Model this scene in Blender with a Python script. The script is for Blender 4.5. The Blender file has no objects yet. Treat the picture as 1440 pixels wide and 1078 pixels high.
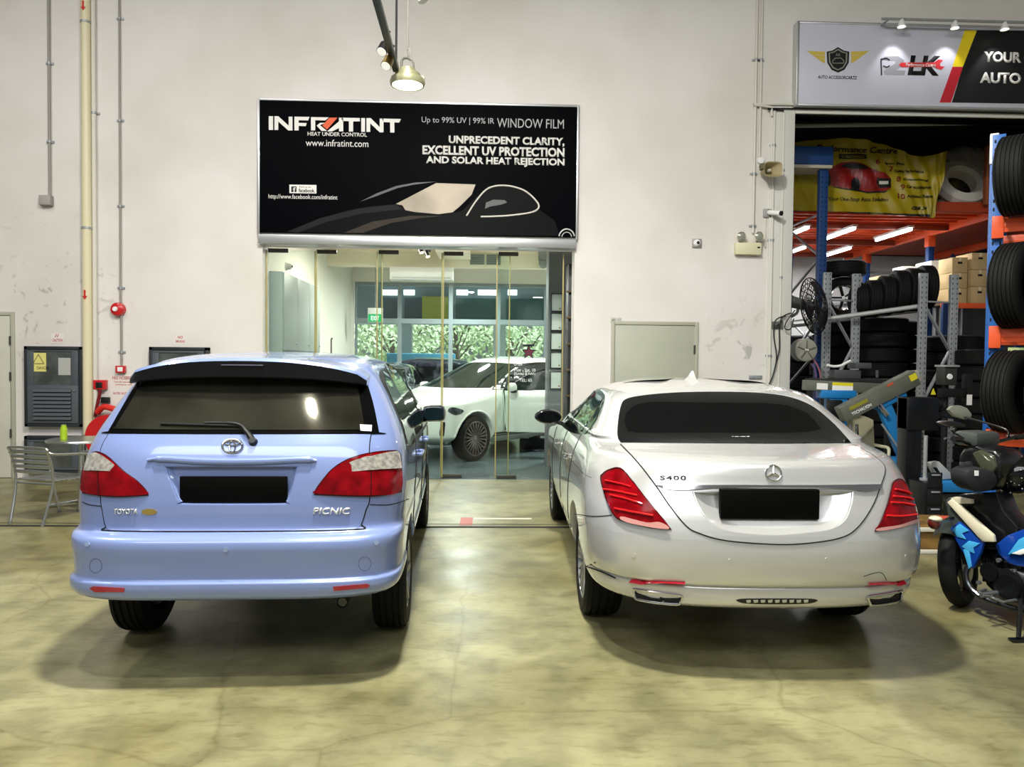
import bpy, bmesh, math, random
from mathutils import Vector, Matrix
from mathutils.bvhtree import BVHTree
from mathutils.geometry import tessellate_polygon
random.seed(7)
R = math.radians
SC = bpy.context.scene
COL = SC.collection

# ------------------------------------------------------------------ camera
FPX = 1060.0; CAMZ = 1.66
CAM_R = Matrix.Rotation(R(-1.95), 3, 'Z') @ Matrix.Rotation(R(90 - 1.62), 3, 'X') @ Matrix.Rotation(R(0.58), 3, 'Z')
CAM_P = Vector((0, 0, CAMZ))
cd = bpy.data.cameras.new('camera'); cam = bpy.data.objects.new('camera', cd); COL.objects.link(cam)
cd.sensor_width = 36; cd.lens = 36 * FPX / 1440; cd.clip_start = 0.05; cd.clip_end = 200
cam.matrix_world = Matrix.Translation(CAM_P) @ CAM_R.to_4x4()
SC.camera = cam

# ------------------------------------------------------------------ world, lights, exposure
SC.view_settings.view_transform = 'Standard'; SC.view_settings.look = 'None'
SC.view_settings.gamma = 1; SC.view_settings.exposure = 0.0
wd = bpy.data.worlds.new('hall_fill'); SC.world = wd; wd.use_nodes = True
nt = wd.node_tree; nt.nodes.clear()
tc = nt.nodes.new('ShaderNodeTexCoord'); sep = nt.nodes.new('ShaderNodeSeparateXYZ')
rmp = nt.nodes.new('ShaderNodeValToRGB'); bg = nt.nodes.new('ShaderNodeBackground'); out = nt.nodes.new('ShaderNodeOutputWorld')
mr = nt.nodes.new('ShaderNodeMapRange'); mr.inputs[1].default_value = -0.2; mr.inputs[2].default_value = 1.0
nt.links.new(tc.outputs['Generated'], sep.inputs[0]); nt.links.new(sep.outputs[2], mr.inputs[0])
nt.links.new(mr.outputs[0], rmp.inputs[0]); nt.links.new(rmp.outputs[0], bg.inputs[0]); nt.links.new(bg.outputs[0], out.inputs[0])
e = rmp.color_ramp.elements
e[0].position = 0.0; e[0].color = (0.25, 0.25, 0.22, 1)
e[1].position = 1.0; e[1].color = (0.34, 0.34, 0.35, 1)
for p, c in ((0.17, (0.5, 0.51, 0.51, 1)), (0.30, (0.62, 0.64, 0.65, 1)), (0.5, (0.36, 0.36, 0.36, 1))):
    n = e.new(p); n.color = c
bg.inputs[1].default_value = 0.44

def area(name, loc, power, size, color=(1, 1, 1), target=None, shape='DISK', sy=None, spread=180):
    l = bpy.data.lights.new(name, 'AREA'); l.energy = power; l.shape = shape; l.size = size; l.color = color
    if sy: l.size_y = sy
    l.spread = R(spread)
    o = bpy.data.objects.new(name, l); COL.objects.link(o); o.location = loc
    d = (Vector(target) - Vector(loc)) if target else Vector((0, 0, -1))
    o.rotation_euler = d.to_track_quat('-Z', 'Y').to_euler()
    return o
area('high_bay_light', (-0.35, 3.5, 7.4), 900, 0.55, (1.0, 0.97, 0.86))
area('high_bay_light', (-6.5, 5.0, 8.2), 190, 0.6, (1.0, 0.96, 0.92))
area('high_bay_light', (7.5, 2.0, 8.2), 12, 0.6, (1.0, 0.98, 0.95))
area('high_bay_light', (-1.43, 1.40, 8.0), 260, 0.36, (1.0, 0.98, 0.94))
area('high_bay_light', (3.0, -1.0, 8.2), 40, 0.6, (1.0, 0.97, 0.9))
area('hall_fill', (-1.5, -4.5, 8.6), 700, 12, (0.97, 0.985, 1.0), target=(-1, 9, 2.5), shape='RECTANGLE', sy=3)  # broad fill lamp added behind the camera to light the wall and cars

# ------------------------------------------------------------------ pixel helpers: a photo pixel on a plane of the place
def ray(px, py):
    return (CAM_R @ Vector(((px - 720) / FPX, -(py - 539) / FPX, -1))).normalized()
def onY(px, py, Y):
    d = ray(px, py); return CAM_P + d * (Y / d.y)
def onX(px, py, X):
    d = ray(px, py); return CAM_P + d * (X / d.x)
def onZ(px, py, Z):
    d = ray(px, py); return CAM_P + d * ((Z - CAMZ) / d.z)
WY = 10.55    # face of the hall wall
def wl(px, py, dy=0.0):
    p = onY(px, py, WY - dy); return p

# ------------------------------------------------------------------ materials
def lin(c):
    return c / 12.92 if c <= 0.04045 else ((c + 0.055) / 1.055) ** 2.4
def col(h):
    if isinstance(h, str):
        h = h.lstrip('#'); return tuple(lin(int(h[i:i + 2], 16) / 255) for i in (0, 2, 4))
    return h
_M = {}
def mat(name, c, rough=0.5, metal=0.0, coat=0.0, noise=0.0, nscale=8.0, bump=0.0, bscale=60.0, emit=None, es=1.0, trans=0.0, ior=1.45, alpha=1.0, spec=0.5, c2=None, flake=False):
    if name in _M: return _M[name]
    m = bpy.data.materials.new(name); m.use_nodes = True
    nt = m.node_tree; b = nt.nodes['Principled BSDF']
    c = col(c)
    b.inputs['Base Color'].default_value = (*c, 1); b.inputs['Roughness'].default_value = rough
    b.inputs['Metallic'].default_value = metal; b.inputs['Coat Weight'].default_value = coat
    b.inputs['Coat Roughness'].default_value = 0.04
    b.inputs['Transmission Weight'].default_value = trans; b.inputs['IOR'].default_value = ior
    b.inputs['Alpha'].default_value = alpha; b.inputs['Specular IOR Level'].default_value = spec
    if emit: b.inputs['Emission Color'].default_value = (*col(emit), 1); b.inputs['Emission Strength'].default_value = es
    if noise or bump or c2:
        tcn = nt.nodes.new('ShaderNodeTexCoord')
        if noise or c2:
            n = nt.nodes.new('ShaderNodeTexNoise'); n.inputs['Scale'].default_value = nscale; n.inputs['Detail'].default_value = 6
            nt.links.new(tcn.outputs['Object'], n.inputs['Vector'])
            r = nt.nodes.new('ShaderNodeValToRGB'); a = r.color_ramp.elements
            d = col(c2) if c2 else tuple(max(0, v * (1 - noise)) for v in c)
            a[0].position = 0.35; a[0].color = (*d, 1); a[1].position = 0.65; a[1].color = (*c, 1)
            nt.links.new(n.outputs[0], r.inputs[0]); nt.links.new(r.outputs[0], b.inputs['Base Color'])
        if bump:
            n2 = nt.nodes.new('ShaderNodeTexNoise'); n2.inputs['Scale'].default_value = bscale; n2.inputs['Detail'].default_value = 4
            nt.links.new(tcn.outputs['Object'], n2.inputs['Vector'])
            bp = nt.nodes.new('ShaderNodeBump'); bp.inputs['Strength'].default_value = bump; bp.inputs['Distance'].default_value = 0.01
            nt.links.new(n2.outputs[0], bp.inputs['Height']); nt.links.new(bp.outputs[0], b.inputs['Normal'])
    _M[name] = m
    return m
def thin_glass(name, tint, rough=0.0, refl=0.08):
    """a clear pane: a fresnel mix of see-through and mirror"""
    if name in _M: return _M[name]
    m = bpy.data.materials.new(name); m.use_nodes = True; nt = m.node_tree; nt.nodes.clear()
    o = nt.nodes.new('ShaderNodeOutputMaterial'); mx = nt.nodes.new('ShaderNodeMixShader')
    t = nt.nodes.new('ShaderNodeBsdfTransparent'); g = nt.nodes.new('ShaderNodeBsdfGlossy'); f = nt.nodes.new('ShaderNodeFresnel')
    f.inputs[0].default_value = 1.0 + refl * 5; t.inputs[0].default_value = (*col(tint), 1); g.inputs['Roughness'].default_value = rough
    nt.links.new(f.outputs[0], mx.inputs[0]); nt.links.new(t.outputs[0], mx.inputs[1]); nt.links.new(g.outputs[0], mx.inputs[2]); nt.links.new(mx.outputs[0], o.inputs[0])
    _M[name] = m
    return m

# ------------------------------------------------------------------ mesh builder
class MB:
    def __init__(s): s.bm = bmesh.new()
    def add(s, vs, fs, mi=0, M=None):
        bv = [s.bm.verts.new((M @ Vector(v)) if M else v) for v in vs]
        for f in fs:
            try:
                q = s.bm.faces.new([bv[i] for i in f]); q.material_index = mi
            except ValueError: pass
        return s
    def box(s, x0, x1, y0, y1, z0, z1, bev=0.0, mi=0, M=None):
        t = bmesh.new()
        bmesh.ops.create_cube(t, size=1)
        for v in t.verts: v.co = Vector(((x0 + x1) / 2 + v.co.x * (x1 - x0), (y0 + y1) / 2 + v.co.y * (y1 - y0), (z0 + z1) / 2 + v.co.z * (z1 - z0)))
        if bev:
            bev = min(bev, 0.45 * min(abs(x1 - x0), abs(y1 - y0), abs(z1 - z0)))
            bmesh.ops.bevel(t, geom=t.edges[:], offset=bev, segments=2, affect='EDGES', profile=0.5)
        s.merge(t, mi, M); return s
    def merge(s, t, mi=0, M=None):
        t.verts.index_update()
        s.add([v.co.copy() for v in t.verts], [[v.index for v in f.verts] for f in t.faces], mi, M); t.free()
    def beam(s, a, b, w, h, bev=0.0, mi=0, up=(0, 0, 1)):
        """box from a to b with width w (sideways) and height h (along up)"""
        a, b = Vector(a), Vector(b); d = (b - a); L = d.length; d.normalize(); u = Vector(up)
        x = d.cross(u)
        if x.length < 1e-4: x = d.cross(Vector((0, 1, 0)))
        x.normalize(); z = x.cross(d)
        M = Matrix.Translation((a + b) / 2) @ Matrix((x, d, z)).transposed().to_4x4()
        return s.box(-w / 2, w / 2, -L / 2, L / 2, -h / 2, h / 2, bev, mi, M)
    def cyl(s, a, b, r0, r1=None, n=16, mi=0, cap=True):
        a, b = Vector(a), Vector(b); r1 = r0 if r1 is None else r1
        d = (b - a).normalized(); x = d.orthogonal().normalized(); y = d.cross(x)
        vs = []
        for p, r in ((a, r0), (b, r1)):
            for i in range(n):
                t = 2 * math.pi * i / n; vs.append(p + x * r * math.cos(t) + y * r * math.sin(t))
        fs = [(i, (i + 1) % n, n + (i + 1) % n, n + i) for i in range(n)]
        if cap: fs += [tuple(range(n))[::-1], tuple(range(n, 2 * n))]
        return s.add(vs, fs, mi)
    def tube(s, pts, r, n=8, mi=0, closed=False, sub=0, flat=None):
        pts = [Vector(p) for p in pts]
        if sub: pts = smooth(pts, sub, closed)
        N = len(pts); vs = []; px = None
        for i, p in enumerate(pts):
            if closed: d = pts[(i + 1) % N] - pts[i - 1]
            else: d = pts[min(i + 1, N - 1)] - pts[max(i - 1, 0)]
            d.normalize()
            if px is None: x = d.orthogonal().normalized()
            else:
                x = px - d * px.dot(d)
                x = x.normalized() if x.length > 1e-6 else d.orthogonal().normalized()
            px = x; y = d.cross(x); rr = r[i * len(r) // N] if isinstance(r, (list, tuple)) else r
            for k in range(n):
                t = 2 * math.pi * k / n; vs.append(p + x * rr * math.cos(t) + y * rr * math.sin(t))
        fs = []
        for i in range(N if closed else N - 1):
            a, b = i * n, ((i + 1) % N) * n
            fs += [(a + k, a + (k + 1) % n, b + (k + 1) % n, b + k) for k in range(n)]
        if not closed: fs += [tuple(range(n))[::-1], tuple(range((N - 1) * n, N * n))]
        return s.add(vs, fs, mi)
    def lathe(s, prof, o=(0, 0, 0), axis='Z', n=32, mi=0, M=None, closed=False):
        """prof: (radius, height) pairs round an axis"""
        o = Vector(o); vs = []; m = len(prof)
        for i in range(n):
            t = 2 * math.pi * i / n; c, q = math.cos(t), math.sin(t)
            for r, h in prof:
                v = {'Z': (r * c, r * q, h), 'X': (h, r * c, r * q), 'Y': (r * c, h, r * q)}[axis]
                vs.append(o + Vector(v))
        fs = []
        for i in range(n):
            j = (i + 1) % n
            for k in range(m if closed else m - 1):
                k2 = (k + 1) % m
                fs.append((i * m + k, j * m + k, j * m + k2, i * m + k2))
        s.add(vs, fs, mi, M)
        return s
    def prism(s, poly, y0, y1, axis='Y', mi=0, M=None, bev=0):
        """polygon in the plane across axis (x,z for Y; y,z for X; x,y for Z), from y0 to y1"""
        f3 = {'Y': lambda p, h: (p[0], h, p[1]), 'X': lambda p, h: (h, p[0], p[1]), 'Z': lambda p, h: (p[0], p[1], h)}[axis]
        n = len(poly); t = bmesh.new()
        a = [t.verts.new(f3(p, y0)) for p in poly]; b = [t.verts.new(f3(p, y1)) for p in poly]
        t.faces.new(a[::-1]); t.faces.new(b)
        for i in range(n): t.faces.new((a[i], a[(i + 1) % n], b[(i + 1) % n], b[i]))
        bmesh.ops.recalc_face_normals(t, faces=t.faces[:])
        if bev: bmesh.ops.bevel(t, geom=t.edges[:], offset=bev, segments=2, affect='EDGES', profile=0.5)
        s.merge(t, mi, M); return s
    def ball(s, c, rx, ry=None, rz=None, mi=0, n=20, M=None):
        t = bmesh.new(); bmesh.ops.create_uvsphere(t, u_segments=n, v_segments=max(6, n // 2), radius=1)
        ry = rx if ry is None else ry; rz = rx if rz is None else rz
        for v in t.verts: v.co = Vector((c[0] + v.co.x * rx, c[1] + v.co.y * ry, c[2] + v.co.z * rz))
        s.merge(t, mi, M); return s
    def mesh(s, name, ang=35):
        bmesh.ops.recalc_face_normals(s.bm, faces=s.bm.faces[:])
        me = bpy.data.meshes.new(name); s.bm.to_mesh(me); s.bm.free()
        if ang:
            me.shade_smooth(); me.set_sharp_from_angle(angle=R(ang))
        return me
def smooth(pts, sub=5, closed=True):
    """Catmull-Rom through pts; a point whose tuple carries a trailing 'c' stays a corner"""
    P = []; C = []
    for p in pts:
        if isinstance(p, tuple) and p[-1] == 'c': P.append(Vector(p[:-1])); C.append(True)
        else: P.append(Vector(p)); C.append(False)
    n = len(P); out = []
    for i in range(n if closed else n - 1):
        p1, p2 = P[i], P[(i + 1) % n]
        p0 = P[i - 1] if (closed or i > 0) else p1
        p3 = P[(i + 2) % n] if (closed or i + 2 < n) else p2
        if C[i]: p0 = p1
        if C[(i + 1) % n]: p3 = p2
        for k in range(sub):
            t = k / sub
            out.append(0.5 * ((2 * p1) + (p2 - p0) * t + (2 * p0 - 5 * p1 + 4 * p2 - p3) * t * t + (3 * p1 - p0 - 3 * p2 + p3) * t ** 3))
    if not closed: out.append(P[-1])
    return out

# ------------------------------------------------------------------ objects
def tag(o, label=None, cat=None, group=None, kind=None):
    if label: o['label'] = label
    if cat: o['category'] = cat
    if group: o['group'] = group
    if kind: o['kind'] = kind
    return o
def thing(name, label, cat, loc=(0, 0, 0), group=None):
    o = bpy.data.objects.new(name, None); COL.objects.link(o); o.location = loc; o.empty_display_size = 0.1
    return tag(o, label, cat, group)
def part(name, mb, m, parent=None, label=None, ang=35, kind=None):
    me = mb.mesh(name, ang) if isinstance(mb, MB) else mb
    o = bpy.data.objects.new(name, me); COL.objects.link(o)
    for q in (m if isinstance(m, (list, tuple)) else [m]): me.materials.append(q)
    if parent:
        o.parent = parent
        if parent.type == 'EMPTY': o.matrix_parent_inverse = Matrix.Translation(-parent.location)
    if label: o['label'] = label
    if kind: o['kind'] = kind
    return o
def solo(name, mb, m, label, cat, group=None, ang=35):
    return tag(part(name, mb, m, None, ang=ang), label, cat, group)
def struct(name, mb, m, ang=35):
    return tag(part(name, mb, m, None, ang=ang), kind='structure')
def kids(o): return [c for c in COL.objects if c.parent == o]
def dup(root, loc=None, rot=None, label=None, group=None):
    def cp(o, par):
        c = o.copy(); COL.objects.link(c)
        if par: c.parent = par
        for ch in kids(o): cp(ch, c)
        return c
    r = cp(root, None)
    if loc is not None: r.location = loc
    if rot is not None: r.rotation_euler = rot
    if label: r['label'] = label
    if group: r['group'] = group
    return r

# ------------------------------------------------------------------ writing
def text_mesh(s, bold=0.0, shear=0.0, spacing=1.0, ext=0.0):
    cu = bpy.data.curves.new('t', 'FONT'); cu.body = s; cu.size = 1; cu.offset = bold; cu.shear = shear; cu.space_character = spacing; cu.resolution_u = 3
    o = bpy.data.objects.new('t', cu); COL.objects.link(o)
    bpy.context.view_layer.update()
    me = bpy.data.meshes.new_from_object(o.evaluated_get(bpy.context.evaluated_depsgraph_get()))
    bpy.data.objects.remove(o); bpy.data.curves.remove(cu)
    return me
def text_on(s, p0, ux, uz, m, parent, name='lettering', bold=0.0, shear=0.0, spacing=1.0, thick=0.003):
    """text filling the rectangle p0 (lower left), ux (right), uz (up); extruded towards the viewer"""
    me = text_mesh(s, bold, shear, spacing)
    xs = [v.co.x for v in me.vertices]; ys = [v.co.y for v in me.vertices]
    x0, x1, y0, y1 = min(xs), max(xs), min(ys), max(ys)
    ux, uz = Vector(ux), Vector(uz); n = ux.cross(uz).normalized()
    bm = bmesh.new(); bm.from_mesh(me); bpy.data.meshes.remove(me)
    g = bmesh.ops.extrude_face_region(bm, geom=bm.faces[:])
    up = {v for v in g['geom'] if isinstance(v, bmesh.types.BMVert)}
    for v in bm.verts:
        h = thick if v in up else 0.0
        v.co = Vector(p0) + ux * ((v.co.x - x0) / (x1 - x0)) + uz * ((v.co.y - y0) / (y1 - y0)) + n * h
    b = MB(); b.bm.free(); b.bm = bm
    return part(name, b, m, parent, ang=0)
def text_px(s, box, Y, m, parent, **k):
    """text in the photo box (x0, y0, x1, y1) standing on the plane at depth Y, facing the camera side"""
    a = onY(box[0], (box[1] + box[3]) / 2, Y); b = onY(box[2], (box[1] + box[3]) / 2, Y)
    t = onY((box[0] + box[2]) / 2, box[1], Y); u = onY((box[0] + box[2]) / 2, box[3], Y)
    sl = (b.z - a.z)
    z0 = u.z
    return text_on(s, (a.x, Y, z0), (b.x - a.x, 0, 0), (0, 0, t.z - u.z), m, parent, **k)

# ------------------------------------------------------------------ skins laid on a curved body
def bvh_of(me):
    bm = bmesh.new(); bm.from_mesh(me); bmesh.ops.triangulate(bm, faces=bm.faces[:])
    t = BVHTree.FromBMesh(bm); bm.free(); return t
def proj_px(bvh, org=CAM_P):
    def f(p):
        d = ray(p[0], p[1]); h = bvh.ray_cast(org, d)
        if h[0] is None:
            q = org + d * 4.2
            h = bvh.find_nearest(q)
            for _ in range(3):
                t = (h[0] - org).dot(d); h = bvh.find_nearest(org + d * t)
        n = h[1]
        if n.dot(d) > 0: n = -n
        return h[0].copy(), n.copy()
    return f
def proj_axis(bvh, axis, side, far=6.0):
    """X: p=(y,z) cast towards -side*X ; Y: p=(x,z) cast along +Y (side=-1) or -Y (side=1)"""
    def f(p):
        if axis == 'X': o = Vector((side * far, p[0], p[1])); d = Vector((-side, 0, 0))
        else: o = Vector((p[0], side * far + (0 if side > 0 else 0), p[1])); d = Vector((0, -side, 0))
        h = bvh.ray_cast(o, d)
        if h[0] is None: h = bvh.find_nearest(Vector((side * 0.8, p[0], p[1])) if axis == 'X' else Vector((p[0], o.y * 0.5, p[1])))
        n = h[1]
        if n.dot(d) > 0: n = -n
        return h[0].copy(), n.copy()
    return f
def skin(poly, pr, off=0.003, thick=0.004, step=12.0, hole=None, mb=None, mi=0, dome=0.0):
    """a shell with the outline poly (2-D) laid on a body by pr, raised by off, its rim turned down by thick"""
    poly = [Vector((p[0], p[1])) for p in poly]
    bm = bmesh.new()
    loops = [poly] + ([[Vector((p[0], p[1])) for p in hole]] if hole else [])
    flat = [p for l in loops for p in l]
    vs = [bm.verts.new((p.x, p.y, 0)) for p in flat]
    if hole:
        for t in tessellate_polygon([[Vector((p.x, p.y, 0)) for p in l] for l in loops]):
            try: bm.faces.new([vs[i] for i in t])
            except ValueError: pass
        bmesh.ops.dissolve_degenerate(bm, dist=1e-5, edges=bm.edges[:])
    else: bm.faces.new(vs)
    xs = [p.x for p in flat]; ys = [p.y for p in flat]
    for ax, lo, hi in ((0, min(xs), max(xs)), (1, min(ys), max(ys))):
        k = max(1, int((hi - lo) / step))
        for i in range(1, k):
            c = [0, 0, 0]; c[ax] = lo + (hi - lo) * i / k; nn = [0, 0, 0]; nn[ax] = 1
            bmesh.ops.bisect_plane(bm, geom=bm.verts[:] + bm.edges[:] + bm.faces[:], plane_co=c, plane_no=nn)
    bm.normal_update()
    nrm = {}
    cen = sum(flat, Vector((0, 0))) / len(flat)
    rad = max((p - cen).length for p in flat)
    for v in bm.verts:
        q = Vector((v.co.x, v.co.y))
        h, n = pr(q); nrm[v] = n
        v.co = h + n * (off + (dome * (1 - ((q - cen).length / rad) ** 2) if dome else 0))
    if thick:
        be = [e_ for e_ in bm.edges if len(e_.link_faces) == 1]
        low = {}
        for e_ in be:
            for v in e_.verts:
                if v not in low: low[v] = bm.verts.new(v.co - nrm[v] * thick)
        for e_ in be:
            a, b = e_.verts
            try: bm.faces.new((a, b, low[b], low[a]))
            except ValueError: pass
    for f in bm.faces: f.material_index = mi
    if mb is None:
        mb = MB(); mb.bm.free(); mb.bm = bm; return mb
    bm.verts.index_update()
    mb.add([v.co.copy() for v in bm.verts], [[v.index for v in f.verts] for f in bm.faces], mi); bm.free()
    return mb
def text_skin(s, f, pr, m, parent, off=0.002, thick=0.003, name='lettering', **k):
    """writing laid on a curved body; f maps (0..1, 0..1) across the writing to the 2-D space of pr"""
    me = text_mesh(s, **k)
    xs = [v.co.x for v in me.vertices]; ys = [v.co.y for v in me.vertices]; x0, x1, y0, y1 = min(xs), max(xs), min(ys), max(ys)
    bm = bmesh.new(); bm.from_mesh(me); bpy.data.meshes.remove(me)
    g = bmesh.ops.extrude_face_region(bm, geom=bm.faces[:]); up = {v for v in g['geom'] if isinstance(v, bmesh.types.BMVert)}
    for v in bm.verts:
        h, n = pr(f((v.co.x - x0) / (x1 - x0), (v.co.y - y0) / (y1 - y0))); v.co = h + n * (off + (thick if v in up else -.002))
    b = MB(); b.bm.free(); b.bm = bm
    return part(name, b, m, parent, ang=0)
def seam(pts, pr, r=0.0025, off=0.0015, mb=None, closed=False, sub=6, n=6, dens=1, mi=0):
    """a thin line following the body"""
    q = smooth(pts, sub * dens, closed) if sub else [Vector(p) for p in pts]
    P = []
    for p in q:
        h, nn = pr(p); P.append(h + nn * off)
    mb = mb or MB()
    mb.tube(P, r, n, mi, closed)
    return mb
# ------------------------------------------------------------------ the hall: floor, wall with two openings, doors
def pp(pts, Y): return [(p.x, p.z) for p in (onY(a, b, Y) for a, b in pts)]
def floor_mat():
    m = mat('concrete_floor', '#9a9a80', 0.35)
    nt = m.node_tree; b = nt.nodes['Principled BSDF']; N = nt.nodes.new; L = nt.links.new
    tcn = N('ShaderNodeTexCoord')
    def noise(s, d=6, dis=0.0):
        n = N('ShaderNodeTexNoise'); n.inputs['Scale'].default_value = s; n.inputs['Detail'].default_value = d; n.inputs['Distortion'].default_value = dis; L(tcn.outputs['Object'], n.inputs['Vector']); return n
    def ramp(src, stops):
        r = N('ShaderNodeValToRGB'); a = r.color_ramp.elements
        a[0].position, a[0].color = stops[0][0], (*stops[0][1], 1); a[1].position, a[1].color = stops[-1][0], (*stops[-1][1], 1)
        for p, c in stops[1:-1]: q = a.new(p); q.color = (*c, 1)
        L(src, r.inputs[0]); return r
    r1 = ramp(noise(.9, 8, .2).outputs[0], [(.3, col('#6c694c')), (.5, col('#86825f')), (.7, col('#98946f'))])
    r2 = ramp(noise(4, 10, .2).outputs[0], [(.35, (.62, .62, .60)), (.55, (1, 1, 1)), (.72, (1.12, 1.12, 1.1))])
    r3 = ramp(noise(14, 6, .3).outputs[0], [(.25, (.72, .72, .7)), (.42, (1, 1, 1)), (1, (1, 1, 1))])
    mx = N('ShaderNodeMix'); mx.data_type = 'RGBA'; mx.blend_type = 'MULTIPLY'; mx.inputs[0].default_value = .8
    L(r1.outputs[0], mx.inputs[6]); L(r2.outputs[0], mx.inputs[7])
    mx2 = N('ShaderNodeMix'); mx2.data_type = 'RGBA'; mx2.blend_type = 'MULTIPLY'; mx2.inputs[0].default_value = .5
    L(mx.outputs[2], mx2.inputs[6]); L(r3.outputs[0], mx2.inputs[7]); L(mx2.outputs[2], b.inputs['Base Color'])
    mp = N('ShaderNodeMapping'); mp.inputs['Scale'].default_value = (1.0, 3.2, 1.0); L(tcn.outputs['Object'], mp.inputs[0])
    n4 = N('ShaderNodeTexNoise'); n4.inputs['Scale'].default_value = 7; n4.inputs['Detail'].default_value = 10; n4.inputs['Distortion'].default_value = .8; L(mp.outputs[0], n4.inputs['Vector'])
    r4 = ramp(n4.outputs[0], [(.30, (.70, .68, .60)), (.48, (1, 1, 1)), (.62, (1, 1, 1)), (.78, (1.10, 1.09, 1.04))])
    n5 = N('ShaderNodeTexNoise'); n5.inputs['Scale'].default_value = .75; n5.inputs['Detail'].default_value = 7; n5.inputs['Distortion'].default_value = .5; n5.noise_dimensions = '4D'; n5.inputs['W'].default_value = 3.1; L(tcn.outputs['Object'], n5.inputs['Vector'])
    r5 = ramp(n5.outputs[0], [(.36, (.60, .55, .38)), (.50, (1, 1, 1)), (1, (1, 1, 1))])
    vo = N('ShaderNodeTexVoronoi'); vo.feature = 'DISTANCE_TO_EDGE'; vo.inputs['Scale'].default_value = .55; 
    nd = N('ShaderNodeMix'); nd.data_type = 'RGBA'; nd.inputs[0].default_value = .12; L(tcn.outputs['Object'], nd.inputs[6]); L(noise(3, 6).outputs[1], nd.inputs[7]); L(nd.outputs[2], vo.inputs['Vector'])
    r6 = ramp(vo.outputs['Distance'], [(.0, (.62, .60, .5)), (.006, (1, 1, 1)), (1, (1, 1, 1))])
    last = mx2.outputs[2]
    for src, f_ in ((r4, .7), (r5, .75), (r6, .55)):
        q = N('ShaderNodeMix'); q.data_type = 'RGBA'; q.blend_type = 'MULTIPLY'; q.inputs[0].default_value = f_; L(last, q.inputs[6]); L(src.outputs[0], q.inputs[7]); last = q.outputs[2]
    L(last, b.inputs['Base Color'])
    rr = N('ShaderNodeMapRange'); rr.inputs[3].default_value = .22; rr.inputs[4].default_value = .5; L(noise(3, 8).outputs[0], rr.inputs[0]); L(rr.outputs[0], b.inputs['Roughness'])
    bp = N('ShaderNodeBump'); bp.inputs['Strength'].default_value = .12; bp.inputs['Distance'].default_value = .01; L(noise(30, 4).outputs[0], bp.inputs['Height']); L(bp.outputs[0], b.inputs['Normal'])
    return m
def wall_mat():
    m = mat('painted_wall', '#d9d5d0', 0.6)
    nt = m.node_tree; b = nt.nodes['Principled BSDF']; N = nt.nodes.new; L = nt.links.new
    tcn = N('ShaderNodeTexCoord')
    n1 = N('ShaderNodeTexNoise'); n1.inputs['Scale'].default_value = .8; n1.inputs['Detail'].default_value = 6; L(tcn.outputs['Object'], n1.inputs['Vector'])
    r = N('ShaderNodeValToRGB'); a = r.color_ramp.elements; a[0].position = .35; a[0].color = (*col('#d2cdc6'), 1); a[1].position = .65; a[1].color = (*col('#dedad7'), 1); L(n1.outputs[0], r.inputs[0])
    # scuff marks of their own shape low on the left of the wall
    n2 = N('ShaderNodeTexNoise'); n2.inputs['Scale'].default_value = 3.2; n2.inputs['Detail'].default_value = 9; n2.inputs['Distortion'].default_value = 2.2; L(tcn.outputs['Object'], n2.inputs['Vector'])
    r2 = N('ShaderNodeValToRGB'); q = r2.color_ramp.elements; q[0].position = .60; q[0].color = (0, 0, 0, 1); q[1].position = .68; q[1].color = (1, 1, 1, 1); L(n2.outputs[0], r2.inputs[0])
    def blob(px, py, s):
        d = N('ShaderNodeVectorMath'); d.operation = 'DISTANCE'; c = wl(px, py); d.inputs[1].default_value = c; L(tcn.outputs['Object'], d.inputs[0])
        k = N('ShaderNodeMapRange'); k.inputs[1].default_value = s; k.inputs[2].default_value = s * .2; L(d.outputs['Value'], k.inputs[0]); return k.outputs[0]
    mxm = N('ShaderNodeMath'); mxm.operation = 'MAXIMUM'; L(blob(60, 430, 1.5), mxm.inputs[0]); L(blob(1050, 500, .9), mxm.inputs[1])
    ml = N('ShaderNodeMath'); ml.operation = 'MULTIPLY'; L(mxm.outputs[0], ml.inputs[0]); L(r2.outputs[0], ml.inputs[1])
    ml2 = N('ShaderNodeMath'); ml2.operation = 'MULTIPLY'; ml2.inputs[1].default_value = .55; L(ml.outputs[0], ml2.inputs[0])
    mx = N('ShaderNodeMix'); mx.data_type = 'RGBA'; mx.inputs[7].default_value = (*col('#8b8a80'), 1); L(ml2.outputs[0], mx.inputs[0]); L(r.outputs[0], mx.inputs[6]); L(mx.outputs[2], b.inputs['Base Color'])
    return m
FLOOR = floor_mat(); WALL = wall_mat()
WHITE_IN = mat('interior_white', '#e6e2d6', 0.6); FRAME_W = mat('painted_frame', '#cfcfc8', 0.45)
ALU = mat('aluminium', '#c9cacb', 0.35, 0.8); STEEL = mat('galvanised_steel', '#a3a8ab', 0.45, 0.35, noise=.15, nscale=20)
BLACK = mat('black_paint', '#0b0c0e', 0.5); WHITE = mat('white_paint_flat', '#e8e8e6', 0.5); PIPEW = mat('conduit_white', '#d0ccc2', 0.5); PIPEG = mat('conduit_grey', '#8f8b86', 0.5)
fl = MB(); fl.box(-17, 17, -7, 10.62, -.15, 0); struct('floor', fl, FLOOR)
XL, XR = onY(369, 440, WY).x, onY(807, 440, WY).x          # shop opening
XB = onY(1107, 470, WY).x; XB2 = 9.3                        # tyre bay opening
ZS = onY(590, 346, WY).z; ZB = onY(1250, 163, WY).z
WT = WY + .32; ZT = 9.0
w = MB()
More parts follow.
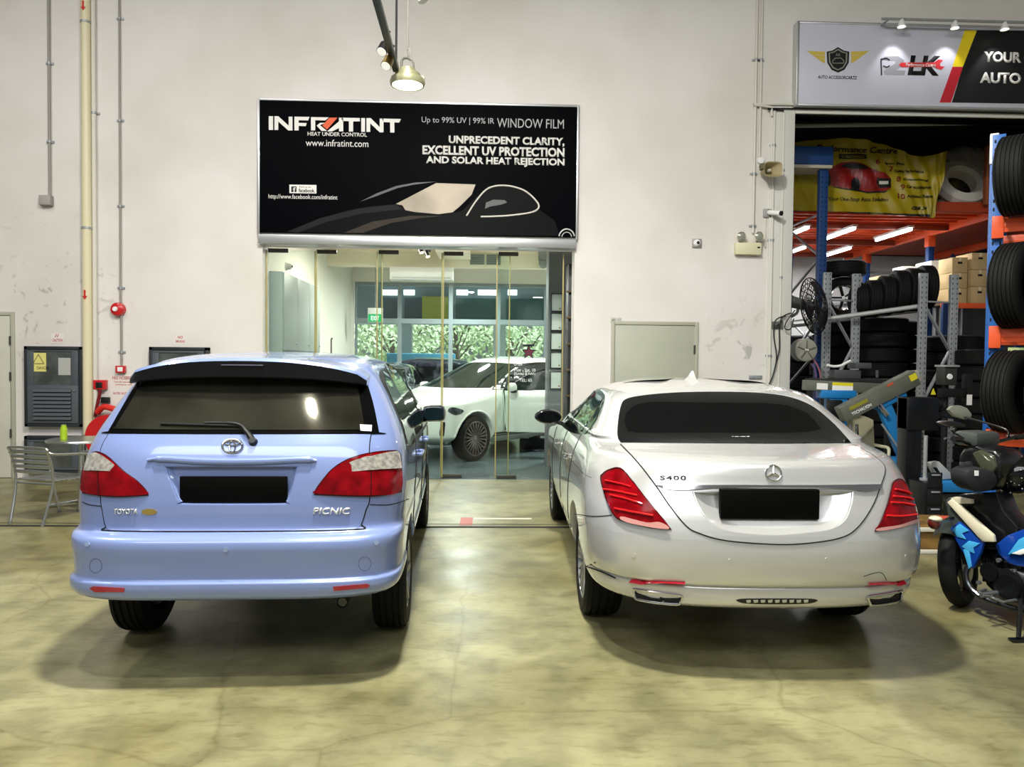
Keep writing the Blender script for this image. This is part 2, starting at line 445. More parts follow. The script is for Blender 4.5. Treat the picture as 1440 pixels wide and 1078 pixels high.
for x0, x1, z0, z1 in ((-15, XL, 0, ZT + .6), (XL, XR, ZS, ZT + .6), (XR, XB, 0, ZT + .6), (XB, XB2, ZB, ZT + .6), (XB2, 15, 0, ZT + .6)): w.box(x0, x1, WY, WT, z0, z1)
struct('wall_front', w, WALL, ang=20)
g = MB(); d7 = 7.54; g.box(-15, 15, d7 - .035, d7 + .035, .001, .004); g.box(-15, 15, d7 + .12, d7 + .135, .001, .003); struct('trim_1', g, mat('drain_joint', '#25241c', .7))
st = MB(); a = onZ(646, 740, 0); st.box(a.x, a.x + .13, 7.62, 8.0, .0005, .002); solo('floor_streak', st, mat('red_streak', '#a8564e', .5), 'short red reflection streak painted on the floor between the two cars', 'floor streak')  # floor reflection drawn as thin coloured strips
st = MB(); st.box(a.x + .14, a.x + .75, 7.92, 7.98, .0005, .002); solo('floor_streak', st, mat('white_streak', '#c8c8b8', .5), 'white reflection streak painted on the floor between the two cars', 'floor streak')

ce = MB(); ce.box(-17, 17, -2.5, WT, ZT + .6, ZT + .8); struct('ceiling', ce, mat('hall_ceiling', '#8a8a86', .8))
# left steel door and the grey door behind the saloon
def wall_door(n, px0, px1, ytop, leaf, hinge_right=True):
    x0, x1 = onY(px0, 560, WY).x, onY(px1, 560, WY).x; z1 = onY((px0 + px1) / 2, ytop, WY).z
    f = MB(); t = .05
    for a_ in ((x0 - t, x0, 0, z1 + t), (x1, x1 + t, 0, z1 + t), (x0, x1, z1, z1 + t)): f.box(a_[0], a_[1], WY - .03, WY + .02, a_[2], a_[3], .005)
    do = struct('door_%d' % n, f, mat('door_frame_%d' % n, '#a7a797', .5))
    l = MB(); l.box(x0 + .006, x1 - .012, WY - .018, WY - .002, .01, z1 - .006, .002); part('door_leaf', l, leaf, do)
    for zz in (.25, .6, .82):
        h = MB(); h.cyl((x1 - .002, WY - .03, z1 * zz), (x1 - .002, WY - .03, z1 * zz + .12), .014, n=10); part('hinge', h, mat('hinge_dark', '#4f4d48', .4, .6), do)
    k = MB(); k.cyl((x0 + .08, WY - .02, 1.0), (x0 + .08, WY - .07, 1.0), .02); k.beam((x0 + .08, WY - .07, 1.0), (x0 + .20, WY - .07, 1.0), .02, .02, .005); part('door_handle', k, STEEL, do)
wall_door(1, -72, 17, 443, mat('door_leaf_pale', '#c4c2b6', .5, noise=.08, nscale=3))
wall_door(2, 863, 975, 457, mat('door_leaf_grey', '#a9ac9c', .5, noise=.06, nscale=2))

# white frame round the tyre bay opening
f = MB(); f.box(XB - .30, XB + .04, WY - .03, WT + .01, 0, ZB + .18, .008); f.box(XB + .04, XB2, WY - .03, WT + .01, ZB, ZB + .18, .008); struct('trim_2', f, FRAME_W)

# ------------------------------------------------------------------ shop behind the glass
SX0, SX1, SY1, SZ = -3.32, 3.6, 18.7, 4.0
SFL = mat('shop_floor_dark', '#59666a', .25, noise=.25, nscale=2)
s = MB(); s.box(SX0, SX1, 10.62, SY1 + .2, -.15, 0.0); struct('floor_shop', s, SFL)
s = MB(); s.box(SX0 - .15, SX0, WT, SY1, 0, SZ); struct('wall_left', s, mat('shop_wall', '#e9e6da', .6))
s = MB(); s.box(SX1, SX1 + .15, WT, SY1, 0, SZ); struct('wall_right', s, _M['shop_wall'])
s = MB(); s.box(SX0, SX1, WT, SY1 + .2, SZ, SZ + .15); s.box(SX0, SX1, 15.8, 16.0, 3.62, SZ); s.box(-1.0, -.35, 11.6, 15.8, 3.78, SZ); struct('ceiling_shop', s, mat('shop_ceiling', '#ece4cc', .7))
# back glazing
bw = MB(); zt = onY(640, 398, SY1).z
xs = [onY(p, 450, SY1).x for p in (497, 612, 726, 0)][:3]
bw.box(SX0, SX1, SY1, SY1 + .15, zt, SZ)
xc = onY(497, 430, SY1).x; bw.box(SX0, xc, SY1, SY1 + .15, 0, zt)
struct('wall_back', bw, _M['shop_wall'])
MUL = mat('window_frame_grey', '#8a9699', .4, .3)
zm = onY(640, 452, SY1).z
vx = [xc + .04, onY(562, 430, SY1).x, onY(634, 430, SY1).x, onY(701, 430, SY1).x, onY(768, 430, SY1).x, SX1 - .05]
for i in range(5):
    f = MB(); t = .05
    x0, x1 = vx[i], vx[i + 1]
    f.box(x0, x0 + t, SY1 - .02, SY1 + .08, 0, zt); f.box(x1 - t, x1, SY1 - .02, SY1 + .08, 0, zt)
    f.box(x0 + t, x1 - t, SY1 - .02, SY1 + .08, zm - .06, zm + .06); f.box(x0 + t, x1 - t, SY1 - .02, SY1 + .08, zt - .08, zt); f.box(x0 + t, x1 - t, SY1 - .02, SY1 + .08, 0, .12)
    wo = struct('window_%d' % (i + 1), f, MUL)
    p = MB(); p.box(x0 + t, x1 - t, SY1 + .02, SY1 + .03, zm + .06, zt - .08); p.box(x0 + t, x1 - t, SY1 + .02, SY1 + .03, .12, zm - .06)
    part('window_pane', p, thin_glass('window_glass', '#f2f9f9'), wo)
# outdoors behind the shop
s = MB(); s.box(-14, 16, SY1 + .2, 40, -.16, -.01); struct('ground_outside', s, mat('outside_paving', '#b9b7ae', .8))
area('shop_strip_light', (-1.6, 13.5, 3.72), 170, .3, (1, .95, .85)); area('shop_strip_light', (1.6, 13.5, 3.72), 150, .3, (.97, 1, .98)); area('shop_strip_light', (-.5, 16.8, 3.55), 190, .3, (.95, 1, .98))
sun = bpy.data.lights.new('sun', 'SUN'); sun.energy = 11.0; sun.angle = R(3); so = bpy.data.objects.new('sun', sun); COL.objects.link(so); so.rotation_euler = (R(-6), R(20), 0)

# ------------------------------------------------------------------ tyre bay shell
DARKW = mat('bay_dark_wall', '#2a2c2c', .8); BAYW = mat('bay_white_wall', '#e2e4e0', .6)
BX0, BX1, BY1, BZ = XB - .2, 11.5, 17.9, 7.0
s = MB(); s.box(BX0 - .2, BX1, 10.62, BY1, -.15, 0); struct('floor_bay', s, mat('bay_floor', '#4a4a44', .5, noise=.3, nscale=2))
s = MB(); s.box(SX1 + .15, BX0 + .05, WT, BY1, 0, BZ); struct('wall_bay_left', s, BAYW)
s = MB(); s.box(BX1, BX1 + .15, WT, BY1, 0, BZ); struct('wall_bay_right', s, DARKW)
s = MB(); s.box(BX0, BX1, BY1, BY1 + .15, 0, 4.3); struct('wall_bay_back', s, BAYW)
s = MB(); s.box(BX0, BX1, BY1, BY1 + .15, 4.3, BZ); struct('wall_bay_upper', s, DARKW)
s = MB(); s.box(BX0, BX1, WT, BY1 + .15, BZ, BZ + .15); struct('ceiling_bay', s, DARKW)
# ------------------------------------------------------------------ cars
PAINT_BLUE = mat('blue_metallic_paint', '#8092c6', 0.30, 0.15, coat=1.0)
PAINT_SILVER = mat('silver_metallic_paint', '#d2d3d2', 0.27, 0.5, coat=1.0)
PAINT_WHITE = mat('white_paint', '#e4e8e2', 0.25, 0.0, coat=1.0)
BLACK_PL = mat('black_plastic', '#0c0d0e', 0.45)
GAP = mat('panel_gap', '#08090b', 0.8)
RUBBER = mat('tyre_rubber', '#0c0d0d', 0.72, spec=.3, bump=0.15, bscale=150)
TINT = mat('tinted_glass', '#07090a', 0.03, ior=1.5)
TINT_REAR = mat('mirror_tint_glass', '#6b695c', 0.06, 0.85, noise=0.6, nscale=2.5)
CHROME = mat('chrome', '#d6d6d6', 0.10, 1.0)
ALLOY = mat('alloy_wheel', '#8d9092', 0.3, 0.9)
LAMP_RED = mat('red_lamp_lens', '#8a0510', 0.15, spec=.25, noise=0.5, nscale=14)
LAMP_DARK = mat('dark_red_lamp_rim', '#3a0408', 0.15, coat=.4, spec=.3)
LAMP_BRIGHT = mat('bright_red_lamp_band', '#d01820', 0.15, coat=.4, spec=.3)
LAMP_CLEAR = mat('clear_lamp_lens', '#c9c5bc', 0.12, 0.35, coat=1.0, noise=0.5, nscale=45)
PLATE_BLACK = mat('black_number_plate', '#020202', 0.7, spec=.1)
ARCH = mat('wheel_arch_liner', '#0b0b0c', 0.9)

def herm(a, b, da, db, t):
    return (2 * t**3 - 3 * t**2 + 1) * a + (t**3 - 2 * t**2 + t) * da + (-2 * t**3 + 3 * t**2) * b + (t**3 - t**2) * db
def row_fill(keys, sub=4):
    n = len(keys); m = len(keys[0]); sl = []
    for i in range(n):
        s = []
        for k in range(m):
            l = keys[i][k] - keys[i - 1][k] if i else 0; r = keys[i + 1][k] - keys[i][k] if i < n - 1 else 0
            s.append(0 if l * r <= 0 else 2 * l * r / (l + r))
        sl.append(s)
    o = []
    for i in range(n - 1):
        for j in range(sub):
            t = j / sub; o.append([herm(keys[i][k], keys[i + 1][k], sl[i][k], sl[i + 1][k], t) for k in range(m)])
    o.append(list(keys[-1])); return o
def resample(P, k):
    L = [0]
    for a, b in zip(P, P[1:]): L.append(L[-1] + math.hypot(b[0] - a[0], b[1] - a[1]))
    o = []; j = 0
    for i in range(k):
        d = L[-1] * i / (k - 1)
        while j < len(L) - 2 and L[j + 1] < d: j += 1
        t = (d - L[j]) / max(1e-9, L[j + 1] - L[j]); o.append((P[j][0] + (P[j + 1][0] - P[j][0]) * t, P[j][1] + (P[j + 1][1] - P[j][1]) * t))
    return o
def half_ring(z, yr, yf, hw, Lr, nr, Lf, nf, cr, tap):
    Q = [math.pi / 2 * (i / 60) for i in range(61)]
    rear = [(hw * math.sin(a) ** (2 / nr), yr + Lr * (1 - math.cos(a) ** (2 / nr))) for a in Q]
    front = [(hw * math.cos(a) ** (2 / nf), yf - Lf * (1 - math.sin(a) ** (2 / nf))) for a in Q]
    side = [(hw, yr + Lr + (yf - Lf - yr - Lr) * i / 40) for i in range(41)]
    P = resample(rear, 20) + resample(side, 26)[1:-1] + resample(front, 16)
    o = []
    for x, y in P:
        x2 = x * (1 - tap * max(0, (y - 1.0) / 4) ** 2)
        o.append((x2, y, z - cr * (x / max(hw, .2)) ** 2))
    return o
def loft_body(keys, tap=0.04, sub=4):
    mb = MB(); rings = []
    for r in row_fill(keys, sub):
        h = half_ring(*r, tap)
        rings.append(h + [(-x, y, z) for x, y, z in h[-2:0:-1]])
    n = len(rings[0]); vs = [v for r in rings for v in r]; fs = []
    for i in range(len(rings) - 1):
        for k in range(n): fs.append((i * n + k, i * n + (k + 1) % n, (i + 1) * n + (k + 1) % n, (i + 1) * n + k))
    fs.append(tuple(range(n))[::-1]); fs.append(tuple(range((len(rings) - 1) * n, len(rings) * n)))
    mb.add(vs, fs); return mb
def cut(me, cutter_mb):
    """boolean difference; the cut faces take material 1"""
    a = bpy.data.objects.new('a', me); cm = cutter_mb.mesh('cut', 0)
    for p in cm.polygons: p.material_index = 1
    b = bpy.data.objects.new('b', cm); COL.objects.link(a); COL.objects.link(b)
    for o_ in (a, b):
        while len(o_.data.materials) < 2: o_.data.materials.append(ARCH)
    m = a.modifiers.new('m', 'BOOLEAN'); m.object = b; m.operation = 'DIFFERENCE'; m.solver = 'EXACT'
    bpy.context.view_layer.update()
    r = bpy.data.meshes.new_from_object(a.evaluated_get(bpy.context.evaluated_depsgraph_get()))
    bpy.data.objects.remove(a); bpy.data.objects.remove(b)
    r.materials.clear()
    r.shade_smooth(); r.set_sharp_from_angle(angle=R(40))
    return r
def split_mesh(me, pred):
    """two meshes: faces whose centre satisfies pred, and the others"""
    res = []
    for keep in (True, False):
        bm = bmesh.new(); bm.from_mesh(me)
        bmesh.ops.delete(bm, geom=[f for f in bm.faces if bool(pred(f.calc_center_median(), f)) != keep], context='FACES')
        r = bpy.data.meshes.new('s'); bm.to_mesh(r); bm.free(); r.shade_smooth(); r.set_sharp_from_angle(angle=R(40)); res.append(r)
    return res
_W = {}
def wheel(parent, x, y, Rr, w, rim, side, spokes=10, rimmat=None, steer=0.0, style='twin'):
    """tyre with a grooved tread and a spoked rim; axis along X, outer face towards side"""
    M = Matrix.Translation((x, y, Rr)) @ Matrix.Rotation(steer, 4, 'Z')
    t = MB(); h = w / 2; pr = []
    pr += [(rim, -h * .86), (rim + .012, -h * .95), ((Rr + rim) / 2, -h), (Rr - .03, -h * .98), (Rr - .008, -h * .86)]
    for gx in (-.55, -.2, .2, .55):
        pr += [(Rr, h * (gx - .09)), (Rr - .009, h * (gx - .06)), (Rr - .009, h * (gx + .06)), (Rr, h * (gx + .09))]
    pr += [(Rr - .008, h * .86), (Rr - .03, h * .98), ((Rr + rim) / 2, h), (rim + .012, h * .95), (rim, h * .86)]
    t.lathe(pr, axis='X', n=56, M=M, closed=True)
    o = part('wheel', t, RUBBER, parent, ang=30)
    r = MB()
    r.lathe([(rim, -h * .8), (rim + .006, side * h * .9), (rim - .012, side * h * .92), (rim - .022, side * h * .7), (rim - .03, -side * h * .7), (rim - .03, -h * .8 * side)], axis='X', n=48, M=M)
    r.lathe([(0.0, side * h * .78), (.05, side * h * .78), (.065, side * h * .68), (.07, side * h * .3), (0, side * h * .3)], axis='X', n=24, M=M)
    for i in range(spokes):
        a0 = 2 * math.pi * i / spokes
        for da in ((-.09, .09) if style == 'twin' else (0,)):
            a1 = a0 + da
            p0 = Vector((side * h * .66, .055 * math.cos(a1 * 1), .055 * math.sin(a1)))
            p1 = Vector((side * h * .80, (rim - .015) * math.cos(a0 + da * 1.6), (rim - .015) * math.sin(a0 + da * 1.6)))
            q = M @ p0; s_ = M @ p1
            r.beam(q, s_, .022 if style == 'twin' else .04, .03, .004, up=(M.to_3x3() @ Vector((1, 0, 0))))
    r.lathe([(rim - .03, -side * h * .2), (0, -side * h * .2)], axis='X', n=32, M=M, mi=1)
    part('rim', r, [rimmat or ALLOY, ARCH], o)
    return o
def car_proj(bvh, M):
    I = M.inverted(); o = I @ CAM_P; R3 = I.to_3x3()
    def f(p):
        d = (R3 @ ray(p[0], p[1])).normalized(); h = bvh.ray_cast(o, d)
        if h[0] is None or (h[0] - o).length > 5.6:
            h = bvh.find_nearest(o + d * 4.0)
            for _ in range(4): h = bvh.find_nearest(o + d * ((h[0] - o).dot(d)))
        n = h[1]
        if n.dot(d) > 0: n = -n
        return h[0].copy(), n.copy()
    return f
def mapc(pts, ox, oy, k):
    o = []
    for p in pts:
        q = (ox + p[0] * k, oy + p[1] * k)
        o.append(q + ('c',) if len(p) == 3 else q)
    return o
def put(root, loc, yaw):
    root.location = loc; root.rotation_euler = (0, 0, yaw)

# ---- the blue people carrier -------------------------------------------------
def blue_car():
    LOC = Vector((-1.30, 3.79, 0)); YAW = R(1.9)
    M = Matrix.Translation(LOC) @ Matrix.Rotation(YAW, 4, 'Z')
    g = lambda z, yr, yf, hw, Lr=.5, nr=4.2, Lf=.7, nf=3, cr=0: (z, yr, yf, hw, Lr, nr, Lf, nf, cr)
    keys = [g(.28, .75, 4.0, .66), g(.36, .35, 4.4, .76), g(.43, .09, 4.52, .81, .5, 4.6), g(.445, .035, 4.56, .83, .5, 4.6), g(.47, .012, 4.6, .85, .5, 4.8), g(.505, .002, 4.62, .862, .5, 4.8), g(.535, .004, 4.63, .862, .5, 4.8),
            g(.552, .024, 4.63, .853, .5, 4.6), g(.62, .022, 4.64, .856, .5, 4.6), g(.70, .012, 4.65, .862, .5, 4.6), g(.74, .018, 4.64, .865, .5, 4.6), g(.762, .045, 4.63, .862, .48, 4.6), g(.772, .085, 4.62, .862, .46, 4.4),
            g(.80, .10, 4.6, .863, .46, 4.2), g(.90, .105, 4.54, .868, .46, 4.2), g(1.02, .12, 4.3, .866, .46, 4.2), g(1.12, .14, 3.9, .858, .5, 4), g(1.19, .165, 3.65, .845, .5, 4), g(1.26, .205, 3.45, .825, .5, 4),
            g(1.40, .30, 3.1, .765, .5, 4), g(1.53, .395, 2.8, .70, .5, 4), g(1.60, .455, 2.62, .655, .5, 4), g(1.645, .53, 2.5, .61, .5, 3.6), g(1.675, .66, 2.4, .54, .5, 3), g(1.70, .95, 2.25, .41, .5, 2.5), g(1.712, 1.2, 2.1, .24, .4, 2.2), g(1.716, 1.5, 1.9, .04, .1, 2, .1, 2)]
    me = loft_body(keys, .05).mesh('body')
    root = thing('people_carrier', 'light blue people carrier parked tail out beside the silver saloon', 'car')
    bvh0 = bvh_of(me); px0 = car_proj(bvh0, M)
    c = lambda pts: mapc(pts, 90, 470, .39884)
    cs = lambda pts, s=6: [tuple(p) for p in smooth(c(pts), s)]
    # pocket for the number plate and the wheel arches
    hole = cs([(352, 464, 'c'), (828, 464, 'c'), (806, 560), (790, 590), (765, 600), (430, 600), (406, 590), (390, 560)])
    cut_mb = MB(); ring = [px0(p)[0] for p in hole]; n = len(ring)
    cen = sum(ring, Vector()) / n
    a = [p + Vector((0, -.06, 0)) for p in ring]; b = [cen + (p - cen) * .93 + Vector((0, .10, 0)) for p in ring]
    cut_mb.add(a + b, [tuple(range(n)), tuple(range(n, 2 * n))[::-1]] + [(i, n + i, n + (i + 1) % n, (i + 1) % n) for i in range(n)])
    AX = ((.93, 1), (.93, -1), (3.74, 1), (3.74, -1))
    for y, s in AX: cut_mb.cyl((s * .56, y, .325), (s * 1.0, y, .325), .375, n=40)
    bmesh.ops.recalc_face_normals(cut_mb.bm, faces=cut_mb.bm.faces[:])
    me = cut(me, cut_mb)
    bump, body = split_mesh(me, lambda p, f: p.z < .772 and p.y < .60 and f.material_index == 0)
    part('body_shell', body, [PAINT_BLUE, ARCH], root)
    part('rear_bumper', bump, [PAINT_BLUE, ARCH], root)
    # plate pocket
    tr = MB(); fl = [cen + (p - cen) * .90 + Vector((0, .028, 0)) for p in ring]; rr = [p + Vector((0, -.0015, 0)) for p in ring]
    tr.add(rr + fl, [(i, (i + 1) % n, n + (i + 1) % n, n + i) for i in range(n)] + [tuple(range(n, 2 * n))])
    part('plate_recess', tr, PAINT_BLUE, root, ang=20)
    pl = MB(); p0 = cen + Vector((0, .012, .01)); pl.box(p0.x - .272, p0.x + .272, p0.y - .008, p0.y + .008, p0.z - .068, p0.z + .068, .006)
    part('number_plate', pl, PLATE_BLACK, root, 'blacked out number plate')
    # tailgate on the shell, with its gap
    pr = px0
    tg = cs([(158, 352, 'c'), (620, 354), (1082, 352, 'c'), (1076, 412), (1078, 570), (1064, 620), (1048, 668), (1026, 688, 'c'), (600, 694), (170, 692, 'c'), (148, 676), (136, 620), (130, 570), (128, 420)])
    part('tailgate', skin(tg, pr, .003, .006, 12, hole), PAINT_BLUE, root, ang=25)
    sg = seam(c([(1082, 352), (1076, 412), (1078, 570), (1064, 620), (1048, 668), (1026, 688), (600, 694), (170, 692), (148, 676), (136, 620), (130, 570), (128, 420), (158, 352)]), pr, .0035, .001)
    seam(c([(1078, 600), (1150, 600), (1215, 580)]), pr, .0025, .001, sg); seam(c([(134, 606), (90, 600), (66, 590)]), pr, .0025, .001, sg)
    part('panel_gap', sg, GAP, root)
    # rear window: black surround, tinted pane, and the high wing over it
    part('window_surround', skin(cs([(290, 120, 'c'), (225, 225), (158, 342, 'c'), (170, 350), (620, 352), (1095, 352), (1110, 346, 'c'), (1088, 240), (1054, 130, 'c')]), pr, .004, .006, 12), mat('black_glass_edge', '#050607', 0.08), root, ang=25)
    part('rear_window', skin(cs([(300, 130, 'c'), (240, 235), (186, 325), (196, 334), (620, 338), (1042, 337), (1056, 326), (1044, 240), (1024, 140, 'c')]), pr, .007, .003, 12), TINT_REAR, root, ang=25)
    sp = MB(); N = 28; prof = []
    rows = []
    for i in range(N + 1):
        t = -1 + 2 * i / N; x = t * .645; e_ = abs(t) ** 3.2
        yb = .31 + .10 * e_; zt = 1.672 - .055 * e_ - .03 * t * t; zb = 1.560 - .02 * e_ - .02 * t * t
        if abs(t) > .94: zt -= .02; yb += .03
        zf = zt + .012; yf = .62
        rows.append([(x, yf, zb + .05), (x, yb + .10, zb + .005), (x, yb + .012, zb), (x, yb, zb + .008), (x, yb + .004, zt - .02), (x, yb + .02, zt - .004), (x, yb + .06, zt), (x, yf, zf)])
    m_ = len(rows[0]); vs = [v for r in rows for v in r]
    fs = []; mi = []
    for i in range(N):
        for k in range(m_): fs.append((i * m_ + k, i * m_ + (k + 1) % m_, (i + 1) * m_ + (k + 1) % m_, (i + 1) * m_ + k))
    fs += [tuple(range(m_)), tuple(range(N * m_, (N + 1) * m_))[::-1]]
    sp.add(vs, fs)
    sp.bm.faces.ensure_lookup_table()
    for i in range(N):
        for k in (0, 1, 2, 3): sp.bm.faces[i * m_ + k].material_index = 1
    wing = part('roof_spoiler', sp, [PAINT_BLUE, mat('shaded_spoiler_face', '#050608', 0.3)], root)  # shade under the wing painted black on its rear and underside
    bl = MB(); bl.box(-.11, .11, .297, .312, 1.626, 1.632, .002); part('brake_light', bl, mat('dim_lens', '#5a6070', 0.2), wing)
    # wiper
    w = MB(); q = [pr(p) for p in c([(672, 385), (648, 350), (612, 322), (500, 318)])]
    w.tube([h + n_ * (.02 if i else .012) for i, (h, n_) in enumerate(q)], [.017, .014, .011, .008], 8, sub=5)
    q = [pr(p) for p in c([(345, 318), (480, 322), (640, 326)])]
    w.tube([h + n_ * .014 for h, n_ in q], .008, 8, sub=5)
    h, n_ = pr(c([(668, 380)])[0]); w.cyl(h, h + n_ * .03, .024, .018)
    part('rear_wiper', w, BLACK_PL, root)
    # handle bar, emblem, lettering
    hb = MB(); q = [pr(p) for p in c([(297, 444), (350, 440), (480, 447), (600, 449), (720, 447), (845, 442), (890, 446)])]
    hb.tube([h + n_ * .010 for h, n_ in q], [.008, .016, .017, .017, .017, .016, .016, .008], 10, sub=5)
    part('tailgate_handle', hb, PAINT_BLUE, root)
    em = MB(); cE = (595, 395)
    def ell(cx, cy, rx, ry, k=28): return c([(cx + rx * math.cos(2 * math.pi * i / k), cy + ry * math.sin(2 * math.pi * i / k)) for i in range(k)])
    for e_, r_ in ((ell(595, 395, 36, 24), .0055), (ell(595, 397, 10, 20), .004), (ell(595, 385, 25, 9), .004)):
        em.tube([h + n_ * .008 for h, n_ in map(pr, e_)], r_, 8, closed=True)
    part('emblem', em, CHROME, root, 'chrome oval emblem')
    def badge(s, u0, v0, u1, v1, m, **k):
        return text_skin(s, lambda a_, b_: c([(u0 + (u1 - u0) * a_, v1 + (v0 - v1) * b_)])[0], pr, m, root, .007, **k)
    BADGE = mat('badge_silver', '#dedfdd', 0.3, 0.5)
    badge('TOYOTA', 178, 614, 262, 633, BADGE, bold=.02)
    badge('PICNIC', 877, 610, 1010, 634, BADGE, bold=.025, shear=.2)
    ob = skin(ell(302, 625, 27, 11), pr, .005, .004, 20); part('oval_badge', ob, mat('gold_badge', '#b09a58', 0.3, 0.6), root, 'gold oval badge')
    st = skin(c([(1042, 320), (1084, 322), (1082, 344), (1044, 342)]), pr, .009, .001, 12); part('window_sticker', st, mat('sticker_white', '#d8d8d8', 0.5), root)
    # lamps
    for nm, o1, cl, ln in (
        ('tail_lamp', [(72, 560, 'c'), (66, 520), (76, 470), (100, 425), (122, 414), (160, 430), (215, 480), (262, 515), (292, 548), (300, 568, 'c'), (180, 573)], [(80, 482, 'c'), (98, 434), (122, 420), (160, 440), (210, 484, 'c')], [(128, 418), (130, 500), (132, 570)]),
        ('tail_lamp', [(882, 566, 'c'), (886, 548), (905, 520), (950, 470), (1010, 436), (1080, 418), (1150, 410), (1176, 414), (1186, 450), (1187, 556, 'c'), (1080, 572)], [(962, 488, 'c'), (1000, 456), (1060, 434), (1076, 432), (1150, 416), (1172, 420), (1181, 474, 'c'), (1090, 480)], [(1078, 424), (1079, 500), (1078, 570)])):
        L = part(nm, skin(cs(o1), pr, .006, .008, 10, dome=.012), LAMP_DARK, root, ang=30)
        ctr = Vector((sum(p[0] for p in o1) / len(o1), sum(p[1] for p in o1) / len(o1)))
        red = [(ctr.x + (p[0] - ctr.x) * .95, ctr.y + (p[1] - ctr.y) * .93) for p in o1]
        zc = 484 if o1[0][0] < 500 else 487
        low = [p for p in red if p[1] > zc - 8]; 
        part('red_lens', skin(cs(red), pr, .0085, .004, 10, dome=.013), LAMP_RED, L, 'red lens', ang=30)
        part('clear_lens', skin(cs(cl), pr, .012, .004, 10, dome=.014), LAMP_CLEAR, L, 'clear lens', ang=30)
        part('lens_seam', seam(c(ln), pr, .003, .020), LAMP_DARK, L)
    for o1 in ([(92, 894), (105, 887), (214, 893), (213, 907), (110, 906)], [(948, 888), (1070, 878), (1079, 884), (1070, 892), (952, 902)]):
        part('reflector', skin(c(o1), pr, .006, .006, 12), mat('red_reflector', '#a01830', 0.15, coat=1), root)
    for u, v, r_ in ((83, 740, 8), (570, 759, 9), (1100, 733, 9)):
        part('parking_sensor', skin(ell(u, v, r_, r_, 16), pr, .004, .004, 20), mat('sensor_blue', '#93a7cc', 0.3, .2, coat=1), root)
    for u, v in ((112, 815), (1060, 808)): part('towing_eye_cover', seam(ell(u, v, 22, 25), pr, .0014, .0003, None, closed=True, sub=0), mat('cover_line', '#4c5a86', .5), root)
    # right side: windows, seams, handles, mirror; the same on the left
    for s in (1, -1):
        ps = proj_axis(bvh0, 'X', s)
        wins = [('quarter_window', [(.70, 1.19), (.78, 1.42), (.86, 1.53), (1.30, 1.575), (1.42, 1.15), (.75, 1.15)]),
                ('side_window', [(1.50, 1.14, 'c'), (1.40, 1.575), (2.05, 1.59), (2.35, 1.12, 'c')]),
                ('side_window', [(2.45, 1.11, 'c'), (2.15, 1.585), (2.50, 1.555), (3.05, 1.28), (3.42, 1.09, 'c')])]
        su = skin([tuple(p) for p in smooth([(.64, 1.13, 'c'), (.72, 1.45), (.82, 1.575), (1.4, 1.61), (2.1, 1.62), (2.56, 1.575), (3.1, 1.29), (3.52, 1.06, 'c'), (2.4, 1.08), (1.4, 1.11)], 6)], ps, .003, .004, .09)
        part('window_frame', su, BLACK_PL, root, ang=25)
        for nm, w_ in wins: part(nm, skin([tuple(p) for p in smooth(w_, 6)], ps, .006, .003, .09), TINT, root, ang=25)
        sm = MB()
        for ln in ([(1.42, 1.12), (1.36, .9), (1.30, .62), (1.36, .40)], [(2.42, 1.09), (2.42, .8), (2.38, .42)], [(3.40, 1.05), (3.36, .8), (3.30, .42)], [(1.36, .42), (2.4, .41), (3.3, .42)]): seam(ln, ps, .003, .001, sm)
        part('door_gap', sm, GAP, root)
        for y in (1.55, 2.55):
            hm = MB(); h, nn = ps((y, 1.0)); h2, n2 = ps((y + .2, 1.0)); hm.tube([h, h + nn * .03, h2 + n2 * .03, h2], .013, 8, sub=4); part('door_handle', hm, PAINT_BLUE, root)
        mm = MB(); h, nn = ps((3.02, 1.13)); cx = h.x + s * .085
        mm.box(cx - .105, cx + .105, 2.95, 3.06, 1.115, 1.265, .05); mm.beam((h.x - s * .02, 3.02, 1.13), (cx - s * .05, 3.0, 1.15), .05, .05, .01)
        mo = part('wing_mirror', mm, mat('dark_blue_mirror_shell', '#20242c', 0.2, coat=.8), root)
        gl = MB(); gl.prism([(cx + .085 * math.copysign(abs(math.cos(a_)) ** .6, math.cos(a_)), 1.19 + .057 * math.copysign(abs(math.sin(a_)) ** .6, math.sin(a_))) for a_ in [2 * math.pi * i / 20 for i in range(20)]], 2.944, 2.951); part('mirror_glass', gl, mat('mirror_glass', '#20343a', 0.05, .7), mo)
    pw = proj_axis(bvh0, 'Y', 1)
    part('windscreen', skin([tuple(p) for p in smooth([(-.72, 1.20, 'c'), (-.52, 1.56, 'c'), (.52, 1.56, 'c'), (.72, 1.20, 'c')], 6)], pw, .004, .004, .09), TINT, root, ang=25)
    for x, y, s in ((.755, .93, 1), (-.755, .93, -1), (.745, 3.74, 1), (-.745, 3.74, -1)): wheel(root, x, y, .325, .205, .205, s, 5, style='single')
    ex = MB(); h = Vector((.545, .24, .36)); ex.cyl(h, h + Vector((0, .35, .02)), .03, n=20, cap=False); ex.cyl(h + Vector((0, .004, 0)), h + Vector((0, .35, .02)), .024, n=20)
    part('exhaust_pipe', ex, mat('exhaust_steel', '#4b4b4c', 0.35, 1), root)
    put(root, LOC, YAW)
blue_car()

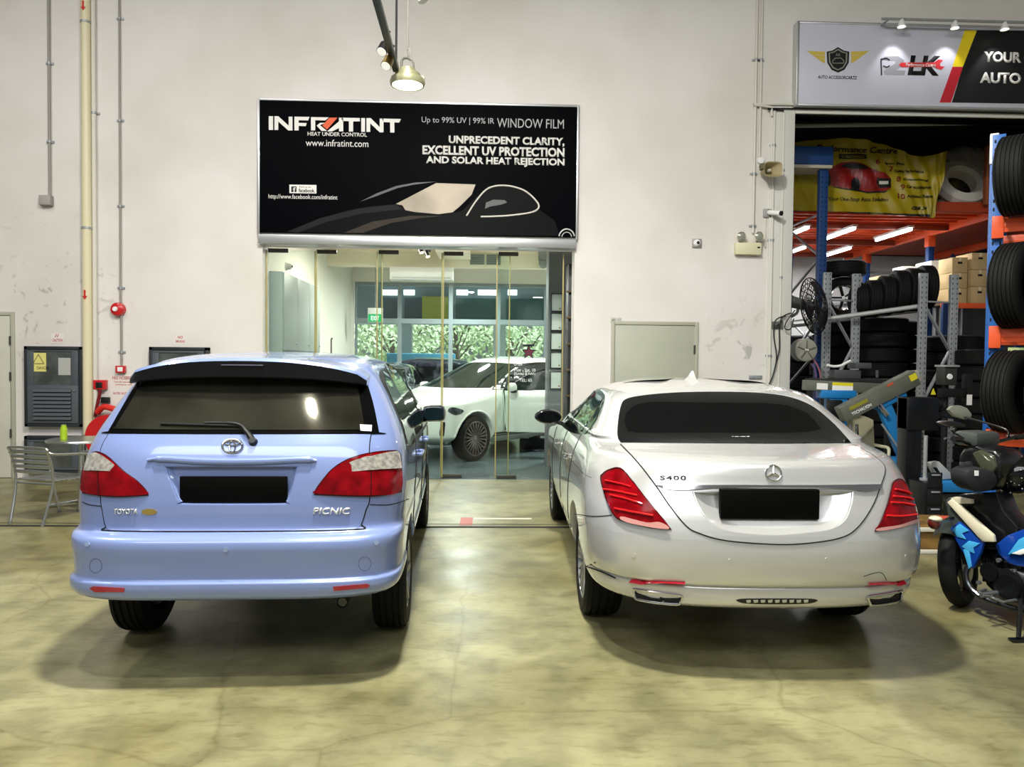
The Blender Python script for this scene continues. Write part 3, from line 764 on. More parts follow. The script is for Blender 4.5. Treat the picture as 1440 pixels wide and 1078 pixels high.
# ---- the silver saloon -------------------------------------------------------
def silver_car():
    LOC = Vector((1.540, 3.84, 0)); YAW = R(-1.0)
    M = Matrix.Translation(LOC) @ Matrix.Rotation(YAW, 4, 'Z')
    g = lambda z, yr, yf, hw, Lr=.72, nr=3.0, Lf=.8, nf=3, cr=0: (z, yr, yf, hw, Lr, nr, Lf, nf, cr)
    keys = [g(.22, .7, 4.7, .72), g(.34, .22, 4.95, .84), g(.365, .09, 5.03, .87), g(.39, .055, 5.07, .895), g(.44, .04, 5.1, .91), g(.478, .042, 5.11, .915), g(.49, .05, 5.11, .917), g(.50, .028, 5.11, .925), g(.56, .005, 5.12, .935), g(.65, 0, 5.13, .94), g(.74, .008, 5.12, .942),
            g(.84, .035, 5.06, .94), g(.94, .072, 4.95, .93, .75, 2.9), g(1.02, .098, 4.3, .915, .78, 2.8), g(1.08, .112, 3.95, .895, .8, 2.7), g(1.118, .124, 3.75, .88, .82, 2.6), g(1.134, .14, 3.66, .872, .83, 2.5), g(1.145, .19, 3.6, .866, .83, 2.5), g(1.16, .33, 3.55, .858, .8, 2.6), g(1.182, .52, 3.48, .845, .7, 3), g(1.20, .64, 3.42, .82, .55, 3.6), g(1.215, .68, 3.38, .80, .5, 4),
            g(1.30, .84, 3.1, .745, .5, 4), g(1.39, 1.02, 2.85, .685, .5, 4), g(1.445, 1.16, 2.7, .635, .5, 3.8), g(1.48, 1.33, 2.6, .56, .5, 3.4), g(1.503, 1.55, 2.5, .46, .5, 3), g(1.517, 1.8, 2.4, .30, .4, 2.4), g(1.522, 2.05, 2.3, .04, .1, 2, .1, 2)]
    keys = [(k[0] + (.028 * max(0, (k[0] - 1.30) / .22)), k[1], k[2], k[3] * 1.03 + (.025 if 1.19 < k[0] < 1.46 else 0)) + k[4:] for k in keys]
    me = loft_body(keys, .05).mesh('body')
    root = thing('saloon_car', 'silver saloon parked tail out beside the tyre bay opening', 'car')
    bvh0 = bvh_of(me); pr = car_proj(bvh0, M)
    c = lambda pts: mapc(pts, 740, 500, .40278)
    cs = lambda pts, s=6: [tuple(p) for p in smooth(c(pts), s)]
    hole = cs([(578, 474, 'c'), (860, 470), (1142, 474, 'c'), (1136, 520), (1112, 575), (1060, 606), (960, 620), (860, 626), (760, 620), (690, 608), (635, 578), (598, 525)])
    cut_mb = MB(); ring = [pr(p)[0] for p in hole]; n = len(ring); cen = sum(ring, Vector()) / n
    a = [p + Vector((0, -.06, 0)) for p in ring]; b = [cen + (p - cen) * .93 + Vector((0, .10, 0)) for p in ring]
    cut_mb.add(a + b, [tuple(range(n)), tuple(range(n, 2 * n))[::-1]] + [(i, n + i, n + (i + 1) % n, (i + 1) % n) for i in range(n)])
    for y in (1.13, 4.13):
        for s in (1, -1): cut_mb.cyl((s * .58, y, .345), (s * 1.1, y, .345), .395, n=44)
    bmesh.ops.recalc_face_normals(cut_mb.bm, faces=cut_mb.bm.faces[:])
    me = cut(me, cut_mb)
    bump, body = split_mesh(me, lambda p, f: p.z < .742 and p.y < .75 and f.material_index == 0)
    part('body_shell', body, [PAINT_SILVER, ARCH], root); part('rear_bumper', bump, [PAINT_SILVER, ARCH], root)
    tr = MB(); rr = [p + Vector((0, -.003, 0)) for p in ring]
    mid = [cen + (p - cen) * .86 + Vector((0, .022, .004)) for p in ring]; fl = [cen + (p - cen) * .74 + Vector((0, .032, .01)) for p in ring]
    tr.add(rr + mid + fl, [(i, (i + 1) % n, n + (i + 1) % n, n + i) for i in range(n)] + [(n + i, n + (i + 1) % n, 2 * n + (i + 1) % n, 2 * n + i) for i in range(n)] + [tuple(range(2 * n, 3 * n))])
    part('plate_recess', tr, PAINT_SILVER, root, ang=60)
    h, _ = pr(c([(850, 515)])[0]); pl = MB(); pl.box(h.x - .262, h.x + .262, h.y - .012, h.y + .03, h.z - .083, h.z + .075, .006)
    part('number_plate', pl, PLATE_BLACK, root, 'blacked out number plate')
    G = [(330, 310, 'c'), (395, 378), (455, 456), (500, 522), (555, 590), (600, 618), (700, 645), (880, 658), (1000, 652), (1100, 634), (1155, 600), (1205, 530), (1238, 450), (1252, 400), (1240, 372), (1190, 335), (1140, 312, 'c')]
    part('boot_lid', skin(cs(G), pr, .003, .006, 10, hole), PAINT_SILVER, root, ang=25)
    part('panel_gap', seam(c([p[:2] for p in G]), pr, .004, .001), GAP, root)
    part('rear_window', skin(cs([(330, 303, 'c'), (320, 285), (320, 245), (330, 180), (350, 152), (420, 138), (520, 130), (640, 127), (780, 129), (880, 138), (950, 155), (1010, 185), (1075, 240), (1134, 305, 'c'), (880, 307), (600, 305)]), pr, .004, .005, 10), TINT, root, ang=25)
    text_skin('INFRATINT', lambda a_, b_: c([(718 + 62 * a_, 292 - 8 * b_)])[0], pr, mat('white_sticker_print', '#dcdcdc', .5), root, .0055, .001, bold=.03)
    ch = part('chrome_strip', skin(cs([(455, 454, 'c'), (700, 452), (1000, 452), (1237, 450, 'c'), (1230, 466), (1180, 474), (1120, 466), (1000, 462), (700, 462), (560, 470), (500, 468)]), pr, .010, .008, 10, dome=.008), CHROME, root, ang=30)
    em = MB(); ring_px = c([(861 + 27 * math.cos(2 * math.pi * i / 28), 411 + 26 * math.sin(2 * math.pi * i / 28)) for i in range(28)])
    em.tube([h + n_ * .008 for h, n_ in map(pr, ring_px)], .0045, 8, closed=True)
    for a_ in (-90, 30, 150):
        q = [pr(p) for p in c([(861, 411), (861 + 25 * math.cos(R(a_)), 411 + 25 * math.sin(R(a_)))])]
        em.tube([h + n_ * .008 for h, n_ in q], [.008, .003], 6)
    part('emblem', em, CHROME, root, 'chrome three pointed star')
    BADGE = mat('badge_silver', '#dedfdd', 0.3, 0.5)
    text_skin('S400', lambda a_, b_: c([(468 + 90 * a_, 434 - 15 * b_)])[0], pr, mat('badge_grey', '#3c3d3d', 0.3, 0.8), root, .005, bold=.01, spacing=1.15)
    for si, (o1, tip) in enumerate((([(264, 432), (272, 412), (290, 400), (322, 392), (346, 403), (378, 442), (432, 512), (482, 572), (508, 607, 'c'), (440, 602), (345, 580), (312, 560), (288, 515)], None),
                   ([(1278, 440), (1300, 430), (1322, 450), (1346, 520), (1358, 570), (1352, 584), (1290, 604), (1214, 614, 'c'), (1232, 582), (1254, 520), (1268, 470)], None))):
        L = part('tail_lamp', skin(cs(o1), pr, .004, .008, 8, dome=.014), LAMP_DARK, root, ang=30)
        cx = sum(p[0] for p in o1) / len(o1); cy = sum(p[1] for p in o1) / len(o1)
        part('red_lens', skin(cs([(cx + (p[0] - cx) * .93, cy + (p[1] - cy) * .93) for p in o1]), pr, .0065, .004, 8, dome=.015), LAMP_RED, L, ang=30)
        bands = ([[(285, 440), (330, 450), (372, 462)], [(300, 490), (360, 505), (410, 522)], [(316, 535), (380, 548), (446, 560)], [(278, 470), (330, 478), (392, 492)]], [[(1276, 470), (1310, 478), (1330, 486)], [(1262, 515), (1310, 520), (1342, 526)], [(1248, 560), (1300, 562), (1350, 556)], [(1270, 494), (1310, 499), (1338, 506)]])[si]
        bm_ = MB()
        for bd in bands: seam(c(bd), pr, .006, .024, bm_)
        part('light_band', bm_, LAMP_BRIGHT, L, 'bright light band')
        low = ([(340, 562), (420, 582), (470, 582), (500, 604), (440, 600), (350, 580)], [(1224, 602), (1290, 592), (1352, 572), (1353, 582), (1290, 602), (1222, 612)])[si]
        part('clear_strip', skin(cs(low), pr, .020, .004, 8), mat('pink_clear_strip', '#c98f88', 0.2, .1, coat=1), L, 'pale clear strip', ang=30)
    def prm(p):
        h_, n_ = pr(p); return Vector((-h_.x, h_.y, h_.z)), Vector((-n_.x, n_.y, n_.z))
    for q_ in (pr, prm):
        part('reflector', skin(c([(362, 789), (372, 783), (460, 785), (555, 789), (548, 799), (460, 798), (400, 796)]), q_, .016, .014, 10), mat('red_lens_strip', '#b01428', 0.15, coat=.5), root)
    for s_ in (-1, 1):
        L_ = [(-.118, .026), (-.10, .036), (.09, .034), (.118, .022), (.108, -.016), (.085, -.034), (-.085, -.036), (-.112, -.024)]
        pts = [tuple(p) for p in smooth(L_, 4)]; cx, cz = s_ * .615, .412; ys = [bvh0.ray_cast(Vector((cx + s_ * u * -1, -2, .44)), Vector((0, 1, 0)))[0].y for u, v in pts]
        P = [Vector((cx - s_ * u, y_ - .008, cz + v * .78)) for (u, v), y_ in zip(pts, ys)]
        e_ = MB(); e_.tube(P, .0065, 8, closed=True); k = len(P); inn = [p + Vector((0, .10, 0)) for p in P]; e_.add(P + inn, [(i, (i + 1) % k, k + (i + 1) % k, k + i) for i in range(k)]); xo = part('exhaust_tip', e_, CHROME, root)
        d = MB(); d.add([p + Vector((0, .010, 0)) for p in P], [tuple(range(k))]); part('dark_opening', d, mat('exhaust_dark', '#0a0a0a', .6), xo)
        d = MB(); mm_ = sum(P, Vector()) / k; d.tube([mm_ + (p - mm_) * .7 + Vector((-s_ * .03, .006, -.002)) for p in P], .004, 6, closed=True); part('inner_pipe', d, CHROME, xo)
    gr = MB(); skin(cs([(732, 853, 'c'), (760, 848), (870, 847), (990, 848), (1018, 853, 'c'), (985, 863), (870, 866), (765, 863)]), pr, .004, .004, 10, mb=gr, mi=0)
    for i in range(9):
        u = 775 + i * 25; skin(c([(u - 8, 851), (u + 8, 850), (u + 7, 858), (u - 6, 859)]), pr, .008, .004, 20, mb=gr, mi=1)
    part('bumper_grille', gr, [BLACK_PL, mat('grille_pale', '#b9b9a6', 0.4)], root)
    cr = MB(); seam(c([(205, 733), (260, 752), (312, 775)]), pr, .004, .002, cr); part('bumper_crease', cr, GAP, root); cr = MB()
    seam(c([(1178, 770), (1220, 757), (1244, 760), (1258, 784)]), pr, .0015, .001, cr)
    part('bumper_seam', cr, GAP, root); cr = MB(); seam(c([(168, 552), (240, 560), (300, 556)]), pr, .0025, .001, cr)
    part('bumper_seam', cr, GAP, root)
    for u, v in ((375, 696), (712, 716), (1050, 712), (1330, 700)):
        part('parking_sensor', skin(c([(u + 8 * math.cos(i * math.pi / 8), v + 8 * math.sin(i * math.pi / 8)) for i in range(16)]), pr, .003, .003, 20), PAINT_SILVER, root)
    fin = MB(); h = bvh0.ray_cast(Vector((-.06, 1.62, 5)), Vector((0, 0, -1)))[0]
    fin.add([h + Vector(v) for v in ((-.05, -.02, -.01), (.05, -.02, -.01), (.05, .12, -.01), (-.05, .12, -.01), (-.022, 0, .02), (.022, 0, .02), (.006, .02, .075), (-.006, .02, .075), (.012, .10, .03), (-.012, .10, .03))], [(0, 1, 5, 4), (4, 5, 6, 7), (1, 2, 8, 5), (5, 8, 6), (3, 0, 4, 9), (4, 7, 9), (6, 8, 9, 7), (2, 3, 9, 8)])
    part('roof_antenna', fin, PAINT_SILVER, root)
    for s in (1, -1):
        ps = proj_axis(bvh0, 'X', s)
        part('window_frame', skin([tuple(p) for p in smooth([(1.16, 1.20, 'c'), (1.28, 1.33), (1.5, 1.42), (2.0, 1.45), (2.5, 1.425), (2.95, 1.25), (3.30, 1.09, 'c'), (2.4, 1.10), (1.6, 1.14)], 6)], ps, .003, .004, .08), CHROME, root, ang=25)
        for w_ in ([(1.22, 1.21), (1.36, 1.35), (1.46, 1.375), (1.46, 1.17)], [(1.50, 1.165, 'c'), (1.50, 1.385), (2.0, 1.42), (2.20, 1.41), (2.26, 1.125, 'c')], [(2.34, 1.12, 'c'), (2.28, 1.41), (2.5, 1.395), (2.92, 1.23), (3.2, 1.10, 'c')]):
            part('side_window', skin([tuple(p) for p in smooth(w_, 6)], ps, .006, .003, .08), TINT, root, ang=25)
        sm = MB()
        for ln in ([(1.46, 1.15), (1.5, .95), (1.58, .75), (1.62, .45)], [(2.32, 1.10), (2.34, .8), (2.34, .36)], [(3.32, 1.05), (3.44, .8), (3.5, .40)], [(1.62, .36), (2.4, .35), (3.5, .36)]): seam(ln, ps, .003, .001, sm)
        seam([(.55, .985), (1.5, .965), (2.6, .95), (4.0, .90)], ps, .002, .0, sm)
        part('door_gap', sm, GAP, root)
        for y in (1.62, 2.62):
            hm = MB(); h, nn = ps((y, .965)); h2, n2 = ps((y + .2, .965)); hm.tube([h, h + nn * .03, h2 + n2 * .03, h2], .013, 8, sub=4); part('door_handle', hm, CHROME, root)
        mm = MB(); h, nn = ps((2.98, 1.10)); cx = h.x + s * .125
        mm.ball((cx, 2.98, 1.17), .125, .075, .068, n=20); mm.beam((h.x - s * .02, 3.0, 1.10), (cx - s * .05, 2.98, 1.13), .06, .04, .01)
        mo = part('wing_mirror', mm, mat('dark_mirror_shell', '#1a1b1c', 0.15, coat=.8), root)
        gl = MB(); gl.prism([(cx + .10 * math.cos(a_), 1.17 + .052 * math.sin(a_)) for a_ in [2 * math.pi * i / 20 for i in range(20)]], 2.905, 2.911); part('mirror_glass', gl, mat('mirror_glass_dark', '#0c1012', 0.05, .6), mo)
    part('windscreen', skin([tuple(p) for p in smooth([(-.7, 1.14, 'c'), (-.52, 1.38, 'c'), (.52, 1.38, 'c'), (.7, 1.14, 'c')], 6)], proj_axis(bvh0, 'Y', 1), .004, .004, .09), TINT, root, ang=25)
    for x, y, s in ((.80, 1.13, 1), (-.80, 1.13, -1), (.79, 4.13, 1), (-.79, 4.13, -1)): wheel(root, x, y, .345, .245, .24, s, 10)
    put(root, LOC, YAW)
silver_car()
# ------------------------------------------------------------------ things on the hall wall
Y0 = WY - .02
def wbox(px0, py0, px1, py1, d0=0, d1=.05):
    a = wl(px0, (py0 + py1) / 2); b = wl(px1, (py0 + py1) / 2); t = wl((px0 + px1) / 2, py0); u = wl((px0 + px1) / 2, py1)
    return a.x, b.x, WY - d1, WY - d0, u.z, t.z
def vline(px, py0, py1):
    """a vertical run on the wall: x from the middle, heights from the ends"""
    return wl(px, (py0 + py1) / 2).x, wl(px, py0).z, wl(px, py1).z
def conduit(name, label, px, py0, py1, r, m, clips=(), top=None):
    x, z0, z1 = vline(px, py0, py1); z0 = top or z0
    t = MB(); t.cyl((x, WY - r - .012, z0), (x, WY - r - .012, z1), r, n=14)
    o = solo(name, t, m, label, 'pipe' if r > .03 else 'conduit')
    for cy in clips:
        c = MB(); z = wl(px, cy).z; c.lathe([(r, -.015), (r + .008, -.015), (r + .008, .015), (r, .015)], (x, WY - r - .012, z), n=16, closed=True); c.box(x - r - .035, x + r + .035, WY - .014, WY - .002, z - .014, z + .014)
        part('clip', c, STEEL, o)
    return o
conduit('conduit', 'thin grey conduit running down to a junction box at far left', 71, 0, 276, .018, PIPEG, (90, 200), top=8.6)
b = MB(); b.box(*wbox(59, 276, 76, 290, .002, .08), .006); jb = solo('junction_box', b, PIPEG, 'small grey junction box at the foot of the far left conduit', 'junction box')
l = MB(); x = wbox(60, 277, 75, 289, .08, .086); l.box(*x, .002); part('cover', l, mat('cover_grey', '#a19d98', .5), jb)
p = conduit('water_pipe', 'thick cream pipe running the full height of the wall on the left', 126, 0, 610, .062, mat('cream_pipe', '#d8cfae', .4), (35, 322), top=8.6)
for py in (14, 415):
    a = MB(); z = wl(126, py).z; x, _, _ = vline(126, 0, 610); a.prism([(x - .012, z + .06), (x + .012, z + .06), (x + .012, z - .02), (x + .035, z - .02), (x, z - .07), (x - .035, z - .02), (x - .012, z - .02)], WY - .141, WY - .137); part('arrow_mark', a, mat('red_mark', '#c22a20', .5), p, 'red arrow')
conduit('conduit', 'white conduit beside the thick cream pipe', 135, 0, 610, .03, PIPEW, (160,), top=8.6)
conduit('conduit', 'thin conduit running down to the round red alarm bell', 170, 0, 428, .014, PIPEG, (27, 170, 290, 405), top=8.6)
conduit('conduit', 'thin short conduit between the red bell and the red call point', 172, 442, 514, .014, PIPEG, (495,))
conduit('conduit', 'white conduit running down to the twin emergency light', 1061, 0, 328, .018, PIPEW, (85, 245, 318), top=8.6)
conduit('conduit', 'white conduit running down to the horn loudspeaker', 1069, 0, 222, .016, PIPEW, (85,), top=8.6)
conduit('conduit', 'white conduit standing at the left of the tyre bay frame', 1084, 155, 560, .02, PIPEW, (205, 338, 500))
conduit('conduit', 'thin conduit standing on the tyre bay door frame', 1098, 160, 545, .014, PIPEW, (240, 390))
x0 = wl(1084, 155); t = MB(); xe = 9.0; t.tube([(x0.x, WY - .05, x0.z - .1), (x0.x, WY - .05, x0.z + .02), (x0.x + .1, WY - .05, x0.z + .07), (xe, WY - .05, x0.z + .07)], .018, 10, sub=4); solo('conduit', t, PIPEW, 'white conduit running along the top of the tyre bay frame', 'conduit')
t = MB(); t.tube([(x0.x + .16, WY - .055, x0.z - .02), (x0.x + .3, WY - .055, x0.z + .012), (xe, WY - .055, x0.z + .012)], .010, 8, sub=4); solo('cable', t, BLACK, 'black cable running along the top of the tyre bay frame', 'cable')
# alarm bell, call point, hose reel with its signs
c = wl(168, 435); RED = mat('alarm_red', '#c0141c', .3, coat=.5)
b = MB(); b.lathe([(0, -.09), (.05, -.088), (.085, -.07), (.095, -.03), (.095, 0), (0, 0)], (c.x, WY - .01, c.z), axis='Y', n=32); o = solo('alarm_bell', b, RED, 'round red fire alarm bell on the wall', 'alarm bell')
b = MB(); b.lathe([(0, -.108), (.03, -.105), (.035, -.09), (0, -.088)], (c.x - .012, WY - .01, c.z), axis='Y', n=24); part('hub', b, WHITE, o, 'white centre')
b = MB(); b.box(*wbox(165, 514, 178, 524, .002, .06), .005); o = solo('call_point', b, RED, 'small red fire call point under the alarm bell', 'call point'); b = MB(); b.box(*wbox(168, 516, 175.5, 522, .06, .064), .001); part('glass_plate', b, WHITE, o)
o = thing('hose_reel', 'red fire hose reel on the wall behind the people carrier', 'hose reel', wl(160, 590))
c = wl(152, 603); RZ = MB(); RZ.lathe([(.05, -.20), (.30, -.20), (.31, -.19), (.31, -.17), (.22, -.16), (.22, -.06), (.31, -.05), (.31, -.03), (.05, -.03)], (c.x + .09, WY, c.z - .1), axis='Y', n=40, closed=True); part('reel_drum', RZ, RED, o)
hz = MB(); hz.lathe([(.225, -.155), (.285, -.155), (.29, -.11), (.285, -.065), (.225, -.065)], (c.x + .09, WY, c.z - .1), axis='Y', n=40, closed=True); part('hose', hz, mat('hose_red', '#8e1218', .6), o)
b = MB(); b.box(*wbox(135, 534, 152, 547, .002, .08), .004); part('wall_box', b, RED, o); b = MB(); b.box(*wbox(139, 537, 148, 545, .08, .088), .002); part('dark_window', b, BLACK, o)
a = wl(145, 548); e_ = wl(138, 585); b = MB(); b.tube([(a.x, WY - .07, a.z), (e_.x, WY - .09, e_.z)], .022, 10); part('valve_pipe', b, mat('dark_red', '#6e1016', .4), o)
b = MB(); b.box(*wbox(145, 558, 156, 566, .01, .07), .006); part('nozzle', b, BLACK, o)
a = wl(160, 574); b = MB(); b.tube([(a.x - .16, WY - .12, a.z - .05), (a.x - .05, WY - .16, a.z + .03), (a.x + .1, WY - .14, a.z - .01), (a.x + .16, WY - .12, a.z - .06)], .04, 10, sub=4); part('hose_end', b, mat('hose_bright', '#d2241e', .5), o)
def paper(name, label, cat, box, lines, m=None, tm=None, d=.004):
    b = MB(); b.box(*wbox(*box, .001, d)); o = solo(name, b, m or mat('notice_paper', '#ddd6d2', .6), label, cat)
    for s_, bx in lines: text_px(s_, bx, WY - d, tm or mat('red_print', '#b3262c', .6), o, bold=.012, thick=.001)
    return o
paper('notice', 'fire hose reel notice with red lettering above the reel', 'notice', (156, 527, 192, 568), [('FIRE HOSEREEL', (158, 529, 189, 533.5)), ('Turn the hose before', (160, 535.5, 188, 538)), ('opening the valve', (162, 539.5, 186, 542)), ('WATER VALVE', (159, 551, 178, 554.5))])
paper('notice', 'small red and white notice above the dark louvred cabinet', 'notice', (72, 468, 89, 482), [('//', (77, 469.5, 83, 474)), ('CAUTION', (73.5, 476, 88, 480))], tm=mat('red_print', '#b3262c', .6))
paper('notice', 'small keep out notice above the cabinet behind the people carrier', 'notice', (245, 470, 262, 484), [('NO', (250, 472, 257, 476)), ('SMOKING', (247, 478, 260, 481.5))])
# louvred meter cabinets
CAB = mat('cabinet_grey', '#4c5258', .45); CABD = mat('cabinet_dark', '#23272b', .5)
def cabinet(label, box, glass=None, louv=None, cut_=None):
    x0, x1, y0, y1, z0, z1 = wbox(*box, 0, .10); o = thing('meter_cabinet', label, 'cabinet', ((x0 + x1) / 2, WY, z0))
    b = MB(); t = .045
    for q in ((x0, x1, z1 - t, z1), (x0, x1, z0, z0 + t), (x0, x0 + t, z0, z1), (x1 - t, x1, z0, z1)): b.box(q[0], q[1], y0, y1, q[2], q[3], .004)
    part('frame', b, CABD, o)
    d = MB(); 
    gz0, gz1 = glass if glass else (z1, z1)
    X0, X1, Z0, Z1 = x0 + t + .006, x1 - t - .006, z0 + t + .006, z1 - t - .006; m = .085
    if glass:
        for q in ((X0, X1, gz1, Z1), (X0, X1, Z0, gz0), (X0, X0 + m, gz0, gz1), (X1 - m, X1, gz0, gz1)): d.box(q[0], q[1], y0 - .012, y0 + .02, q[2], q[3], .003)
    else: d.box(X0, X1, y0 - .012, y0 + .02, Z0, Z1, .003)
    do = part('door', d, CAB, o)
    if glass:
        g_ = MB(); g_.box(X0 + m, X1 - m, y0 + .0, y0 + .006, gz0, gz1); part('glass', g_, mat('cabinet_glass', '#5d635f', .08, .2, noise=.5, nscale=4), do)
        k = MB(); k.cyl((X1 - .045, y0 - .012, (gz0 + gz1) / 2 - .3), (X1 - .045, y0 - .03, (gz0 + gz1) / 2 - .3), .014); part('lock', k, CHROME, do)
    if louv:
        n_ = 8; h = (louv[1] - louv[0]) / n_
        lb = MB(); lb.box(X0 + m, X1 - m, y0 - .016, y0 - .0125, louv[0], louv[1], 0, 1)
        for i in range(n_):
            z = louv[0] + h * i; lb.prism([(y0 - .016, z + h * .95), (y0 - .016, z + h * .80), (y0 - .040, z + h * .22), (y0 - .036, z + h * .36)], X0 + m, X1 - m, 'X')
        part('louvre', lb, [CAB, CABD], do)
    return o, do
za = lambda py: wl(80, py).z
o, do = cabinet('dark grey meter cabinet with glass window and louvres beside the cream pipe', (40, 487, 121, 599), (za(541), za(494)), (za(590), za(546)))
sg = MB(); sg.box(*wbox(50, 496, 71, 522, .101, .104)); so_ = part('warning_sticker', sg, mat('warning_yellow', '#d6cf7a', .6), do, 'yellow warning sticker')
q = wbox(53, 498, 68, 511, .104, .106); tr = MB(); tr.tube([(q[0], q[2], q[4]), (q[1], q[2], q[4]), ((q[0] + q[1]) / 2, q[2], q[5])], .006, 6, closed=True); part('triangle_mark', tr, BLACK, so_)
text_px('DANGER', (52, 515, 69, 519.5), WY - .104, BLACK, so_, thick=.001)
sg = MB(); sg.box(*wbox(88, 503, 105, 527, .101, .104)); part('paper_slip', sg, mat('paper_grey', '#a9aaa6', .6), do, 'pale paper slip')
cabinet('lower dark grey cabinet standing near the floor behind the aluminium table', (40, 612, 121, 664), (za(657), za(620)))
cabinet('dark grey cabinet mostly hidden behind the roof of the people carrier', (214, 488, 296, 600), (wl(250, 560).z, wl(250, 496).z))
# cafe furniture
ALF = mat('brushed_aluminium', '#b9bcbb', .28, .95)
def cafe_chair(label):
    r = thing('cafe_chair', label, 'chair', (0, 0, 0))
    for s in (-1, 1):
        f = MB(); x = s * .27
        f.tube([(x * .80, .30, .0), (x * .95, .24, .40), (x, .22, .62), (x, .15, .665), (x, -.20, .70), (x * .9, -.26, .72)], .013, 10, sub=5); part('arm_tube', f, ALF, r)
        f = MB(); f.tube([(x * .74, -.30, 0), (x * .86, -.20, .43), (x * .86, -.27, .74)], .013, 10, sub=5); part('back_leg', f, ALF, r)
        for y in (.30, -.30):
            c_ = MB(); c_.cyl((x * .80 if y > 0 else x * .74, y, 0), (x * .80 if y > 0 else x * .74, y, .03), .018, n=12); part('foot_cap', c_, mat('cap_grey', '#6c6c6a', .6), r)
    f = MB(); f.tube([(-.235, -.27, .74), (-.2, -.285, .765), (.2, -.285, .765), (.235, -.27, .74)], .013, 10, sub=4); f.tube([(-.26, .24, .40), (.26, .24, .40)], .011, 8); f.tube([(-.235, -.20, .40), (.235, -.20, .40)], .011, 8); part('cross_tube', f, ALF, r)
    for i in range(7):
        f = MB(); y = -.18 + i * .068; f.box(-.255, .255, y, y + .054, .425 - (.01 if 1 < i < 6 else 0), .437 - (.01 if 1 < i < 6 else 0), .004); part('seat_slat', f, ALF, r)
    for i in range(5):
        f = MB(); z = .50 + i * .052; y = -.215 - i * .013; f.box(-.235, .235, y - .006, y + .006, z, z + .036, .004); part('back_slat', f, ALF, r)
    return r
c1 = cafe_chair('slatted aluminium armchair at the left of the round table')
p = onZ(72, 724, 0); q = onZ(128, 712, 0)
c1.location = (-4.45, 7.86, 0); c1.rotation_euler = (0, 0, R(-17))
dup(c1, (-4.06, 8.42, 0), (0, 0, R(82)), 'slatted aluminium armchair half hidden behind the people carrier')
t = thing('cafe_table', 'round aluminium cafe table against the wall by the cabinets', 'table', (-4.55, 8.62, 0)); tx, ty = t.location.x, t.location.y
b = MB(); b.lathe([(0, .725), (.30, .725), (.345, .722), (.35, .735), (.345, .75), (.3, .745), (0, .745)], (tx, ty, 0), n=48); part('tabletop', b, ALF, t)
b = MB(); b.cyl((tx, ty, .05), (tx, ty, .73), .028); part('pedestal', b, ALF, t)
for i in range(4):
    a = math.pi / 2 * i + .5; b = MB(); b.beam((tx, ty, .06), (tx + .34 * math.cos(a), ty + .34 * math.sin(a), .02), .06, .03, .008); part('foot', b, ALF, t)
b = MB(); b.lathe([(0, 0), (.034, 0), (.036, .01), (.036, .12), (.026, .15), (.026, .165), (.0, .165)], (tx - .16, ty - .06, .746), n=24); o = solo('drinks_can', b, mat('lime_can', '#9bb828', .35, .2), 'lime green drinks can on the round aluminium table', 'can')
b = MB(); b.lathe([(0, .164), (.022, .164), (.022, .17), (0, .171)], (tx - .16, ty - .06, .746), n=20); part('lid', b, ALF, o)

# ------------------------------------------------------------------ black advertising board over the shop front
a, b_ = wl(367, 240), wl(810, 240); zt, zb = wl(590, 148).z, wl(590, 331).z
BY = WY - .06
o = thing('sign_board', 'black window film advertising board over the glass shop front', 'sign', ((a.x + b_.x) / 2, WY, zb))
m = MB(); m.box(a.x, b_.x, BY, WY, zb, zt, .004); part('board', m, mat('sign_black', '#020306', .6, spec=.06), o)
m = MB()
for q in ((a.x - .03, a.x, zb - .03, zt + .03), (b_.x, b_.x + .03, zb - .03, zt + .03), (a.x, b_.x, zt, zt + .03)): m.box(q[0], q[1], BY - .01, WY, q[2], q[3], .003)
part('frame', m, ALU, o)
PW = mat('print_white', '#e6e4e0', .5); PG = mat('print_grey', '#a7a9ab', .5)
def tilt(box, k=0.0): return box
def T(s, box, m=PW, **k): text_px(s, box, BY, m, o, thick=.002, **k)
# logotype: straight strokes, an orange blade in its middle
def strokes(polys, m, name='logo', d=.002, Y=None, par=None):
    mm = MB()
    for pl in polys: mm.prism(pp(pl, Y or BY), (Y or BY) - d, Y or BY)
    return part(name, mm, m, par or o)
lg = []
L0 = lambda u, v: (350 + u / 3, 130 + v / 3)
for poly in ([(84, 100), (102, 100), (102, 158), (84, 158)], [(108, 100), (124, 100), (168, 140), (168, 102), (184, 102), (184, 160), (166, 160), (124, 122), (124, 158), (108, 158)],
             [(192, 102), (256, 103), (250, 118), (210, 117), (210, 128), (244, 129), (240, 142), (210, 141), (210, 160), (192, 160)], [(262, 104), (338, 105), (322, 118), (280, 117), (280, 160), (262, 160)], [(300, 128), (322, 128), (300, 138), (330, 162), (306, 162), (286, 140)],
             [(380, 106), (398, 107), (398, 164), (380, 164), (380, 150), (352, 164), (330, 164), (380, 122)], [(388, 106), (468, 108), (468, 122), (440, 122), (440, 165), (422, 165), (422, 121), (396, 120)],
             [(474, 108), (490, 108), (490, 166), (474, 166)], [(496, 108), (514, 108), (552, 146), (552, 110), (568, 110), (568, 168), (552, 168), (512, 130), (512, 166), (496, 166)], [(560, 110), (642, 112), (634, 127), (614, 126), (614, 169), (596, 169), (596, 126), (570, 125)]):
    lg.append([L0(*p_) for p_ in poly])
strokes(lg, PW)
strokes([[L0(*p_) for p_ in [(340, 106), (374, 106), (330, 156), (310, 140)]]], mat('logo_orange', '#e0592b', .5), 'logo_blade')
T('HEAT UNDER CONTROL', (432.5, 186, 516, 191.5), bold=.02); T('www.infratint.com', (430, 196.5, 518, 206))
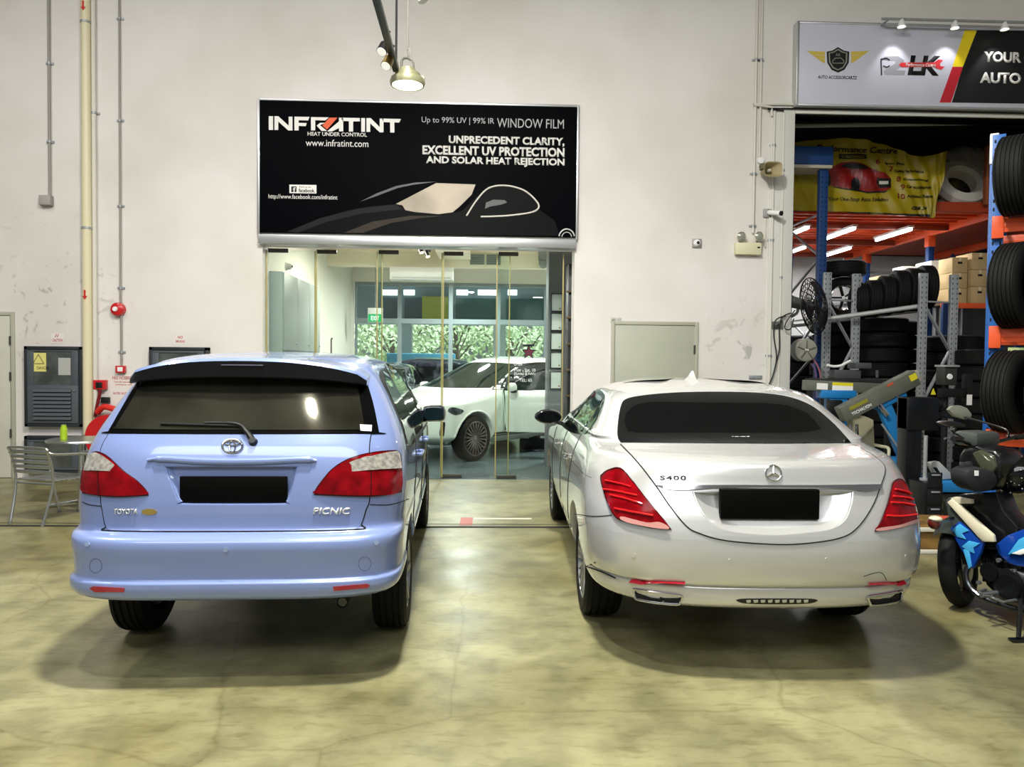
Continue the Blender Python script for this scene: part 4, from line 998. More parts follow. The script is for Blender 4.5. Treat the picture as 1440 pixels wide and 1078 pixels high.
T('Up to 99% UV | 99% IR', (593, 165, 695, 175.5), PG); T('WINDOW FILM', (699, 167, 793, 180), PG, bold=.0)
T('UNPRECEDENT CLARITY,', (631, 192, 794, 205), bold=.04); T('EXCELLENT UV PROTECTION', (594, 206, 794, 219), bold=.04); T('AND SOLAR HEAT REJECTION', (599, 221, 794, 234), bold=.04)
strokes([[(407, 259.5), (445, 260), (445, 272), (407, 271.5)]], PW, 'badge'); T2 = mat('print_black', '#101216', .5)
text_px('facebook.', (420, 265, 443, 270.5), BY - .002, T2, o, thick=.002, bold=.02); text_px('Find us on', (421, 261.5, 437, 264), BY - .002, T2, o, thick=.002); strokes([[(409.5, 262), (417, 262), (417, 270), (409.5, 270)]], T2, 'badge_mark', Y=BY - .002); text_px('f', (412.2, 263, 415.5, 270), BY - .004, PW, o, thick=.002, bold=.03)
T('http://www.facebook.com/infratint', (377.5, 273.5, 474.5, 281.5))
# picture of a dark coupe
L1 = lambda pts: [L0(*p_) for p_ in pts]
strokes([L1([(200, 588), (280, 545), (400, 500), (520, 478), (640, 470), (670, 498), (760, 512), (820, 514), (900, 500), (960, 440), (1010, 395), (1080, 388), (1160, 410), (1220, 460), (1225, 495), (1290, 540), (1310, 604), (700, 600)])], mat('coupe_body', '#08090b', .5, spec=.08), 'coupe_body', d=.0015)
strokes([L1([(160, 588), (300, 530), (460, 490), (620, 472), (648, 492), (480, 510), (330, 545), (210, 590)])], mat('coupe_grey', '#1f2022', .5, spec=.1), 'coupe_wing', d=.002)
strokes([L1([(400, 592), (520, 545), (680, 520), (820, 520), (720, 530), (600, 550), (480, 592)])], mat('coupe_shine', '#39342e', .5, spec=.1), 'coupe_bonnet_line', d=.002)
strokes([L1([(620, 470), (790, 382), (956, 388), (940, 430), (890, 480), (860, 505), (800, 513), (700, 504), (660, 496), (648, 476)])], mat('coupe_screen', '#b5a692', .4, noise=.35, nscale=1.2), 'coupe_screen', d=.003)
strokes([L1([(470, 460), (540, 425), (620, 395), (700, 380), (790, 376), (700, 388), (630, 402), (545, 434)])], mat('coupe_line', '#4d4f52', .4), 'coupe_roof_line', d=.002)
ln = MB(); q = [onY(*p_, BY - .004) for p_ in [tuple(v) for v in smooth(L1([(918, 520), (960, 455), (1010, 404), (1080, 392), (1160, 412), (1215, 460), (1220, 490), (1180, 508), (1080, 520), (978, 524)]), 5, False)]]; ln.tube(q, .012, 6); part('coupe_window_line', ln, mat('coupe_bright', '#d8d4cc', .4), o)
strokes([L1([(996, 490), (1000, 465), (1030, 452), (1080, 454), (1090, 464), (1060, 474), (1020, 480)])], mat('coupe_mirror', '#3f4043', .4), 'coupe_mirror', d=.003)
ln = MB()
for rr in (11, 7): ln.tube([onY(797 + rr * math.cos(R(t_)), 334 + rr * 1.1 * math.sin(R(t_)), BY - .004) for t_ in range(190, 351, 16)], .010 if rr > 8 else .006, 6)
part('coupe_wheel_ring', ln, mat('coupe_ring', '#c4c4c2', .4), o)
# rail under the board
a, b_ = wl(371, 338), wl(807, 338); z0, z1 = ZS - .01, wl(590, 331).z - .032
m = MB(); m.box(a.x - .05, b_.x + .02, WY - .10, WY + .1, z0, z1, .006); solo('header_rail', m, ALU, 'long aluminium rail over the glass doors under the black board', 'rail')

# ------------------------------------------------------------------ sign board over the tyre bay
SY = WY - .14
a, b_ = onY(1123, 90, SY), onY(1500, 90, SY); zt, zb = onY(1250, 36, SY).z, onY(1250, 148, SY).z
o = thing('sign_board', 'pale grey and black garage sign board over the tyre bay', 'sign', ((a.x + b_.x) / 2, WY, zb))
m = MB(); m.box(a.x, b_.x, SY, WY, zb, zt, .004); part('board', m, mat('sign_grey', '#c3c4d2', .35), o)
m = MB(); t_ = .03
for q in ((a.x - t_, a.x, zb - t_, zt + t_), (b_.x, b_.x + t_, zb - t_, zt + t_), (a.x, b_.x, zt, zt + t_), (a.x, b_.x, zb - t_, zb)): m.box(q[0], q[1], SY - .012, WY, q[2], q[3], .003)
part('frame', m, ALU, o)
S0 = lambda u, v: (1000 + u * .35256, v * .35256)
S1 = lambda pts: [S0(*p_) for p_ in pts]
def ST(polys, m, name='logo', d=.002): return strokes(polys, m, name, d, SY, o)
ST([S1([(1058, 121), (1430, 124), (1430, 416), (960, 409), (1004, 266)])], BLACK, 'black_panel')
ST([S1([(1012, 120), (1060, 121), (1004, 266), (962, 266)])], mat('sign_yellow', '#e6cc1e', .45), 'yellow_stripe', .003); ST([S1([(962, 267), (1004, 267), (956, 409), (911, 409)])], mat('sign_red', '#b4202e', .45), 'red_stripe', .003)
sh = S1([(506, 188), (530, 202), (551, 206), (549, 250), (532, 278), (506, 290), (480, 278), (463, 250), (461, 206), (482, 202)])
ST([sh], BLACK, 'shield'); sc_ = (sum(p_[0] for p_ in sh) / len(sh), sum(p_[1] for p_ in sh) / len(sh))
ln = MB(); ln.tube([onY(sc_[0] + (p_[0] - sc_[0]) * .78, sc_[1] + (p_[1] - sc_[1]) * .8, SY - .003) for p_ in sh], .010, 6, closed=True); part('shield_line', ln, mat('shield_grey', '#8c8c80', .5), o)
ln = MB(); ln.tube([onY(*S0(*p_), SY - .003) for p_ in ((484, 244), (494, 232), (518, 231), (530, 243), (528, 252), (486, 252))], .006, 6, closed=True); part('shield_car_line', ln, _M['shield_grey'], o)
text_px('AA', (*S0(497, 212), *S0(515, 224)), SY - .002, _M['shield_grey'], o, thick=.002)
GOLD = mat('wing_gold', '#c8b04a', .45)
for sgn in (-1, 1):
    w_ = []
    for k_ in range(3):
        y_ = 198 + k_ * 16; x1_, x2_ = 52, 126 - k_ * 22
        w_.append(S1([(506 + sgn * x1_, y_ + 8), (506 + sgn * (x2_ - 18), y_ + 8 - 2), (506 + sgn * x2_, y_ + 4), (506 + sgn * (x2_ - 22), y_ + 20), (506 + sgn * x1_, y_ + 22)][::sgn]))
    ST(w_, GOLD, 'wing')
text_px('AUTO ACCESSORCARZZ', (*S0(425, 302), *S0(582, 315)), SY, BLACK, o, thick=.003, bold=.012, shear=.12)
text_px('LK', (*S0(784, 222), *S0(914, 301)), SY, BLACK, o, thick=.003, bold=.04, shear=.16)
ST([S1([(690, 226), (745, 224), (770, 240), (766, 262), (735, 280), (775, 281), (770, 300), (692, 298), (688, 284), (735, 252), (735, 242), (690, 241)])], mat('logo_steel', '#9b9ca4', .4), 'steel_figure')
ln = MB()
for q in (((680, 300), (678, 240), (690, 232)), ((686, 262), (700, 268), (712, 262)), ((676, 236), (700, 232), (712, 240))): ln.tube([onY(*S0(*p_), SY - .004) for p_ in q], .008, 6)
part('figure_line', ln, BLACK, o)
WR = mat('wrench_red', '#d2333c', .4); ST([S1([(758, 250), (890, 249), (905, 238), (925, 240), (912, 254), (914, 264), (931, 266), (918, 278), (900, 274), (890, 267), (760, 268), (748, 259)])], WR, 'wrench', .005)
text_px('Performance Centre', (*S0(776, 252), *S0(896, 265)), SY - .005, PW, o, thick=.002, bold=.02, shear=.2)
text_px('YOUR O', (*S0(1087, 207), *S0(1290, 250)), SY - .002, PW, o, thick=.003, bold=.04); text_px('AUTO SO', (*S0(1072, 290), *S0(1325, 334)), SY - .002, PW, o, thick=.003, bold=.04)
# spotlights on a pole over it
zz = onY(1340, 31, SY - .2).z; xa = onY(1240, 28, SY - .2).x
m = MB(); m.cyl((xa, SY - .2, zz + .02), (9.6, SY - .2, zz + .02), .018, n=10)
for x_ in (xa + .1, 8.6): m.cyl((x_, SY - .2, zz + .02), (x_, WY, zz + .02), .014, n=8)
solo('lamp_pole', m, STEEL, 'thin steel pole carrying spotlights over the tyre bay sign', 'pole')
for i, (px, wd_) in enumerate(((1268, 'first'), (1343, 'second'), (1413, 'third'))):
    x_ = onY(px, 30, SY - .2).x
    s_ = thing('spotlight', wd_ + ' spotlight from the left on the pole over the tyre bay sign', 'spotlight', (x_, SY - .2, zz))
    h = MB(); h.lathe([(.018, .02), (.03, .0), (.05, -.06), (.055, -.085)], (x_, SY - .2, zz), n=20); part('shade', h, WHITE, s_)
    h = MB(); h.ball((x_, SY - .2, zz - .05), .028); part('bulb', h, mat('bulb_glow', '#ffffff', .5, emit='#fff8ea', es=5), s_)
    sp = bpy.data.lights.new('spot', 'SPOT'); sp.energy = 13; sp.spot_size = R(75); sp.spot_blend = .6; sp.shadow_soft_size = .03; so_ = bpy.data.objects.new('spot', sp); COL.objects.link(so_); so_.location = (x_, SY - .22, zz - .09); so_.rotation_euler = (R(18), 0, 0)

# ------------------------------------------------------------------ small fittings right of the shop
m = MB(); x0, x1, y0, y1, z0, z1 = wbox(1032, 342, 1068, 359, .0, .09); m.box(x0, x1, y0, y1, z0, z1, .012); el = solo('emergency_light', m, mat('cream_plastic', '#d8d4b2', .45), 'cream twin head emergency light box on the wall', 'emergency light')
for px, dx in ((1038.5, -.02), (1063, .06)):
    c = wl(px, 334); h = MB(); h.lathe([(0, .03), (.035, .02), (.062, -.05), (.066, -.055), (.062, -.06)], (c.x, y0 + .02, c.z), axis='Y', n=24); lo = part('lamp_head', h, _M['cream_plastic'], el)
    h = MB(); h.lathe([(0, -.066), (.04, -.062), (.058, -.056), (.0, -.05)], (c.x, y0 + .02, c.z), axis='Y', n=24); part('lamp_lens', h, mat('lens_grey', '#a7a99a', .1, .4), lo)
    h = MB(); h.cyl((c.x, y0 + .03, c.z - .04), (c.x, y0 + .04, z1 - .005), .012); part('bracket', h, STEEL, el)
m = MB(); m.box(wbox(1050, 350, 1060, 353, 0, 0)[0] + .12, wbox(1050, 350, 1060, 353, 0, 0)[0] + .16, y0 - .003, y0, z0 + .09, z0 + .11); part('indicator', m, BLACK, el)
c = wl(1070, 243); o = thing('horn_speaker', 'beige horn loudspeaker on the wall beside the tyre bay', 'loudspeaker', (c.x, WY, c.z))
h = MB(); k = 24
def rr_(sx, sz, y, n_=k): return [(c.x + sx * math.copysign(abs(math.cos(2 * math.pi * i / n_)) ** .55, math.cos(2 * math.pi * i / n_)) + y * .25, WY - .03 - y, c.z - .02 + sz * math.copysign(abs(math.sin(2 * math.pi * i / n_)) ** .55, math.sin(2 * math.pi * i / n_))) for i in range(n_)]
R_ = [rr_(.035, .035, .03), rr_(.05, .045, .12), rr_(.09, .07, .20), rr_(.125, .10, .26), rr_(.13, .105, .262), rr_(.115, .09, .255), rr_(.045, .04, .13), rr_(.02, .02, .10)]
h.add([v for r_ in R_ for v in r_], [(i * k + j, i * k + (j + 1) % k, (i + 1) * k + (j + 1) % k, (i + 1) * k + j) for i in range(len(R_) - 1) for j in range(k)]); part('horn', h, mat('horn_beige', '#9d8f6a', .5), o)
h = MB(); q = rr_(.01, .01, .2)[0]; h.ball((c.x + .04, WY - .2, c.z - .02), .026, .05, .026); part('phase_plug', h, mat('plug_grey', '#c9c6b4', .5), o)
h = MB(); h.cyl((c.x, WY - .1, c.z + .02), (c.x, WY - .1, c.z + .10), .06, .03); h.box(c.x - .03, c.x + .03, WY - .1, WY, c.z + .07, c.z + .1, .004); part('bracket', h, mat('bracket_dark', '#6b6448', .5, .3), o)
cc = wl(1069, 226); h = MB(); h.lathe([(0, -.04), (.045, -.038), (.05, -.03), (.05, 0), (0, 0)], (cc.x, WY - .002, cc.z), axis='Y', n=24); solo('junction_box', h, WHITE, 'round white junction box above the horn loudspeaker', 'junction box')
for px, py, lab, sc_ in ((979.5, 342, 'small round camera on a square grey plate in the middle of the bare wall', 1), (1079, 300, 'white bullet security camera on a grey plate by the bay frame', 2)):
    c = wl(px, py); o = thing('security_camera', lab, 'camera', (c.x, WY, c.z))
    h = MB(); h.box(c.x - .065, c.x + .065, WY - .03, WY, c.z - .06, c.z + .06, .006); part('base_plate', h, mat('plate_grey', '#9c9c9a', .5, .3), o)
    if sc_ == 1:
        h = MB(); h.lathe([(0, -.07), (.03, -.065), (.045, -.05), (.05, -.03), (0, -.03)], (c.x, WY, c.z), axis='Y', n=24); part('dome', h, WHITE, o)
        h = MB(); h.lathe([(0, -.082), (.018, -.078), (.022, -.066), (0, -.066)], (c.x + .005, WY, c.z), axis='Y', n=20); part('lens', h, BLACK, o)
    else:
        h = MB(); h.cyl((c.x, WY - .03, c.z + .01), (c.x + .03, WY - .08, c.z), .022); h.cyl((c.x + .0, WY - .07, c.z), (c.x + .11, WY - .20, c.z - .035), .033, n=20); part('housing', h, WHITE, o)
        h = MB(); h.cyl((c.x + .108, WY - .198, c.z - .034), (c.x + .125, WY - .218, c.z - .04), .033, n=20); part('lens', h, BLACK, o)
c = wl(1076, 330); h = MB(); h.box(c.x - .012, c.x + .012, WY - .02, WY, wl(1076, 348).z, wl(1076, 308).z, .003); solo('cable_cover', h, PIPEW, 'short white cable cover below the bullet camera', 'cable cover')
b = MB(); b.box(*wbox(858, 446, 875, 453, .001, .01)); o = solo('number_plate_sign', b, mat('plate_white', '#c9c9bf', .5), 'small unit number plate above the grey door', 'sign'); text_px('#01-52', (860, 447.5, 873, 451.8), WY - .01, BLACK, o, thick=.001)
b = MB(); b.box(*wbox(1053, 527.5, 1071, 532.5, .001, .02), .003); solo('wall_plate', b, STEEL, 'small grey wall plate just above the saloon roof', 'plate')
# ------------------------------------------------------------------ pendant lamp and the track hanging in front of the wall
PY = 7.6
c = onY(573, 116, PY); o = thing('pendant_lamp', 'lit round high bay lamp hanging over the shop front', 'lamp', (c.x, PY, c.z))
h = MB(); h.lathe([(.0, .13), (.08, .13), (.085, .10), (.125, .085), (.13, .05), (.165, .035), (.175, 0), (.165, -.03), (.15, -.03), (.15, -.005), (0, .0)], (c.x, PY, c.z), n=40); part('housing', h, mat('lamp_olive', '#9d9c7c', .4, .3), o)
h = MB(); h.lathe([(0, -.042), (.10, -.04), (.148, -.025), (.15, -.012), (0, -.008)], (c.x, PY, c.z), n=36); part('diffuser', h, mat('lamp_glow', '#fffce8', .5, emit='#fffbe4', es=14), o)
h = MB(); h.tube([(c.x - .06, PY, c.z + .12), (c.x - .055, PY, c.z + .22), (c.x + .0, PY, c.z + .24), (c.x + .05, PY, c.z + .2), (c.x + .06, PY, c.z + .12)], .012, 10, sub=4); part('handle', h, mat('handle_grey', '#5f6156', .5), o)
a = onY(572, 0, PY); h = MB(); h.tube([(c.x + .055, PY, c.z + .1), (c.x + .02, PY, c.z + .35), (c.x + .0, PY, c.z + .7), (c.x + .0, PY, ZT + .6)], .010, 8, sub=4); part('cord', h, PIPEG, o)
for k_ in (-.14, .15):
    h = MB(); h.box(c.x + k_ - .02, c.x + k_ + .02, PY - .03, PY + .03, c.z - .01, c.z + .06, .005); part('latch', h, _M['lamp_olive'], o)
pl = area('pendant_glow', (c.x, PY, c.z - .05), 75, .3, (1, .98, .88)); 
h = MB(); q = onY(559, 10, PY + .05); h.cyl((onY(557, 95, PY + .05).x, PY + .05, onY(557, 95, PY + .05).z), (q.x, PY + .05, ZT + .6), .011, n=8); solo('hanging_rod', h, BLACK, 'thin black rod hanging left of the pendant lamp', 'rod')
B = onY(557, 98, 7.55); A = onY(528, -6, 6.0); A = B + (A - B) * 2.2; Bt = Vector((B.x, 7.5, A.z))
h = MB(); h.beam(A, B, .06, .05, .004); tr = solo('lighting_track', h, mat('track_dark', '#3a3f3a', .4, .4), 'dark lighting track sloping down to the pendant lamp', 'track')
for px, py, lab, m_ in ((539, 68, 'upper dark spotlight with a white face on the hanging track', BLACK), (545, 88, 'lower brassy spotlight on the hanging track', mat('brass_dull', '#8a7440', .35, .7))):
    c = onY(px, py, 7.15); o = thing('spotlight', lab, 'spotlight', (c.x, 7.15, c.z))
    h = MB(); d = Vector((-.25, -.5, -.85)).normalized(); h.cyl(c - d * .05, c + d * .05, .045, .05, n=20); part('head', h, m_, o)
    h = MB(); h.cyl(c + d * .045, c + d * .054, .044, n=20); part('lens', h, mat('spot_lens', '#e9e9df', .3, emit='#fffef2', es=.6), o)
    h = MB(); h.tube([c - d * .05, c + Vector((.03, 0, .1)), c + Vector((.06, .0, .16))], .010, 8, sub=3); part('arm', h, BLACK, o)
c = onY(595, 2, 7.6); h = MB(); h.cyl((c.x, 7.6, c.z), (c.x - .05, 7.6, c.z + .16), .05, .04, n=20); h.cyl((c.x - .045, 7.6, c.z + .15), (c.x - .045, 7.6, ZT + .6), .008, n=8); o = solo('spotlight', h, WHITE, 'white spotlight head at the top edge beside the lamp cords', 'spotlight')
# ------------------------------------------------------------------ frameless glass doors of the shop
GLASS = thin_glass('door_glass', '#f8fdfa', refl=.07); EDGE = mat('gold_glass_edge', '#a3965c', .5)
gy = WY + .16
for i, (p0, p1, dy, lab) in enumerate(((375, 445, 0, 'first frameless glass door from the left, beside the wall'), (443, 537, .05, 'second frameless glass door from the left'), (530, 623, 0, 'middle frameless glass door over the white car bonnet'),
                                      (621, 716, .05, 'second frameless glass door from the right'), (698, 791, 0, 'rightmost frameless glass door with the printed opening hours'))):
    Y = gy + dy; x0, x1 = onY(p0, 480, Y).x, onY(p1, 480, Y).x; z0, z1 = .015, ZS - .06
    o = thing('glass_door', lab, 'glass door', ((x0 + x1) / 2, Y, 0))
    m = MB(); m.box(x0, x1, Y - .006, Y + .006, z0, z1); part('pane', m, GLASS, o)
    for x in (x0, x1):
        m = MB(); m.box(x - .008, x + .008, Y - .009, Y + .009, z0, z1, .002); part('edge_strip', m, EDGE, o)
    m = MB(); m.box(x0 + .02, x0 + .30, Y - .02, Y + .02, z1 - .035, z1 + .02, .004); part('top_clamp', m, mat('clamp_dark', '#4d4c44', .4, .6), o)
    m = MB(); m.box(x0 + .02, x0 + .30, Y - .02, Y + .02, 0.004, .05, .004); part('bottom_clamp', m, _M['clamp_dark'], o)
    if i == 1:
        m = MB(); a = onY(467, 480, Y); m.tube([(a.x, Y - .01, 1.25), (a.x, Y - .06, 1.27), (a.x, Y - .06, 1.95), (a.x, Y - .01, 1.97)], .012, 8); part('door_handle', m, CHROME, o)
    if i == 4:
        D = mat('decal_white', '#e9ede9', .5); DR = mat('decal_maroon', '#5d1c30', .5); DB = mat('decal_black', '#101214', .5)
        def star(cx, cy, r1, r2): return [(cx + (r1 if k % 2 == 0 else r2) * math.sin(k * math.pi / 5), cy - (r1 if k % 2 == 0 else r2) * math.cos(k * math.pi / 5)) for k in range(10)]
        m = MB(); m.prism(pp(star(743.5, 495, 11, 5), Y - .010), Y - .0105, Y - .0075); so = part('star_decal', m, DB, o); m = MB(); m.prism(pp(star(743.5, 495.3, 8, 3.8), Y - .011), Y - .0125, Y - .0108); part('star_face', m, DR, so)
        m = MB(); m.prism(pp([(735.5, 484), (751.5, 484), (751, 487), (736, 487)], Y - .01), Y - .0105, Y - .0075); part('bar_decal', m, DB, o)
        for s_, bx in (('OPEN', (723, 509.5, 734, 514)), ('Mon - Sat, 10', (723, 518, 753, 523)), ('(Sunday & Public', (723, 523.5, 753, 528)), ('TEL: 65', (730, 532, 748, 536.5))): text_px(s_, bx, Y - .0075, D, o, thick=.001, bold=.01)
        text_px('infratint', (737, 547.5, 749, 550.5), Y - .0075, DB, o, thick=.001)

# ------------------------------------------------------------------ shop fittings
CABS = mat('grey_laminate', '#8e9693', .45); 
x0 = SX0; x1 = SX0 + .38; o = thing('wall_cabinet', 'tall grey cabinet along the left wall of the shop', 'cabinet', (x0 + .2, 12.2, 0))
b = MB(); b.box(x0, x1, 10.98, 13.35, .0, 2.93, .004); part('carcass', b, CABS, o)
for i in range(3):
    ya, yb = 10.99 + i * .785, 10.99 + (i + 1) * .785 - .01
    b = MB(); b.box(x1 - .002, x1 + .02, ya, yb, 1.80, 2.92, .003); d = part('door', b, CABS, o); h = MB(); h.cyl((x1 + .02, yb - .08, 1.9), (x1 + .045, yb - .08, 1.9), .012); part('handle', h, STEEL, d)
    b = MB(); b.box(x1 - .002, x1 + .02, ya, yb, .1, 1.74, .003); d = part('door', b, mat('pale_laminate', '#b9c6c0', .4), o); h = MB(); h.cyl((x1 + .02, yb - .08, 1.6), (x1 + .045, yb - .08, 1.6), .012); part('handle', h, STEEL, d)
c = onX(403, 384, SX0 + .02); m = MB(); m.lathe([(0, .10), (.03, .095), (.05, .07), (.055, .03), (.075, .0), (0, 0)], (SX0, 12.6, 3.2), axis='X', n=20); o = solo('security_camera', m, WHITE, 'small white dome camera on the shop wall over the grey cabinet', 'camera'); m = MB(); m.ball((SX0 + .095, 12.6, 3.2), .02); part('lens', m, BLACK, o)
# exit sign
EY = 17.6; a, b_, t, u = onY(517, 443, EY), onY(538, 443, EY), onY(527, 434, EY), onY(527, 453, EY); zmid = (t.z * .55 + u.z * .45)
o = thing('exit_sign', 'green and white EXIT sign hanging inside the shop', 'sign', ((a.x + b_.x) / 2, EY, u.z))
m = MB(); m.box(a.x, b_.x, EY, EY + .06, u.z, t.z + .02, .004); part('housing', m, WHITE, o)
m = MB(); m.box(a.x + .01, b_.x - .01, EY - .006, EY, u.z + .01, zmid + .02); fp = part('green_face', m, mat('exit_green', '#1f9d5c', .4, emit='#1f9d5c', es=.5), o)
text_on('EXIT', (a.x + .08, EY - .006, u.z + .045), (b_.x - a.x - .16, 0, 0), (0, 0, zmid - u.z - .07), mat('exit_white', '#f4fff8', .5, emit='#ffffff', es=.7), fp, thick=.002, bold=.01)
m = MB(); m.cyl(((a.x + b_.x) / 2, EY + .03, t.z), ((a.x + b_.x) / 2, EY + .03, SZ), .01, n=8); part('rod', m, STEEL, o)
# air conditioner on the bulkhead, ceiling track lights, vent
c = onY(586, 386, 15.6); o = thing('air_conditioner', 'long white air conditioner high up inside the shop', 'air conditioner', (c.x, 15.7, c.z))
m = MB(); m.prism([(15.78, c.z - .12), (15.78, c.z + .16), (15.60, c.z + .16), (15.55, c.z + .05), (15.58, c.z - .10)], c.x - .55, c.x + .75, 'X', bev=.012); part('case', m, WHITE, o)
m = MB(); m.box(c.x - .5, c.x + .7, 15.545, 15.57, c.z - .08, c.z - .05, .004); part('louvre', m, mat('louvre_grey', '#b8bcb8', .5), o)
m = MB(); q = onY(590, 368, 13.2); m.beam((q.x - .12, 12.6, 3.72), (q.x + .10, 14.2, 3.72), .04, .04, .004); o = solo('lighting_track', m, BLACK, 'short black lighting track on the shop ceiling', 'track')
for k in range(3):
    y = 12.8 + k * .5; x = q.x - .10 + k * .07; s_ = thing('spotlight', ('nearest', 'middle', 'farthest')[k] + ' of three small spotlights on the track inside the shop', 'spotlight', (x, y, 3.6))
    m = MB(); m.cyl((x, y, 3.69), (x + .06, y - .03, 3.56), .035, .04, n=16); part('head', m, BLACK, s_); m = MB(); m.cyl((x + .06, y - .03, 3.56), (x + .064, y - .032, 3.55), .036, n=16); part('lens', m, mat('warm_lens', '#ffe2b0', .4, emit='#ffd9a0', es=6), s_)
for dx, n_ in ((0, 'left'), (.34, 'right')):
    c = onY(671, 380, 15.78); m = MB(); m.box(c.x + dx - .15, c.x + dx + .15, 15.77, 15.8, 3.68, 3.9, .003); o = solo('air_vent', m, mat('vent_grey', '#8f9894', .5), n_ + ' grey square air vent on the bulkhead inside the shop', 'vent')
    for k in range(5):
        s_ = MB(); s_.box(c.x + dx - .13, c.x + dx + .13, 15.76, 15.77, 3.70 + k * .04, 3.72 + k * .04); part('vent_slat', s_, mat('vent_slat_grey', '#6d7672', .5), o)
c = onY(764, 388, 15.5); m = MB(); m.lathe([(0, -.12), (.05, -.10), (.09, -.04), (.10, .03), (.08, .06), (0, .06)], (c.x, 15.5, SZ - .3), n=20); m.box(c.x - .1, c.x + .1, 15.4, 15.6, SZ - .24, SZ - .002, .004); solo('security_camera', m, mat('dome_grey', '#7c7f7c', .4), 'grey dome camera high at the right of the shop', 'camera')
# grey column with framed certificates
CY = 12.0; a = onY(771, 450, CY); b_ = onY(800, 450, CY)
m = MB(); m.box(a.x, b_.x + .5, CY, CY + .5, 0, SZ, .01); struct('trim_3', m, mat('column_grey', '#6d7073', .55))
for i, (y0_, y1_) in enumerate(((412, 438), (439.5, 465), (466.5, 492), (494, 518), (521, 547))):
    Y = CY - .035; p, q, t, u = onY(774, 470, Y), onY(791, 470, Y), onY(782, y0_, Y), onY(782, y1_, Y)
    o = thing('framed_certificate', ('topmost', 'second from the top', 'middle', 'second from the bottom', 'lowest')[i] + ' framed certificate on the grey column', 'certificate', ((p.x + q.x) / 2, CY, u.z))
    m = MB(); w_ = .016
    for r_ in ((p.x, q.x, t.z - w_, t.z), (p.x, q.x, u.z, u.z + w_), (p.x, p.x + w_, u.z, t.z), (q.x - w_, q.x, u.z, t.z)): m.box(r_[0], r_[1], Y - .01, CY, r_[2], r_[3], .003)
    part('frame', m, mat('frame_dark', '#26282a', .4), o)
    m = MB(); m.box(p.x + w_, q.x - w_, CY - .02, CY - .012, u.z + w_, t.z - w_); pa = part('paper', m, mat('certificate_paper', '#dfe4e2', .6), o)
    m = MB(); m.cyl((q.x - .045, CY - .02, u.z + .05), (q.x - .045, CY - .023, u.z + .05), .014, n=14); part('seal', m, mat('seal_gold', '#9a7f4a', .5), pa)
# dark display shelf right of the column
x0 = onY(797, 450, 11.2).x; o = thing('display_rack', 'dark display rack with small goods at the right edge of the shop', 'rack', (x0 + .1, 11.2, 0))
m = MB(); m.box(x0, x0 + .22, 11.0, 11.5, 0, 3.1, .005); part('back_panel', m, mat('rack_dark', '#17191b', .5), o)
for k in range(7):
    m = MB(); m.box(x0 - .03, x0 + .1, 10.94, 11.0, .4 + k * .38, .43 + k * .38, .003); part('shelf', m, mat('rack_brown', '#4a3b20', .5), o)
# goods low behind the door
for k, (px, py) in enumerate(((738, 640), (752, 634), (764, 642))):
    c = onY(px, py, 14.2); m = MB(); m.box(c.x - .1, c.x + .1, 14.1, 14.3, .0, .22 + .06 * (k % 2), .02); m.tube([(c.x - .08, 14.1, .05), (c.x - .1, 13.95, .03), (c.x + .1, 13.95, .03), (c.x + .08, 14.1, .05)], .012, 8, sub=3); solo('trolley_jack', m, mat('jack_dark', '#1b1d1f', .4, .4), ('leftmost', 'middle', 'rightmost')[k] + ' of three dark jacks on the shop floor under the white car door', 'jack')

